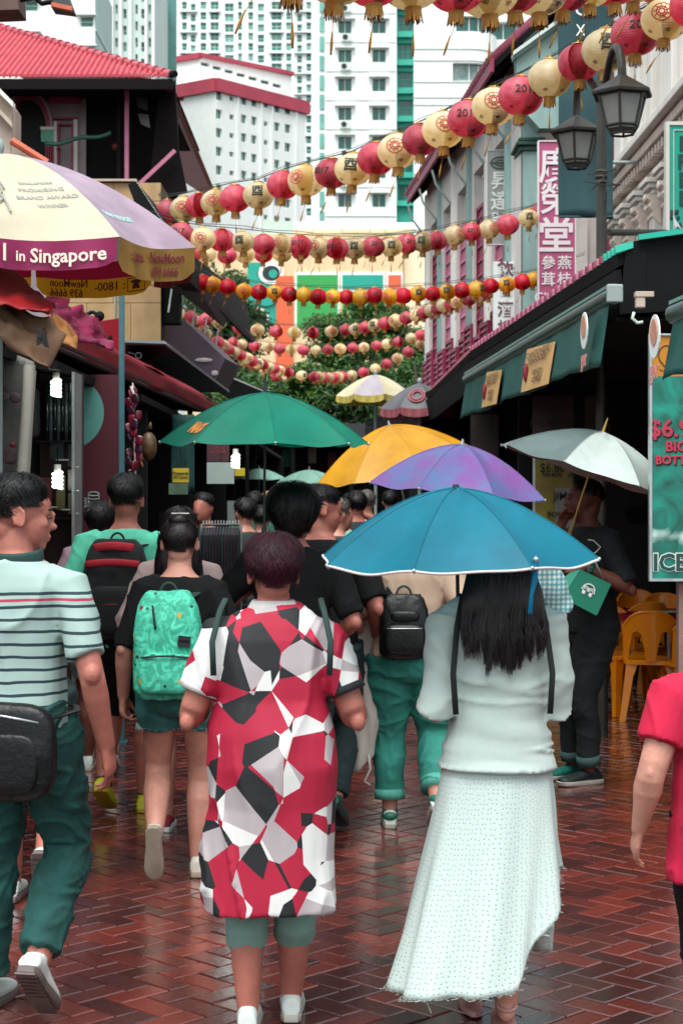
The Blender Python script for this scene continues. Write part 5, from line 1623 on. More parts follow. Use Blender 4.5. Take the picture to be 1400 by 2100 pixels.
for k in range(nt):
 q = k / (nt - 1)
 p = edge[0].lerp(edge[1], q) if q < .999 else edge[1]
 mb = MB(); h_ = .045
 mb.prism([p + V(-.01, -.035, .0), p + V(-.01, .02, .0), p + V(-.01, .012, h_), p + V(-.01, -.03, h_ * .8)], (.10, 0, .03)); mb.build('roof_tooth', m_teal_sign if k < 4 else (m_pink if k % 2 else m_mtile), t)  # pink of alternate teeth stands in for light reflecting off the roof edge
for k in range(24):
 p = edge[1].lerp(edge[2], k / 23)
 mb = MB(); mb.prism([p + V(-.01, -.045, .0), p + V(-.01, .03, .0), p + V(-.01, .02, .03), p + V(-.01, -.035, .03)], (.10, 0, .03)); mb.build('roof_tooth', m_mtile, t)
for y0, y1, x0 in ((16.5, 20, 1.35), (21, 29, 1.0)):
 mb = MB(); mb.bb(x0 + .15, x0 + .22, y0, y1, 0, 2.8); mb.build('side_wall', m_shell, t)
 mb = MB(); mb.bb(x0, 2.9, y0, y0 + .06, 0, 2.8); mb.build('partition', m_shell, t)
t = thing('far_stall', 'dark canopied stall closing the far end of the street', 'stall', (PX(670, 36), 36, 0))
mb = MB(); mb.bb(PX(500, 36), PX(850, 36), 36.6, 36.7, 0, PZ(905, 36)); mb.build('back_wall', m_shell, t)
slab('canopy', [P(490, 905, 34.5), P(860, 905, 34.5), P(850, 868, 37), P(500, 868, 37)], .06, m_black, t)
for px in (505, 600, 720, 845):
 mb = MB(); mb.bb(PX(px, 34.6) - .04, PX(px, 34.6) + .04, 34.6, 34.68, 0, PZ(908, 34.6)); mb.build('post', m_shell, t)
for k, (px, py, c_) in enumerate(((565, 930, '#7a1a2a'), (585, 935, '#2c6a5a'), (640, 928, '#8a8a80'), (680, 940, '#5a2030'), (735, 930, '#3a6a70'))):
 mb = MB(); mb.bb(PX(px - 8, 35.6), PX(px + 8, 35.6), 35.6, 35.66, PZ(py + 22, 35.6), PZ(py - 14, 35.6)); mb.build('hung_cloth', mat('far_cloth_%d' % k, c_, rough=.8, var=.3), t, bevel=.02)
t = thing('floodlight', 'small pale floodlight bracket under the right roof', 'lamp', P(1310, 620, 9.2))
mb = MB(); mb.box(P(1320, 604, 9.2), (.10, .06, .03)); mb.build('arm', m_beige, t, bevel=.004)
mb = MB(); mb.box(P(1312, 620, 9.2), (.05, .05, .06)); mb.build('housing', m_beige, t, bevel=.006)
mb = MB(); mb.tube([P(1300, 640, 9.2), P(1296, 652, 9.2), P(1306, 662, 9.2), P(1318, 660, 9.2)], .009, 6); mb.build('hook', m_pale, t, smooth=True)
mb = MB(); mb.tube([V(PX(1320, 9.2), 9.2, PZ(600, 9.2)), V(PX(1320, 9.2), 9.2, 2.95)], .012, 6); mb.build('stem', m_shell, t)
# --- green roller awnings
m_gcloth = mat('green_awning_cloth', '#0a4f48', rough=.7, var=.22, vs=7, trans=.1, stretch=(1, 1, .25))
m_groll = mat('green_roller', '#17433f', rough=.3, var=.2, vs=6)
m_poster_tan = mat('tan_poster', '#c39a62', rough=.6, var=.1, vs=8)
def green_awning(label, A, B, z0, z1, ripples):
 f = Face(A, B, z0, z1)
 t = thing('roller_awning', label, 'awning', f.pt(f.L / 2, z0))
 mb = MB(); nx, nz = 70, 8
 g_ = []
 for j in range(nz + 1):
  for i in range(nx + 1):
   u, v = i / nx, j / nz
   g_.append(f.pt(u * f.L, z0 + (z1 - z0) * v + .012 * math.sin(u * 17) * (1 - v), .05 * (1 - v) + (.012 * math.sin(u * ripples) + .006 * math.sin(u * ripples * 2.3 + 1)) * (1 - .7 * v)))
 mb.add(g_, [(j * (nx + 1) + i, j * (nx + 1) + i + 1, (j + 1) * (nx + 1) + i + 1, (j + 1) * (nx + 1) + i) for j in range(nz) for i in range(nx)])
 o = mb.build('valance', m_gcloth, t, smooth=True); s_ = o.modifiers.new('s', 'SOLIDIFY'); s_.thickness = .004
 mb = MB(); mb.tube([f.pt(-.05, z1 + .04, -.02), f.pt(f.L + .05, z1 + .04, -.02)], .05, 12); mb.build('roller', m_groll, t, smooth=40)
 mb = MB(); mb.bar(f.pt(-.05, z1 + .095, -.01), f.pt(f.L + .05, z1 + .095, -.01), .04, .018); mb.build('top_rail', mat('mint_rail', '#5d8f88', rough=.35, var=.2), t)
 mb = MB(); c = f.pt(f.L + .06, z1 + .05, -.02); mb.box(c, (.09, .03, .10)); mb.build('end_cap', m_pipe, t, bevel=.008)
 return t, f
t, f = green_awning('long green roller awning with two tan notices on the right stalls', (1.165, 16.0), (1.475, 9.42), 2.365, 2.70, 60)
def on_face(px, py, out):
 u, z = f.uz(px, py); return f.pt(u, z, out)
m_ink = mat('poster_ink', '#4a3a20', rough=.7, var=.1)
for (x0, x1, ya0, ya1, yb0, yb1) in ((1005, 1036, 763, 836, 758, 828), (1089, 1147, 716, 805, 700, 787)):
 q = [on_face(x0, ya1, .075), on_face(x1, yb1, .075), on_face(x1, yb0, .03), on_face(x0, ya0, .03)]
 o = slab('notice', q, .004, m_poster_tan, t)
 ex = (q[1] - q[0]); ez = (q[3] - q[0])
 def fn_(x, y, z, q=q, ex=ex, ez=ez): return q[0] + ex * (.5 + x) + ez * y + f.pt(0, 0, .012) - f.pt(0, 0, 0)
 text('lettering', 'CANTONESE\nSEAFOOD', .19, (0, 0, 0), (1, 0, 0), (0, 0, 1), m_ink, o, .004, .0, .75, lambda x, y, z: fn_(x, y + .72, z), lsp=.8)
 text('lettering', 'spicy\ncrab', .22, (0, 0, 0), (1, 0, 0), (0, 0, 1), m_ink, o, .004, .0, .8, lambda x, y, z: fn_(x + .08, y + .3, z), lsp=.8)
 mb = MB(); mb.ell(q[0] + ex * .16 + ez * .42 + (f.pt(0, 0, .012) - f.pt(0, 0, 0)), (.02, .03, .07), 8, 6); mb.build('chilli_print', mat('lettering_dark_red'), o)
def logo(px, py):
 c = on_face(px, py, .085)
 mb = MB(); pts = [c + f.pt(.10 * math.cos(a), .105 * math.sin(a)) - f.pt(0, 0) for a in np.linspace(0, 6.283, 20, endpoint=False)]
 nrm = f.pt(0, 0, .006) - f.pt(0, 0, 0)
 mb.prism(pts, nrm); mb.build('logo_oval', m_ltr_white, t)
 mb = MB(); pts = [c + nrm * 1.2 + f.pt(.065 * math.cos(a), .02 + .065 * math.sin(a)) - f.pt(0, 0) for a in np.linspace(0, 6.283, 16, endpoint=False)]
 mb.prism(pts, nrm * .5); mb.build('logo_mark', mat('logo_orange', '#c98a70', rough=.5, var=.2, vs=30), t)
 text('lettering', 'ger', .13, c - V(0, 0, .16) + nrm, (f.d.x, f.d.y, 0), (0, 0, 1), mat('lettering_pink', '#d98c86', rough=.5, var=.05), t, .003, .001)
logo(1229, 678)
t, f = green_awning('short green roller awning with an oval logo at the right edge', (1.585, 8.15), (1.72, 6.2), 2.19, 2.47, 26)
logo(1379, 690)
# --- beer poster board
def poster_mat():
 m, nt, N, L, b = newmat('teal_poster_print')
 tc = N.new('ShaderNodeTexCoord')
 nz = N.new('ShaderNodeTexNoise'); nz.inputs['Scale'].default_value = 5; nz.inputs['Detail'].default_value = 9; nz.inputs['Distortion'].default_value = 1.4
 L.new(tc.outputs['Object'], nz.inputs['Vector'])
 sx = N.new('ShaderNodeSeparateXYZ'); L.new(tc.outputs['Object'], sx.inputs[0])
 rp = N.new('ShaderNodeValToRGB'); e = rp.color_ramp.elements
 e[0].position = .3; e[0].color = (*hexc('#06483f'), 1); e[1].position = .66; e[1].color = (*hexc('#0f8f7c'), 1)
 L.new(nz.outputs[0], rp.inputs[0])
 mr = N.new('ShaderNodeMath'); mr.operation = 'SUBTRACT'; mr.inputs[1].default_value = .22; L.new(sx.outputs[2], mr.inputs[0])
 ab = N.new('ShaderNodeMath'); ab.operation = 'ABSOLUTE'; L.new(mr.outputs[0], ab.inputs[0])
 m2 = N.new('ShaderNodeMath'); m2.operation = 'MULTIPLY'; m2.inputs[1].default_value = -5.; L.new(ab.outputs[0], m2.inputs[0])
 m3 = N.new('ShaderNodeMath'); m3.operation = 'ADD'; L.new(m2.outputs[0], m3.inputs[0]); L.new(nz.outputs[0], m3.inputs[1])
 r2 = N.new('ShaderNodeValToRGB'); r2.color_ramp.elements[0].position = .25; r2.color_ramp.elements[1].position = .5
 L.new(m3.outputs[0], r2.inputs[0])
 mx = N.new('ShaderNodeMixRGB'); mx.inputs[2].default_value = (*hexc('#b9d6cf'), 1)
 L.new(r2.outputs[0], mx.inputs[0]); L.new(rp.outputs[0], mx.inputs[1]); L.new(mx.outputs[0], b.inputs['Base Color'])
 b.inputs['Roughness'].default_value = .35
 return m
Y = 8.9
t = thing('drink_poster', 'framed teal drink poster priced 6.95 at the right edge', 'poster', (PX(1385, Y), Y, PZ(1190, Y)))
x0, x1 = PX(1336, Y), PX(1470, Y)
o = link('print', None or MB().bb(-(x1 - x0) / 2, (x1 - x0) / 2, 0, .02, 0, PZ(772, Y) - PZ(1186, Y)).mesh('print', poster_mat()), t, V((x0 + x1) / 2 - t.location.x, 0, PZ(1186, Y) - t.location.z))
mb = MB(); mb.bb(x0, x1, Y, Y + .02, PZ(771.5, Y), PZ(688, Y)); mb.build('orange_header', mat('orange_print', '#b9780f', rough=.4, var=.12, vs=8), t)
for a in ((x0 - .014, x0, PZ(1192, Y), PZ(684, Y)), (x0, x1, PZ(1192, Y), PZ(1186.3, Y)), (x0, x1, PZ(687.7, Y), PZ(684, Y))):
 mb = MB(); mb.bb(a[0], a[1], Y - .012, Y + .03, a[2], a[3]); mb.build('frame', m_alu, t)
m_ltr_red = mat('lettering_price_red', '#b32a44', rough=.4, var=.08)
for s_, x, y, h in (('$6.95', 1385, 880, 50), ('BIG', 1386, 916, 29), ('BOTTLE', 1386, 944, 24)):
 text('lettering_shadow', s_, h * Y / F, P(x + 2, y + 2, Y - .002), (1, 0, 0), (0, 0, 1), m_ltr_black, t, .0042, .001)
 text('lettering', s_, h * Y / F, P(x, y, Y - .006), (1, 0, 0), (0, 0, 1), m_ltr_red, t, .0022, .0015)
text('lettering_edge', 'ICE', 48 * Y / F, P(1373, 1155, Y - .002), (1, 0, 0), (0, 0, 1), m_ltr_white, t, .008, .001)
text('lettering', 'ICE', 48 * Y / F, P(1373, 1155, Y - .006), (1, 0, 0), (0, 0, 1), m_ltr_dteal, t, .0035, .0015)
mb = MB()
mb.tube([P(1366 + 16 * math.cos(a), 728 + 20 * math.sin(a), Y - .002) for a in np.linspace(2.0, 5.6, 14)], .003, 5); mb.tube([P(1356 + 12 * q, 742 + 8 * math.sin(q * 3), Y - .002) for q in np.linspace(0, 1, 8)], .003, 5)
mb.tube([P(1352 + 20 * q, 757 + 3 * math.sin(q * 4), Y - .002) for q in np.linspace(0, 1, 8)], .002, 5); mb.build('sketched_face', m_ink, t)
t = thing('brown_post', 'pinkish brown square post at the right edge below the poster', 'post', (PX(1400, 8.95), 8.97, 0))
mb = MB(); mb.bb(PX(1391, 8.95), PX(1440, 8.95), 8.95, 9.02, 0, PZ(1195, 8.95)); mb.build('shaft', mat('brown_post', '#8a6f66', rough=.7, var=.15, vs=9), t, bevel=.006)
mb = MB(); mb.bb(PX(1389, 8.95), PX(1440, 8.95), 8.94, 9.03, PZ(1197, 8.95) + .006, PZ(1194, 8.95) + .01); mb.build('cap', mat('brown_post'), t)
# --- tall drinks banner in the dark stall
Y = 13.2
t = thing('drinks_banner', 'tall yellow and brown drinks banner standing in the dark right stall', 'banner', (PX(1160, Y), Y, 0))
mb = MB(); mb.bb(PX(1092, Y), PX(1222, Y), Y, Y + .02, PZ(935, Y), PZ(812, Y)); mb.build('upper_print', mat('brown_print', '#3d2a28', rough=.6, var=.2), t)
mb = MB(); mb.bb(PX(1096, Y), PX(1228, Y), Y - .03, Y - .01, .05, PZ(937, Y)); mb.build('lower_print', mat('yellow_print', '#7d7a1e', rough=.5, var=.45, vs=4, alt='#6a4a24'), t)
mb = MB(); mb.bb(PX(1092, Y), PX(1096, Y), Y - .035, Y + .02, 0, PZ(937, Y)); mb.build('side_pole', m_alu, t)
def bt(s_, x, y, h, m_): text('lettering', s_, h * Y / F, P(x, y, Y - .036 if y > 938 else Y - .004), (1, 0, 0), (0, 0, 1), m_, t, .001, .001, .85)
bt('THE REFRESHING', 1152, 868, 21, m_ltr_black); bt('COLD CREAM', 1178, 884, 19, m_ltr_black)
bt('$6.80', 1132, 960, 27, m_ltr_black); bt('PER MUG', 1132, 974, 11, m_ltr_black); bt('$6.80', 1190, 962, 24, m_ltr_black); bt('PER', 1172, 976, 11, m_ltr_black)
mb = MB(); mb.bb(PX(1136, Y), PX(1200, Y), Y - .04, Y - .0305, PZ(1090, Y), PZ(1000, Y)); mb.build('label_print', mat('label_grey', '#777a70', rough=.5, var=.2), t)
text('lettering', 'JIM B', 22 * Y / F, P(1158, 1018, Y - .045), (1, 0, 0), (0, 0, 1), m_ltr_black, t, .001, .001); text('lettering', 'BOURBON', 15 * Y / F, P(1158, 1055, Y - .045), (1, 0, 0), (0, 0, 1), m_ltr_black, t, .001, .001)
card('dim_poster', 'dim brown poster behind the small tan notice of the green awning', 965, 1022, 850, 960, 16.4, mat('dim_brown_poster', '#2c211f', rough=.6, var=.4, vs=10))
card('number_sign', 'dark board with a faint pink number beside the drinks banner', 1222, 1252, 850, 930, 13.4, mat('dim_plum', '#1a1216', rough=.6, var=.2), '20', 28, mat('dim_pink', '#6a3040', rough=.6))
t = thing('wall_emblem', 'faint dark oval emblem on the brown stall wall', 'emblem', P(1305, 1058, 15.58))
mb = MB(); mb.tube([P(1305 + 19 * math.cos(a), 1055 + 14 * math.sin(a), 15.57) for a in np.linspace(0, 6.283, 24)], .016, 6); mb.build('ring', m_black, t)
text('lettering', 'BAR', 14 * 15.6 / F, P(1305, 1055, 15.57), (1, 0, 0), (0, 0, 1), m_black, t, .002, .004)
# --- orange plastic chairs and red tables
m_oplastic = mat('orange_plastic', '#ee8a10', rough=.35, var=.08, vs=5, coat=.2)
m_tred = mat('red_table', '#8c1030', rough=.25, var=.08)
def chair(label, X, Y, rot):
 t = thing('plastic_chair', label, 'chair', (X, Y, 0), 'orange plastic chairs at the right stall', rot)
 L_ = lambda mb, n_, sm=40: mb.build(n_, m_oplastic, t, smooth=sm, local=True)
 mb = MB(); rs = []
 for z, g_ in ((.415, .0), (.44, .0), (.448, -.015), (.436, -.06)):
  rs.append([V((.20 + g_) * math.copysign(abs(math.cos(a)) ** .5, math.cos(a)), (.20 + g_) * math.copysign(abs(math.sin(a)) ** .5, math.sin(a)), z) for a in np.linspace(0, 6.283, 24, endpoint=False)])
 mb.rings(rs, True); L_(mb, 'seat')
 def bp(x, z, d=0):   # back surface
  return V(x, -.185 - .10 * (z - .43) - .03 + .10 * (x / .2) ** 2 + d, z)
 def plate(outline, name='backrest'):
  mb = MB(); a = [bp(x, z) for x, z in outline]; b_ = [bp(x, z, .022) for x, z in outline]
  n = len(a); mb.add(a + b_, [tuple(range(n))[::-1], tuple(range(n, 2 * n))] + [(i, (i + 1) % n, (i + 1) % n + n, i + n) for i in range(n)])
  return L_(mb, name, 30)
 for k in range(12):
  x0, x1 = -.20 + .4 * k / 12, -.20 + .4 * (k + 1) / 12
  top = lambda x: .80 - .12 * abs(x / .2) ** 3.2
  def low(x):
   ax = abs(x)
   return .60 + .06 * (1 - ((ax - .105) / .06) ** 2) if .045 < ax < .165 else .44
  if k == 0: mb = MB();
  q = [(x0, max(low(x0 + .001), .44)), (x1, max(low(x1 - .001), .44)), (x1, top(x1)), (x0, top(x0))]
  a = [bp(*p_) for p_ in q]; b_ = [bp(*p_, .022) for p_ in q]
  mb.add(a + b_, [(0, 1, 2, 3), (7, 6, 5, 4), (0, 4, 5, 1), (2, 6, 7, 3), (1, 5, 6, 2), (3, 7, 4, 0)])
 L_(mb, 'backrest', 30)
 mb = MB(); mb.tube([bp(x, .80 - .12 * abs(x / .2) ** 3.2, .01) for x in np.linspace(-.2, .2, 15)], .014, 8); L_(mb, 'top_rim')
 for sx in (-1, 1):
  for sy in (-1, 1):
   p0 = V(sx * .175, sy * .165, .43); p1 = V(sx * .225, sy * .225, 0)
   u = V(sx, 0, 0); w_ = V(0, sy, 0)
   mb = MB(); rs = []
   for q, wd in ((0, .085), (.25, .06), (1, .042)):
    c = p0.lerp(p1, q)
    rs.append([c, c - u * wd, c - u * wd - w_ * .018, c - u * .018 - w_ * .018, c - u * .018 - w_ * wd, c - w_ * wd])
   mb.rings(rs, True); L_(mb, 'leg', 25)
 return t
def table(label, X, Y, w=.7):
 t = thing('red_table', label, 'table', (X, Y, 0), 'red tables at the right stall')
 mb = MB(); rs = []
 for z, e in ((.695, -.012), (.70, 0), (.735, 0), (.74, -.012)):
  rs.append([V((w / 2 + e) * math.copysign(abs(math.cos(a)) ** .35, math.cos(a)), (w / 2 + e) * math.copysign(abs(math.sin(a)) ** .35, math.sin(a)), z) for a in np.linspace(0, 6.283, 32, endpoint=False)])
 mb.rings(rs, True); mb.build('table_top', m_tred, t, smooth=40, local=True)
 for sx in (-1, 1):
  for sy in (-1, 1):
   mb = MB(); mb.tube([(sx * w * .38, sy * w * .38, .695), (sx * w * .42, sy * w * .42, 0)], .018, 8); mb.build('leg', m_alu, t, smooth=40, local=True)
 return t
Yc = 12.55
chair('orange chair nearest the street with its back to the paper bag', PX(1276, 12.9), 12.95, math.radians(-152))
chair('front orange chair turned away behind the red table corner', PX(1334, Yc), Yc, math.radians(-10))
chair('orange chair cut by the brown post at the right edge', PX(1422, 12.3), 12.35, math.radians(12))
chair('orange chair left of the red table, seen above the front chair', PX(1292, 13.2) + .12, 13.6, math.radians(20))
chair('dim orange chair at the back of the stall under the roof', PX(1370, 14.2), 14.4, math.radians(170))
chair('dim orange chair far back beside the post', PX(1318, 15.0), 15.0, math.radians(190))
table('red table with a white menu between the orange chairs', PX(1352, 13.3), 13.35, .72)
table('red table at the right edge behind the brown post', PX(1440, 12.8), 12.9, .72)
t = thing('menu_sheet', 'white laminated menu lying on the red table', 'menu', (PX(1365, 13.3), 13.3, .741))
mb = MB(); mb.box((PX(1365, 13.3), 13.25, .744), (.30, .21, .004), 0, Matrix.Rotation(.1, 3, 'Z')); mb.build('sheet', m_signwhite, t)
mb = MB()
for k in range(5): mb.box((PX(1365, 13.3), 13.18 + .035 * k, .747), (.2, .01, .001), 0, Matrix.Rotation(.1, 3, 'Z'))
mb.build('print', m_txt_grey, t)
# == paper lanterns
def lantern_mat(name, col, deep, tr=.3):
 m, nt, N, L, b = newmat(name)
 tc = N.new('ShaderNodeTexCoord')
 sx = N.new('ShaderNodeSeparateXYZ'); L.new(tc.outputs['Object'], sx.inputs[0])
 nz = N.new('ShaderNodeTexNoise'); nz.inputs['Scale'].default_value = 14; nz.inputs['Detail'].default_value = 4
 L.new(tc.outputs['Object'], nz.inputs['Vector'])
 rp = N.new('ShaderNodeValToRGB')
 rp.color_ramp.elements[0].position = .3; rp.color_ramp.elements[0].color = (*hexc(deep), 1)
 rp.color_ramp.elements[1].position = .62; rp.color_ramp.elements[1].color = (*hexc(col), 1)
 L.new(nz.outputs[0], rp.inputs[0])
 oi = N.new('ShaderNodeObjectInfo')
 hs = N.new('ShaderNodeHueSaturation')
 mr = N.new('ShaderNodeMapRange'); mr.inputs[3].default_value = .82; mr.inputs[4].default_value = 1.08
 L.new(oi.outputs['Random'], mr.inputs[0]); L.new(mr.outputs[0], hs.inputs['Value'])
 L.new(rp.outputs[0], hs.inputs['Color'])
 L.new(hs.outputs[0], b.inputs['Base Color'])
 b.inputs['Roughness'].default_value = .32
 b.inputs['Coat Weight'].default_value = .35; b.inputs['Coat Roughness'].default_value = .25
 mm = N.new('ShaderNodeMath'); mm.operation = 'MULTIPLY'; mm.inputs[1].default_value = 6.2832 / .0145; L.new(sx.outputs[2], mm.inputs[0])
 sn = N.new('ShaderNodeMath'); sn.operation = 'SINE'; L.new(mm.outputs[0], sn.inputs[0])
 bp = N.new('ShaderNodeBump'); bp.inputs['Strength'].default_value = .55; bp.inputs['Distance'].default_value = .002
 L.new(sn.outputs[0], bp.inputs['Height']); L.new(bp.outputs[0], b.inputs['Normal'])
 tl = N.new('ShaderNodeBsdfTranslucent'); L.new(hs.outputs[0], tl.inputs[0])
 ms = N.new('ShaderNodeMixShader'); ms.inputs[0].default_value = tr
 L.new(b.outputs[0], ms.inputs[1]); L.new(tl.outputs[0], ms.inputs[2]); L.new(ms.outputs[0], N['Material Output'].inputs[0])
 return m
lm = {'red': lantern_mat('lantern_red', '#ee8a99', '#e45a76', .62), 'cream': lantern_mat('lantern_cream', '#fbefd0', '#f2dcaa', .6),
  'bright': lantern_mat('lantern_bright_red', '#e82a4c', '#dc1a44', .58), 'yellow': lantern_mat('lantern_yellow', '#fbd557', '#f5bd3a', .58)}
m_gold = mat('gold_fringe', '#a87420', rough=.6, var=.25, vs=40)
m_goldcap = mat('gold_cap', '#b98f3c', rough=.4, var=.2, vs=30, metal=.3)
m_ink_g = mat('lantern_ink', '#18281f', rough=.6, var=.1)
m_ink_r = mat('lantern_red_print', '#b5484a', rough=.6, var=.2, vs=60)
m_ink_b = mat('lantern_brown_print', '#5a2614', rough=.6, var=.2, vs=60)
LR, LH = .150, .128
def lsurf(az, el, out=.0):
 """az around z from -y (camera side), el latitude; lantern centre at origin"""
 r = LR * (1 - .05 * abs(math.cos(3 * az)) ** 12)
 k = 1 + out / LR
 return V(r * math.cos(el) * math.sin(az) * k, -r * math.cos(el) * math.cos(az) * k, LH * math.sin(el) * k)
def lantern_body(m_):
 mb = MB(); rs = []
 for j in range(19):
  el = -1.33 + 2.66 * j / 18
  rs.append([lsurf(2 * math.pi * i / 30, el) for i in range(36)])
 mb.rings(rs, True)
 return mb.mesh('lantern_body', m_, 60)
def lantern_print(kind):
 mb = MB()
 if kind == 'brown':
  for az in (-.8, .35, 1.5, 3.0):
   for k in range(12):
    a = k * 2.4; r_ = .10 * math.sqrt(k / 12)
    c = lsurf(az + r_ * 1.9 * math.cos(a), -.80 + r_ * math.sin(a), .0015)
    n_ = c.normalized(); u, w_ = perp(n_)
    mb.add([c + u * .005, c + w_ * .004, c - u * .005, c - w_ * .004], [(0, 1, 2, 3)])
  return mb.mesh('medallion', m_ink_b)
 if kind == 'circle':
  for r0 in (.42, .40, .22, .12):
   pts = [lsurf(r0 * 1.02 * math.cos(a), r0 * 1.1 * math.sin(a) + .08, .0008) for a in np.linspace(0, 6.283, 26)]
   mb.tube(pts, .0022 if r0 > .3 else .004, 4)
  for k in range(9):
   a = k * .7
   mb.tube([lsurf(q * 1.02 * math.cos(a + q), q * 1.1 * math.sin(a + q) + .08, .0008) for q in np.linspace(.1, .36, 6)], .003, 4)
  return mb.mesh('print', m_ink_r)
 s_ = {'you': '酉', 'year': '2017'}[kind]
 co, fs = text_mesh(s_, .12 if kind == 'you' else .075, .003 if kind == 'you' else .0012, .0015)
 mb.add([lsurf(c[0] / LR * 1.05, c[1] / LH + .1, .004 + c[2]) for c in co], fs)
 return mb.mesh('print', m_ink_g)
_lb = {k: lantern_body(v) for k, v in lm.items()}
_lp = {k: lantern_print(k) for k in ('brown', 'circle', 'you', 'year')}
mb = MB(); mb.lathe([(.045, LH * .97), (.05, LH * .985), (.046, LH * 1.03), (.02, LH * 1.05), (.008, LH * 1.12), (.008, LH * 1.2)], 12); _cap = mb.mesh('cap', m_goldcap, 40)
mb = MB()
rr = random.Random(2)
for k in range(26):
 a = 2 * math.pi * k / 26
 p0 = V(.036 * math.cos(a), .036 * math.sin(a), -LH * .96)
 p1 = V(.040 * math.cos(a + .05), .040 * math.sin(a + .05), -LH * .96 - .03)
 p2 = V((.042 + rr.uniform(-.006, .008)) * math.cos(a), (.042 + rr.uniform(-.006, .008)) * math.sin(a), -LH * .96 - .062 - rr.uniform(0, .012))
 tn = V(-math.sin(a), math.cos(a), 0) * .0052
 mb.add([p0 - tn, p0 + tn, p1 + tn, p1 - tn, p2 + tn * .7, p2 - tn * .7], [(0, 1, 2, 3), (3, 2, 4, 5)])
mb.lathe([(.034, -LH * .93), (.04, -LH * .95), (.04, -LH * .95 - .014), (.03, -LH * .95 - .016)], 14)
_fringe = mb.mesh('fringe', m_gold)
def tail_mesh(dx, dy):
 mb = MB()
 z0 = -LH * .96 - .05
 mb.tube([(0, 0, z0), (dx * .25, dy * .2, z0 - .045), (dx * .5, dy * .5, z0 - .075)], .0016, 4)
 mb.tube([(dx * .5, dy * .5, z0 - .07), (dx * .8, dy * .8, z0 - .12), (dx * 1.05, dy, z0 - .165)], [.003, .007, .004], 6)
 return mb.mesh('tail', m_gold, True)
_tails = [tail_mesh(-.06, 0), tail_mesh(-.03, .02), tail_mesh(.005, .01), tail_mesh(-.09, -.02)]
m_rope = mat('lantern_rope', '#2a3430', rough=.7, var=.2)
colour_word = {'red': 'faded red', 'cream': 'cream', 'bright': 'bright red', 'yellow': 'bright yellow'}
def lantern_row(where, pts, n, cols, prints=None, centers=None, group=None, tail=True, real=.30, jit=1.0):
 size = real * 1.083
 """pts: (px,py,width px) control points; evenly spread unless centers are given"""
 r_ = random.Random(len(where) * 7 + n)
 P3 = [P(x, y, real * F / w) for x, y, w in pts]
 seg = [0.]
 for a, b in zip(P3[:-1], P3[1:]): seg.append(seg[-1] + (b - a).length)
 out = []
 for i in range(n):
  if centers is None:
   d = seg[-1] * i / (n - 1)
   k = max(j for j in range(len(seg)) if seg[j] <= d + 1e-6)
   k = min(k, len(P3) - 2)
   q = (d - seg[k]) / (seg[k + 1] - seg[k])
   p_1 = P3[max(k - 1, 0)]; p0 = P3[k]; p1 = P3[k + 1]; p2 = P3[min(k + 2, len(P3) - 1)]
   p = .5 * ((2 * p0) + (p1 - p_1) * q + (2 * p_1 - 5 * p0 + 4 * p1 - p2) * q * q + (3 * p0 - p_1 - 3 * p1 + p2) * q ** 3)
  else:
   p = P3[i]
  out.append(p)
 order = sorted(range(n), key=lambda i: out[i].x / out[i].y)
 rank = {i: k for k, i in enumerate(order)}
 for i, p in enumerate(out):
  c = cols[i % 2]
  lab = '%s paper lantern, %s from the left on the %s' % (colour_word[c], _ORD[rank[i]], where)
  sc = size / .30 * r_.uniform(.93, 1.07)
  p = p + V(0, 0, r_.uniform(-.012, .012) * jit)
  t = thing('paper_lantern', lab, 'lantern', p, group or 'lanterns on the ' + where)
  t.scale = (sc, sc, sc)
  t.rotation_euler = (r_.uniform(-.07, .07), r_.uniform(-.09, .09), r_.uniform(-.75, .75))
  o = link('body', _lb[c], t)
  pk = prints.get(i) if prints else None
  if pk is None:
   pk = r_.choice(['you', 'circle', 'circle', None]) if c in ('cream', 'yellow') else r_.choice(['year', None, None])
  else:
   t.rotation_euler.z = r_.uniform(-.25, .1)
  if pk: link('painted_mark', _lp[pk], o)
  if p.y < 30: link('medallion', _lp['brown'], o)
  link('cap', _cap, t); link('fringe', _fringe, t)
  if tail and p.y < 36: link('tail', r_.choice(_tails), t)
 top = [p + V(0, 0, LH * 1.16 * size / .30) for p in out]
 ext0 = top[0] + (top[0] - top[1]).normalized() * .5 + V(0, 0, .06); ext1 = top[-1] + (top[-1] - top[-2]).normalized() * .6 + V(0, 0, .08)
 t = thing('lantern_cord', 'thin dark cord carrying the %s' % where, 'cord', top[len(top) // 2], 'lantern cords')
 mb = MB(); mb.tube([ext0] + top + [ext1], .006 * real / .3, 5); mb.build('cord', m_rope, t)
 mb = MB(); mb.tube([p + V(.01, 0, .02 + .008 * math.sin(k * 2.1)) for k, p in enumerate([ext0] + top + [ext1])], .003, 4); mb.build('wire', m_rope, t)
row1 = [(515, -100, 150), (600, -84, 145), (690, -58, 140), (764, -46, 132), (843, -38, 128), (935, -28, 122), (1000, -27, 118), (1052, -25, 114), (1105, -26, 110), (1156, -29, 107), (1207, -32, 104), (1257, -36, 101), (1298, -40, 98), (1340, -46, 95), (1382, -54, 92)]
lantern_row('highest string', row1, len(row1), ['cream', 'red'], {5: 'circle', 7: 'circle'}, True)
row2 = [(345, 432, 55), (378, 426, 57), (408, 420, 58), (443, 413, 59), (482, 405, 60), (530, 399, 62), (580, 381, 65), (627, 368, 66), (680, 356, 68), (724, 346, 70), (770, 324, 72), (815, 308, 73), (861, 288, 75), (908, 268, 77), (962, 243, 79), (1012, 219, 82), (1067, 194, 85), (1127, 163, 86), (1187, 131, 88), (1243, 103, 90), (1302, 73, 93), (1363, 43, 96), (1425, 12, 99)]
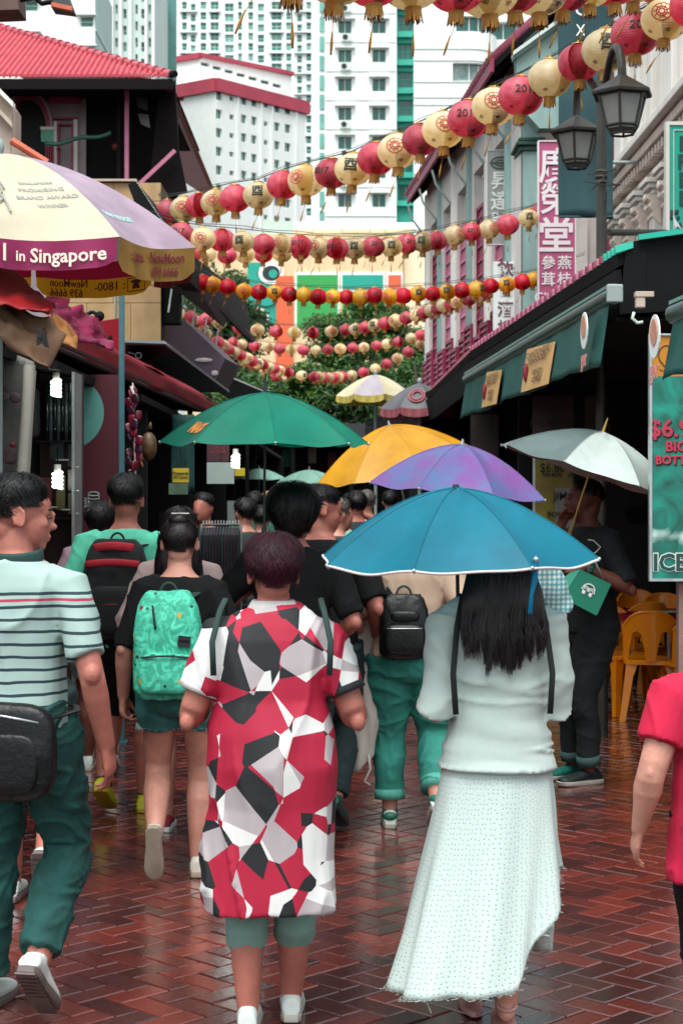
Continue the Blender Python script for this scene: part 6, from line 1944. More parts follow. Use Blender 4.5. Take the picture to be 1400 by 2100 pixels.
lantern_row('long rising string', row2, len(row2), ['red', 'cream'], {5: 'you', 9: 'you', 14: 'year', 13: 'circle', 15: 'circle', 19: 'you', 1: 'circle', 11: 'circle', 3: 'circle'}, True)
row3 = [(372, 482, 50), (415, 488, 50), (455, 491, 49), (497, 495, 49), (540, 499, 48), (577, 502, 47), (615, 505, 47), (653, 507, 46), (690, 508, 46), (727, 508, 45), (765, 507, 45), (802, 505, 44), (834, 501, 43), (868, 496, 43), (895, 492, 43), (932, 484, 43), (967, 477, 43), (1002, 469, 43), (1040, 458, 43), (1083, 447, 42), (1105, 438, 41), (1126, 432, 40)]
lantern_row('third string', row3, len(row3), ['red', 'cream'], {0: 'year', 3: 'you', 6: 'year', 9: 'you', 11: 'you', 13: 'you', 19: 'you'}, True, real=.21)
lantern_row('half hidden fourth string', [(392, 521, 39), (470, 523, 38), (560, 520, 37), (660, 514, 36), (760, 505, 36), (860, 494, 35)], 13, ['red', 'cream'], {3: 'you'})
lantern_row('bright red and yellow string', [(415, 578, 34), (520, 597, 34), (640, 606, 34), (720, 608, 34), (800, 606, 34), (900, 600, 34), (1000, 589, 34), (1093, 573, 34)], 24, ['bright', 'yellow'], {3: 'circle', 5: 'you', 15: 'you', 17: 'you', 21: 'you'}, real=.19)
lantern_row('faded string below the bright one', [(420, 655, 27), (500, 672, 27), (600, 681, 27), (700, 677, 27), (780, 664, 28), (860, 644, 29), (940, 618, 31), (1000, 598, 32)], 25, ['red', 'cream'], real=.2)
lantern_row('thinly spaced far string', [(478, 703, 22), (553, 713, 22), (650, 718, 22), (754, 711, 22), (806, 703, 22), (862, 686, 22)], 17, ['red', 'cream'])
lantern_row('deep sagging far string', [(366, 642, 26), (390, 649, 26), (413, 676, 25), (448, 703, 25), (512, 738, 24), (578, 761, 23), (643, 773, 23), (705, 772, 22), (754, 760, 22), (797, 744, 22), (838, 719, 22), (880, 694, 22)], 36, ['cream', 'red'])
lantern_row('lowest far string', [(500, 742, 19), (578, 777, 19), (630, 789, 18), (680, 793, 18), (740, 786, 18), (793, 769, 18), (848, 752, 18), (872, 738, 18)], 24, ['cream', 'red'])
# == people
m_skin = {}
def skin_mat(name, c):
 m = mat('skin_' + name, c, rough=.52, var=.2, vs=9, bump=.14, bs=90, spec=.35)
 b = m.node_tree.nodes['Principled BSDF']
 b.inputs['Subsurface Weight'].default_value = .12
 b.inputs['Subsurface Radius'].default_value = (.012, .005, .003)
 m_skin[name] = m
skin_mat('light', '#bd8675'); skin_mat('mid', '#a8685a'); skin_mat('dark', '#6e4034')
m_hair = mat('black_hair', '#0b0a0c', rough=.5, var=.4, vs=30, spec=.28)
m_hair_m = mat('maroon_hair', '#431726', rough=.55, var=.6, vs=9, spec=.18, alt='#160a0e')
m_hair_b = mat('brown_black_hair', '#160c0f', rough=.46, var=.5, vs=24, spec=.32)
m_hair_g = mat('grey_hair', '#56504e', rough=.5, var=.4, vs=20)
m_hair_y = mat('blonde_hair', '#a98a5c', rough=.45, var=.3, vs=20)
def ik(a, b, l1, l2, pole):
 d = b - a
 L_ = min(d.length, (l1 + l2) * .9995)
 d = d.normalized() * L_
 x = (l1 * l1 - l2 * l2 + L_ * L_) / (2 * L_)
 h = math.sqrt(max(0, l1 * l1 - x * x))
 n = d.normalized()
 p = (pole - n * pole.dot(n))
 p.normalize()
 return a + n * x + p * h, a + d
def sup(c, rx, ry, n=24, e=.82, lean=0.):
 out = []
 for j in range(n):
  a = 2 * math.pi * j / n
  ca, sa = math.cos(a), math.sin(a)
  out.append(V(c[0] + rx * math.copysign(abs(ca) ** e, ca), c[1] + ry * math.copysign(abs(sa) ** e, sa), c[2]))
 return out
class Person:
 def __init__(s, label, X, Y, H, heading=0., bw=1., skin='light', voxel=.009, legs=None, arms=None, yaw=0., pitch=0., lean=0., female=True, hands=True, group='people walking in the street', curl=.5, detail=True, bv=None):
  s.H, s.bw, s.voxel, s.lean = H, bw, voxel, lean
  s.root = thing('person', label, 'person', (X, Y, 0), group, math.radians(heading))
  s.skin = m_skin[skin]
  s.female = female
  f = female
  s.st = [(.455, .040, .05, 0), (.475, .085, .070, -.004), (.52, .105 if f else .098, .078, -.008), (.565, .098 if f else .094, .070, -.004), (.625, .082 if f else .088, .060, 0), (.70, .088 if f else .098, .064, 0),
    (.76, .094 if f else .106, .064, -.002), (.80, .098 if f else .110, .054, -.006), (.825, .078 if f else .088, .044, -.008), (.845, .048, .036, -.006), (.862, .035, .034, -.002)]
  s.sh = {}; s.el = {}; s.wr = {}; s.hip = {}; s.kn = {}; s.an = {}; s.foot = {}
  legs = legs or {}
  arms = arms or {}
  for sd, sg in (('L', -1), ('R', 1)):
   hip = V(sg * .052 * H * (1.05 if f else 1), 0, .525 * H)
   dx, dy, lift, pt = legs.get(sd, (0, 0, 0, 0))
   if pt: lift = max(lift, .125 * H * math.sin(math.radians(pt)) - .03 * H * (1 - math.cos(math.radians(pt))))
   an = V(sg * .048 * H + dx, dy, .042 * H + lift)
   kn, an = ik(hip, an, .248 * H, .243 * H, V(sg * .08, 1, .05))
   s.hip[sd], s.kn[sd], s.an[sd], s.foot[sd] = hip, kn, an, pt
   sw = (.098 if f else .112) * H * bw
   sh = s.pt(V(sg * sw, -.004 * H, .800 * H))
   ax, ay, az = arms.get(sd, (.03, .03, -.31 * H))[:3]
   pole = V(sg * .5, -1, -.2) if len(arms.get(sd, ())) < 4 else Vector(arms[sd][3])
   el, wr = ik(sh, sh + V(sg * ax, ay, az), .172 * H, .150 * H, pole)
   s.sh[sd], s.el[sd], s.wr[sd] = sh, el, wr
  s.hh = .137 * H if H > 1.4 else .15 * H
  nk = s.pt(V(0, .0, .862 * H))
  s.M = Matrix.Translation(nk + V(0, .012 * H, H - .862 * H - s.hh * .5)) @ Matrix.Rotation(math.radians(yaw), 4, 'Z') @ Matrix.Rotation(math.radians(pitch), 4, 'X')
  s.k = s.hh / .228
  mb = MB()
  mb.rings([[s.pt(p) for p in sup((0, y * H, z * H), rx * H * bw, ry * H, 20)] for z, rx, ry, y in s.st])
  mb.tube([s.pt(V(0, -.004 * H, .83 * H)), s.M @ V(0, -.012, -.06 * s.k)], [.036 * H, .033 * H], 14)
  s.head(mb, detail)
  for sd, sg in (('L', -1), ('R', 1)):
   s.limb(mb, [s.sh[sd], s.el[sd], s.wr[sd]], [.036 * H * bw, .0305 * H * bw, .0265 * H * bw, .0265 * H * bw, .017 * H], sag=0)
   e1 = s.el[sd]; bk = (e1 - s.sh[sd]).normalized() - (s.wr[sd] - e1).normalized()
   mb.ell(e1 + (bk.normalized() * .012 * H if bk.length > .05 else V(0, -.014 * H, 0)), (.017 * H, .017 * H, .02 * H), 8, 6)
   if hands: s.hand(mb, sd, sg, curl)
   else: mb.ell(s.wr[sd] + (s.wr[sd] - s.el[sd]).normalized() * .04 * H, (.022 * H, .03 * H, .035 * H), 8, 6)
   s.limb(mb, [s.hip[sd], s.kn[sd], s.an[sd]], [.060 * H * bw, .050 * H * bw, .037 * H, .0375 * H, .0215 * H], leg=True)
   an = s.an[sd]
   M_ = s.fm(sd)
   mb.tube([M_ @ V(0, -.025, -.012), M_ @ V(0, .05, -.02), M_ @ V(0, .11, -.032)], [.027, .028, .02], 10, rnd_cap=True)
  me = fuse(mb, bv or voxel, 3)
  me.materials.append(s.skin)
  s.body = link('body', me, s.root)
 def pt(s, v):
  """lean the upper body forward"""
  k = max(0, v.z - .53 * s.H)
  return V(v.x, v.y + k * math.tan(math.radians(s.lean)), v.z)
 def fm(s, sd):
  return Matrix.Translation(s.an[sd]) @ Matrix.Rotation(math.radians(-s.foot[sd]), 4, 'X')
 def limb(s, mb, j, r, leg=False, sag=0, n=14):
  a, b, c = j
  k = .012 * s.H if leg else 0
  d1 = a.lerp(b, .45) + V(0, -k * .2, 0)
  d2 = b.lerp(c, .30) + V(0, -k, 0)
  d3 = b.lerp(c, .62) + V(0, -k * .7, 0)
  mb.tube([a, d1, b.lerp(a, .12), b.lerp(c, .1), d2, d3, c], [r[0], r[1], r[2], r[2] * .98, r[3], (r[3] * .45 + r[4] * .55) if not leg else (r[3] * .62 + r[4] * .38), r[4]], n, rnd_cap=True)
 def head(s, mb, detail):
  k = s.k
  R3 = s.M.to_3x3()
  def E(c, r, n=16, m=11, M=None): mb.ell(s.M @ (V(*c) * k), (r[0] * k, r[1] * k, r[2] * k), n, m, R3 if M is None else R3 @ M)
  E((0, -.012, .026), (.075, .094, .088))
  E((0, .031, -.030), (.061, .066, .084))
  E((0, .046, .034), (.057, .047, .046), 14, 9)
  E((0, .056, -.086), (.032, .036, .027), 12, 8)
  E((0, .072, .016), (.048, .025, .018), 12, 8)
  E((0, -.045, -.045), (.052, .045, .05), 12, 8)
  if detail:
   E((0, .101, -.026), (.015, .019, .013), 10, 7)
   E((0, .095, -.004), (.010, .014, .028), 10, 7, Matrix.Rotation(-.30, 3, 'X'))
   for sg in (-1, 1):
    E((sg * .011, .092, -.030), (.009, .010, .008), 8, 6)
    E((sg * .032, .066, -.020), (.022, .022, .022), 10, 7)
    Me = Matrix.Rotation(sg * -.4, 3, 'Z') @ Matrix.Rotation(.15, 3, 'X')
    E((sg * .077, -.010, -.012), (.006, .018, .030), 10, 7, Me)
    mb.tube([s.M @ ((V(sg * .080, -.012, -.010) + Me @ V(sg * .002, .019 * math.cos(a) * (1 + .15 * math.sin(a)), .032 * math.sin(a))) * k) for a in np.linspace(-1.2, 3.9, 14)], .0046 * k, 6)
   E((0, .091, -.057), (.022, .013, .007), 10, 6)
   E((0, .088, -.068), (.019, .013, .008), 10, 6)
 def eyes(s):
  k = s.k
  for sg in (-1, 1):
   mb = MB(); mb.ell(s.M @ (V(sg * .030, .0850, .002) * k), (.011 * k, .009 * k, .0055 * k), 10, 7, s.M.to_3x3()); e = mb.build('eye', mat('eye_white', '#4f423e', rough=.4, var=.05), s.root, True, True)
   mb = MB(); mb.ell(s.M @ (V(sg * .030, .0920, .002) * k), (.0058 * k, .0035 * k, .0052 * k), 8, 6, s.M.to_3x3()); mb.build('iris', m_hair, e, True, True)
   mb = MB(); mb.tube([s.M @ (V(sg * x, .0945 - abs(x - .02) * .45, .027 + .012 * (x - .015) - 5 * (x - .03) ** 2) * k) for x in np.linspace(.014, .05, 6)], [.0035 * k] * 6, 6); mb.build('eyebrow', m_hair, s.root, True, True)
 def hand(s, mb, sd, sg, curl):
  H = s.H
  w, e = s.wr[sd], s.el[sd]
  d = (w - e).normalized()
  fw = V(0, 1, 0) - d * d.y
  if fw.length < .3: fw = V(0, 0, 1) - d * d.z
  fw.normalize()                      # thumb side
  pn = V(-sg, 0, 0) - d * (-sg * d.x)
  pn = (pn - fw * pn.dot(fw))
  if pn.length < .2: pn = fw.cross(d) * sg
  pn.normalize()                      # palm normal, towards the body
  Lh = .108 * H
  kn = w + d * Lh * .46
  mb.tube([w - d * .01, w + d * Lh * .12, w + d * Lh * .32, kn], [(.017 * H, .0135 * H), (.021 * H, .0115 * H), (.0255 * H, .0115 * H), (.025 * H, .009 * H)], 12, u0=fw, rnd_cap=True)
  for i, (off, ln) in enumerate(((.0215, .86), (.0072, 1.0), (-.0070, .93), (-.0205, .74))):
   p = kn + fw * off * H - d * .006 * H * abs(i - 1.2)
   a = 0.
   pts, rr_ = [p - d * .012], [.0052 * H]
   for q, sl in enumerate((.42, .31, .27)):
    a += curl * (.55 + .25 * q) * (1 + .12 * i)
    p = p + (d * math.cos(a) + pn * math.sin(a)) * Lh * .54 * ln * sl
    pts.append(p); rr_.append((.0047 - .0005 * q) * H)
   mb.tube(pts, rr_, 8, rnd_cap=True)
  p = w + d * Lh * .12 + fw * .016 * H
  t1 = p + (fw * .62 + d * .65 + pn * .35).normalized() * Lh * .25
  t2 = t1 + (fw * .2 + d * .85 + pn * .45).normalized() * Lh * .20
  t3 = t2 + (fw * .0 + d * .85 + pn * .5).normalized() * Lh * .15
  mb.tube([p, t1, t2, t3], [.0085 * H, .0075 * H, .0064 * H, .005 * H], 8, rnd_cap=True)
 # ------------------------------------------------ clothes
 def fold(s, amp, fx, fz, seed=0, extra=None):
  def d(co):
   q = np.stack([co[:, 0] * fx, co[:, 1] * fx, co[:, 2] * fz], 1)
   w = vnoise(q * .5 + 3, seed + 9)[:, None]
   q[:, 0] += q[:, 2] * .35
   r = vnoise(q + w * 1.3, seed) * .6 + vnoise(q * 2.1 + w * 2, seed + 1) * .25
   r += .9 * ((1 - np.abs(vnoise(q * 1.25 + 7 + w * 1.6, seed + 2))) ** 6 - .2)
   return amp * r + (extra(co) if extra else 0)
  return d
 def top(s, m, hem=.50, ease=.010, sleeve=.55, cuff=.045, name='shirt', amp=.006, fx=9, fz=7, flare=0., neck=.845, fz_dir=None, seed=1, sl_ease=.014, split=None):
  H, bw = s.H, s.bw
  mb = MB()
  rings = []
  zs = [z for z, *_ in s.st]
  def at(z):
   for a, b in zip(s.st[:-1], s.st[1:]):
    if a[0] <= z <= b[0]:
     q = (z - a[0]) / (b[0] - a[0]); return [a[i] * (1 - q) + b[i] * q for i in range(4)]
   return list(s.st[0]) if z < s.st[0][0] else list(s.st[-1])
  hz = hem
  levels = [hz] + [z for z in (.50, .53, .57, .61, .66, .70, .74, .77, .80, .822, .838) if z > hz + .01 and z < neck] + [neck]
  for z in levels:
   _, rx, ry, y = at(max(z, .52))
   if z < .66: rx = max(rx, .086 if s.female else .094) ; ry = max(ry, .064)
   fl = 1 + flare * max(0, (.62 - z))
   rings.append([s.pt(p) for p in sup((0, y * H, z * H), (rx * H * bw + ease) * fl, (ry * H + ease) * fl, 24, .86)])
  mb.rings(rings)
  for sd in ('L', 'R'):
   s.sleeve(mb, sd, sleeve, cuff, sl_ease)
  me = fuse(mb, s.voxel, 2, s.fold(amp, fx, fz, seed))
  me.materials.append(m)
  return link(name, me, s.root)
 def sleeve(s, mb, sd, fr, cuff, ease=.014):
  H, bw = s.H, s.bw
  a, b, c = s.sh[sd], s.el[sd], s.wr[sd]
  inn = a + V(-.03 * H if sd == 'R' else .03 * H, 0, .004)
  r0 = .036 * H * bw + ease
  pts, rr_ = [inn, a], [r0, r0]
  if fr <= 1:
   for q in (.5, 1.): pts.append(a.lerp(b, fr * q)); rr_.append(r0 * (1 - q) + q * cuff)
  else:
   pts += [a.lerp(b, .5), b, b.lerp(c, (fr - 1) * .5), b.lerp(c, fr - 1)]; rr_ += [.032 * H * bw + ease, .029 * H + ease, .026 * H + ease * .9, cuff]
  mb.tube(pts, rr_, 16)
 def trousers(s, m, end=1.93, ease=.016, hem=.062, knee=.074, waist=.60, name='trousers', amp=.007, fx=10, fz=13, seed=4, fray=None):
  """end: 1 = knee, 2 = ankle"""
  H, bw = s.H, s.bw
  mb = MB()
  mb.rings([[s.pt(p) for p in sup((0, y * H, z * H), rx * H * bw + ease, ry * H + ease, 22, .86)] for z, rx, ry, y in
     ((.455, .05, .055, -.004), (.475, .092, .072, -.006), (.52, .105 if s.female else .099, .080, -.009), (.565, .098 if s.female else .095, .071, -.004), (waist, .086 if s.female else .09, .062, 0))])
  for sd in ('L', 'R'):
   a, b, c = s.hip[sd], s.kn[sd], s.an[sd]
   pts = [a + V(0, -.004 * H, .02 * H), a.lerp(b, .3) + V(0, -.004 * H, 0)]
   rr_ = [.066 * H * bw + ease, .060 * H * bw + ease]
   if end <= 1:
    pts += [a.lerp(b, .3 + (end - .3) * .5), a.lerp(b, end)]; rr_ += [(.06 * H * bw + ease + hem) / 2, hem]
   else:
    pts += [a.lerp(b, .7), b.lerp(a, .08), b.lerp(c, .12)]; rr_ += [.047 * H * bw + ease, knee, knee]
    e = end - 1
    if e > .35: pts.append(b.lerp(c, .35) + V(0, -.012 * H, 0)); rr_.append(max(knee * .96, hem * .9))
    pts += [b.lerp(c, e)]; rr_ += [hem]
   mb.tube(pts, rr_, 18)
  me = fuse(mb, s.voxel, 2, s.fold(amp, fx, fz, seed))
  me.materials.append(m)
  return link(name, me, s.root)
 def shoe(s, sd, m, ms, high=.075, L_=.26, name='shoe', grip=False):
  H = s.H
  k = L_ * H / 1.65
  M_ = s.fm(sd) @ Matrix.Translation(V(0, 0, -.042 * H))
  mb = MB()
  prof = [(-.27, .026, .0), (-.24, .034, .048), (-.10, .036, .072), (.08, .034, .068), (.25, .039, .050), (.45, .044, .038), (.62, .040, .030), (.70, .022, .022)]
  rs = []
  for y, w, h in prof:
   hh_ = h * 1.0 + .012
   rs.append([M_ @ V(w * k / .26 * math.cos(a), y * k, .012 + (hh_ * .5) * (1 + math.sin(a)) if math.sin(a) > 0 else .012 + hh_ * .5 * (1 + math.sin(a))) for a in np.linspace(0, 6.283, 14, endpoint=False)])
  mb.rings(rs)
  mb.tube([M_ @ V(0, -.06 * k, .05), M_ @ V(0, -.075 * k, high + .012)], [.036 * k / .26, .034 * k / .26], 14)
  me = fuse(mb, .006 if s.voxel < .012 else .01, 2)
  me.materials.append(m)
  o = link(name, me, s.root)
  mb = MB()
  ol = [(-.29, .0), (-.28, .024), (-.20, .036), (-.05, .036), (.12, .036), (.32, .043), (.50, .046), (.64, .038), (.71, .018), (.725, 0)]
  out = [(w * k / .26, y * k) for y, w in ol] + [(-w * k / .26, y * k) for y, w in ol[::-1][1:-1]]
  rs = []
  for z, g_ in ((.0, .94), (.004, 1.), (.022, 1.02), (.026, .98)):
   rs.append([M_ @ V(x * g_, y * g_, z + (.012 * max(0, y / k - .35))) for x, y in out])
  mb.rings(rs)
  so = mb.build('sole', ms, o, 40, True)
  if grip:
   for yy in np.arange(-.22, .66, .085):
    w = .03 * k / .26
    mb = MB(); mb.box((0, 0, 0), (w * 2, .028 * k / .26 * 1.2, .006));
    mm = MB(); mm.add([M_ @ (Vector(p) + V(0, yy * k, -.002 + .012 * max(0, yy - .35))) for p in mb.v], mb.f); mm.build('tread', mat('sole_tread', '#5a504c', rough=.7, var=.2), o, False, True)
  return o
 def sock(s, sd, m, h=.10):
  mb = MB()
  a, b = s.an[sd], s.kn[sd]
  d = (b - a).normalized()
  mb.tube([a - d * .02, a + d * .03, a + d * h], [.0245 * s.H, .0235 * s.H, .0265 * s.H], 12)
  return mb.build('sock', m, s.root, True, True)
 # ------------------------------------------------ hair
 def hair(s, m, vol=.10, back=2.15, side=1.55, front=1.0, n=1500, length=.07, width=.004, seed=0, name='hair', lift=.008, strands=True, tuft=.010, drop=0., fall=None):
  k = s.k
  r_ = random.Random(seed + 100)
  C = V(0, -.012, .022) * k
  RX, RY, RZ = .0755 * k, .0945 * k, .0885 * k
  def thmax(az):                                  # az 0 = face (+y)
   c = math.cos(az)
   if c > 0: return side + (front - side) * c ** 1.4
   return side + (back - side) * (-c) ** .9
  def pos(az, th, ex=0.):
   tq = min(1, max(0, thmax(az) - th) / .55)
   e = 1 + vol * ((.45 + .55 * tq) if vol > .25 else (.12 + .88 * tq)) * (.6 + .4 * min(1, th))
   fl = 1.0
   if th > 1.57:                               # towards the nape the skull becomes the neck
    fl = 1 - .26 * (th - 1.57)
   p = V(RX * math.sin(min(th, 1.57)) * math.sin(az) * fl, RY * math.sin(min(th, 1.57)) * math.cos(az) * fl, RZ * math.cos(th))
   if th > 1.57: p.z = -RZ * .95 * (th - 1.57) * 1.15
   p = p * e
   return C + p + p.normalized() * ex
  mb = MB()
  na, nt_ = 40, 16
  rs = []
  arr, key = [], []
  for i in range(nt_ + 1):
   for j in range(na):
    az = 2 * math.pi * j / na
    th = .04 + (thmax(az) - .04) * i / nt_
    arr.append(pos(az, th)); key.append((math.sin(az) * 5 + 9, math.cos(az) * 5, th * 4 + seed))
  nz = vnoise(np.array(key), seed) * tuft + vnoise(np.array(key) * 2.7, seed + 3) * tuft * .6
  for i in range(nt_ + 1):
   rs.append([s.M @ (arr[i * na + j] + (arr[i * na + j] - C).normalized() * float(nz[i * na + j]) * (1 if i < nt_ else .2)) for j in range(na)])
  rs.append([s.M @ (C + (arr[nt_ * na + j] - C) * .86) for j in range(na)])
  mb.rings(rs)
  o = mb.build(name, m, s.root, True, True)
  if strands:
   mb = MB()
   for q in range(n):
    az = r_.uniform(0, 2 * math.pi)
    tm = thmax(az)
    th = tm * math.sqrt(r_.random()) * .98
    L_ = length * r_.uniform(.6, 1.25)
    pts = []
    sw = r_.gauss(0, .22) + .35 * math.sin(az * 5 + th * 6 + seed)
    L_ *= 1 - .35 * (th / tm) ** 2
    ex0 = tuft * .5 + lift * r_.uniform(.0, 1.)
    out = r_.random() < .05
    for i in range(5):
     f_ = i / 4
     t2 = th + L_ * f_ / (.09 * k)
     a2 = az + sw * f_
     over = max(0, t2 - tm - .06)
     p = pos(a2, min(t2, tm + .06), (ex0 + (lift * 1.6 * f_ if out else lift * .3 * math.sin(f_ * 3))) * (1 - .6 * min(1, max(0, t2 - tm + .25) * 4)))
     if over > 0: p = p + V(0, 0, -min(over, .25) * .05 * k)
     pts.append(s.M @ p)
    ctr = s.M @ C
    for i in range(4):
     a_, b_ = pts[i], pts[i + 1]
     nn = (a_ - ctr).normalized()
     tn = (b_ - a_).cross(nn)
     if tn.length < 1e-6: continue
     tn.normalize()
     w0 = width * (1 - .2 * i) * .5; w1 = width * (1 - .2 * (i + 1)) * .5
     mb.add([a_ - tn * w0, a_ + tn * w0, b_ + tn * w1, b_ - tn * w1], [(0, 1, 2, 3)])
   mb.build('hair_strands', m, o, True, True)
  return o
 def long_hair(s, m, z_end, spread=.13, n=900, seed=0, width=.006, y_back=-.125, az_lim=1.15):
  """locks falling from the back and sides of the head"""
  r_ = random.Random(seed)
  k = s.k
  base = MB()
  c = s.M @ V(0, -.03 * k, .0)
  rs = []
  zt_ = c.z + .03
  for i in range(9):
   q = i / 8
   z = zt_ + (z_end + .13 - zt_) * q
   w = .085 * k + (spread - .085 * k) * min(1, q * 1.5)
   y = c.y - .045 * k + (y_back - (c.y - .045 * k)) * min(1, q * 1.35)
   d = .055 * k * (1 - q) + .022
   rs.append([V(c.x + w * math.cos(a), y + d * math.sin(a), z + .02 * math.sin(a * 5 + 1) * q) for a in np.linspace(0, 6.283, 20, endpoint=False)])
  base.rings(rs)
  o = base.build('long_hair', m, s.root, True, True)
  mb = MB()
  for q in range(n):
   u = r_.uniform(-1, 1)
   z_e = z_end + r_.uniform(-.01, .035) + .05 * u * u + .016 * math.sin(u * 11 + seed) + .012 * math.sin(u * 27) + .02 * abs(u)
   z_s = zt_ + r_.uniform(-.12, .06)
   pts = []
   ph, am = math.floor(u * 9) * 1.7 + r_.uniform(0, 1.2), r_.uniform(.003, .012)
   dep = r_.uniform(.4, 1.06)
   for i in range(8):
    f_ = i / 7
    z = z_s + (z_e - z_s) * f_
    g_ = (zt_ - z) / max(1e-3, zt_ - z_end)
    g_ = min(max(g_, 0), 1.05)
    w = .085 * k + (spread - .085 * k) * min(1, g_ * 1.5)
    y = c.y - .045 * k + (y_back - (c.y - .045 * k)) * min(1, g_ * 1.35)
    d = (.055 * k * (1 - g_) + .024)
    uu = u * (1 + .12 * math.sin(ph) * f_)
    pts.append(V(c.x + w * uu + am * math.sin(ph + f_ * 9), y - d * math.sqrt(max(0, 1 - uu * uu)) * dep - .004 + am * .6 * math.cos(ph + f_ * 7), z))
   for i in range(7):
    a_, b_ = pts[i], pts[i + 1]
    w0 = width * (1 - .12 * i) * .5; w1 = width * (1 - .12 * (i + 1)) * .5
    tn = (b_ - a_).cross(V(u * .6, -1, 0)).normalized()
    mb.add([a_ - tn * w0, a_ + tn * w0, b_ + tn * w1, b_ - tn * w1], [(0, 1, 2, 3)])
  mb.build('hair_strands', m, o, True, True)
  return o
 def wp(s, v):
  """local point to world"""
  return s.root.matrix_basis @ Vector(v)
def prop(name, label, cat, person, group=None):
 """a worn or carried thing: its own top-level object, built in the wearer's local frame"""
 t = thing(name, label, cat, person.root.location, group, person.root.rotation_euler.z)
 return t
def backpack(t, c, w, h, d, m, m_str, shoulders, parts=(), e=.45, m_trim_=None, strap_w=.03, y_str=None, loop=True):
 """rounded bag body in local coordinates; c = centre, straps run over the shoulders"""
 mb = MB()
 rs = []
 n = 26
 for i in range(13):
  q = i / 12
  z = -h / 2 + h * q
  tp = 1.0 - .30 * max(0, (q - .55) / .45) ** 2.2 - .10 * max(0, (.12 - q) / .12) ** 2
  dp = d * (.92 + .16 * math.sin(math.pi * min(1, q * 1.1))) * (1 - .35 * max(0, (q - .6) / .4) ** 2)
  end = 1 if 0 < i < 12 else .86
  rs.append([Vector(c) + V(w / 2 * tp * end * math.copysign(abs(math.cos(a)) ** e, math.cos(a)), dp / 2 * end * math.copysign(abs(math.sin(a)) ** e, math.sin(a)), z) for a in np.linspace(0, 6.283, n, endpoint=False)])
 mb.rings(rs)
 me = fuse(mb, .009, 2, lambda co: .004 * vnoise(co * 16, 3) + .003 * vnoise(co * 34, 4))
 me.materials.append(m)
 b = link('bag_body', me, t)
 for sg, sh in ((-1, shoulders[0]), (1, shoulders[1])):
  a0 = Vector(c) + V(sg * w * .26, d * .42, h * .42)
  pts = [a0, V(sg * (abs(sh.x) * .62), sh.y - .065, sh.z + .005), V(sg * abs(sh.x) * .66, sh.y - .01, sh.z + .052), V(sg * abs(sh.x) * .68, sh.y + .06, sh.z + .02), V(sg * abs(sh.x) * .72, sh.y + .09, sh.z - .12)]
  mb = MB(); mb.tube(pts, [(strap_w * .8, .009)] + [(strap_w, .010)] * 4, 10, u0=(1, 0, 0)); mb.build('strap', m_str, t, True, True)
  p2 = [Vector(c) + V(sg * w * .40, d * .40, -h * .36), V(sg * abs(sh.x) * .95, sh.y - .03, c[2] - h * .2), V(sg * abs(sh.x) * .9, sh.y + .07, c[2] + .02)]
  mb = MB(); mb.tube(p2, [(.012, .005)] * 3, 8, u0=(0, 0, 1)); mb.build('lower_strap', m_str, t, True, True)
 if loop:
  mb = MB(); mb.tube([Vector(c) + V(.035 * math.cos(a), d * .2, h * .47 + .045 * math.sin(a)) for a in np.linspace(0, math.pi, 12)], .006, 7); mb.build('grab_loop', m_str, t, True, True)
 return b
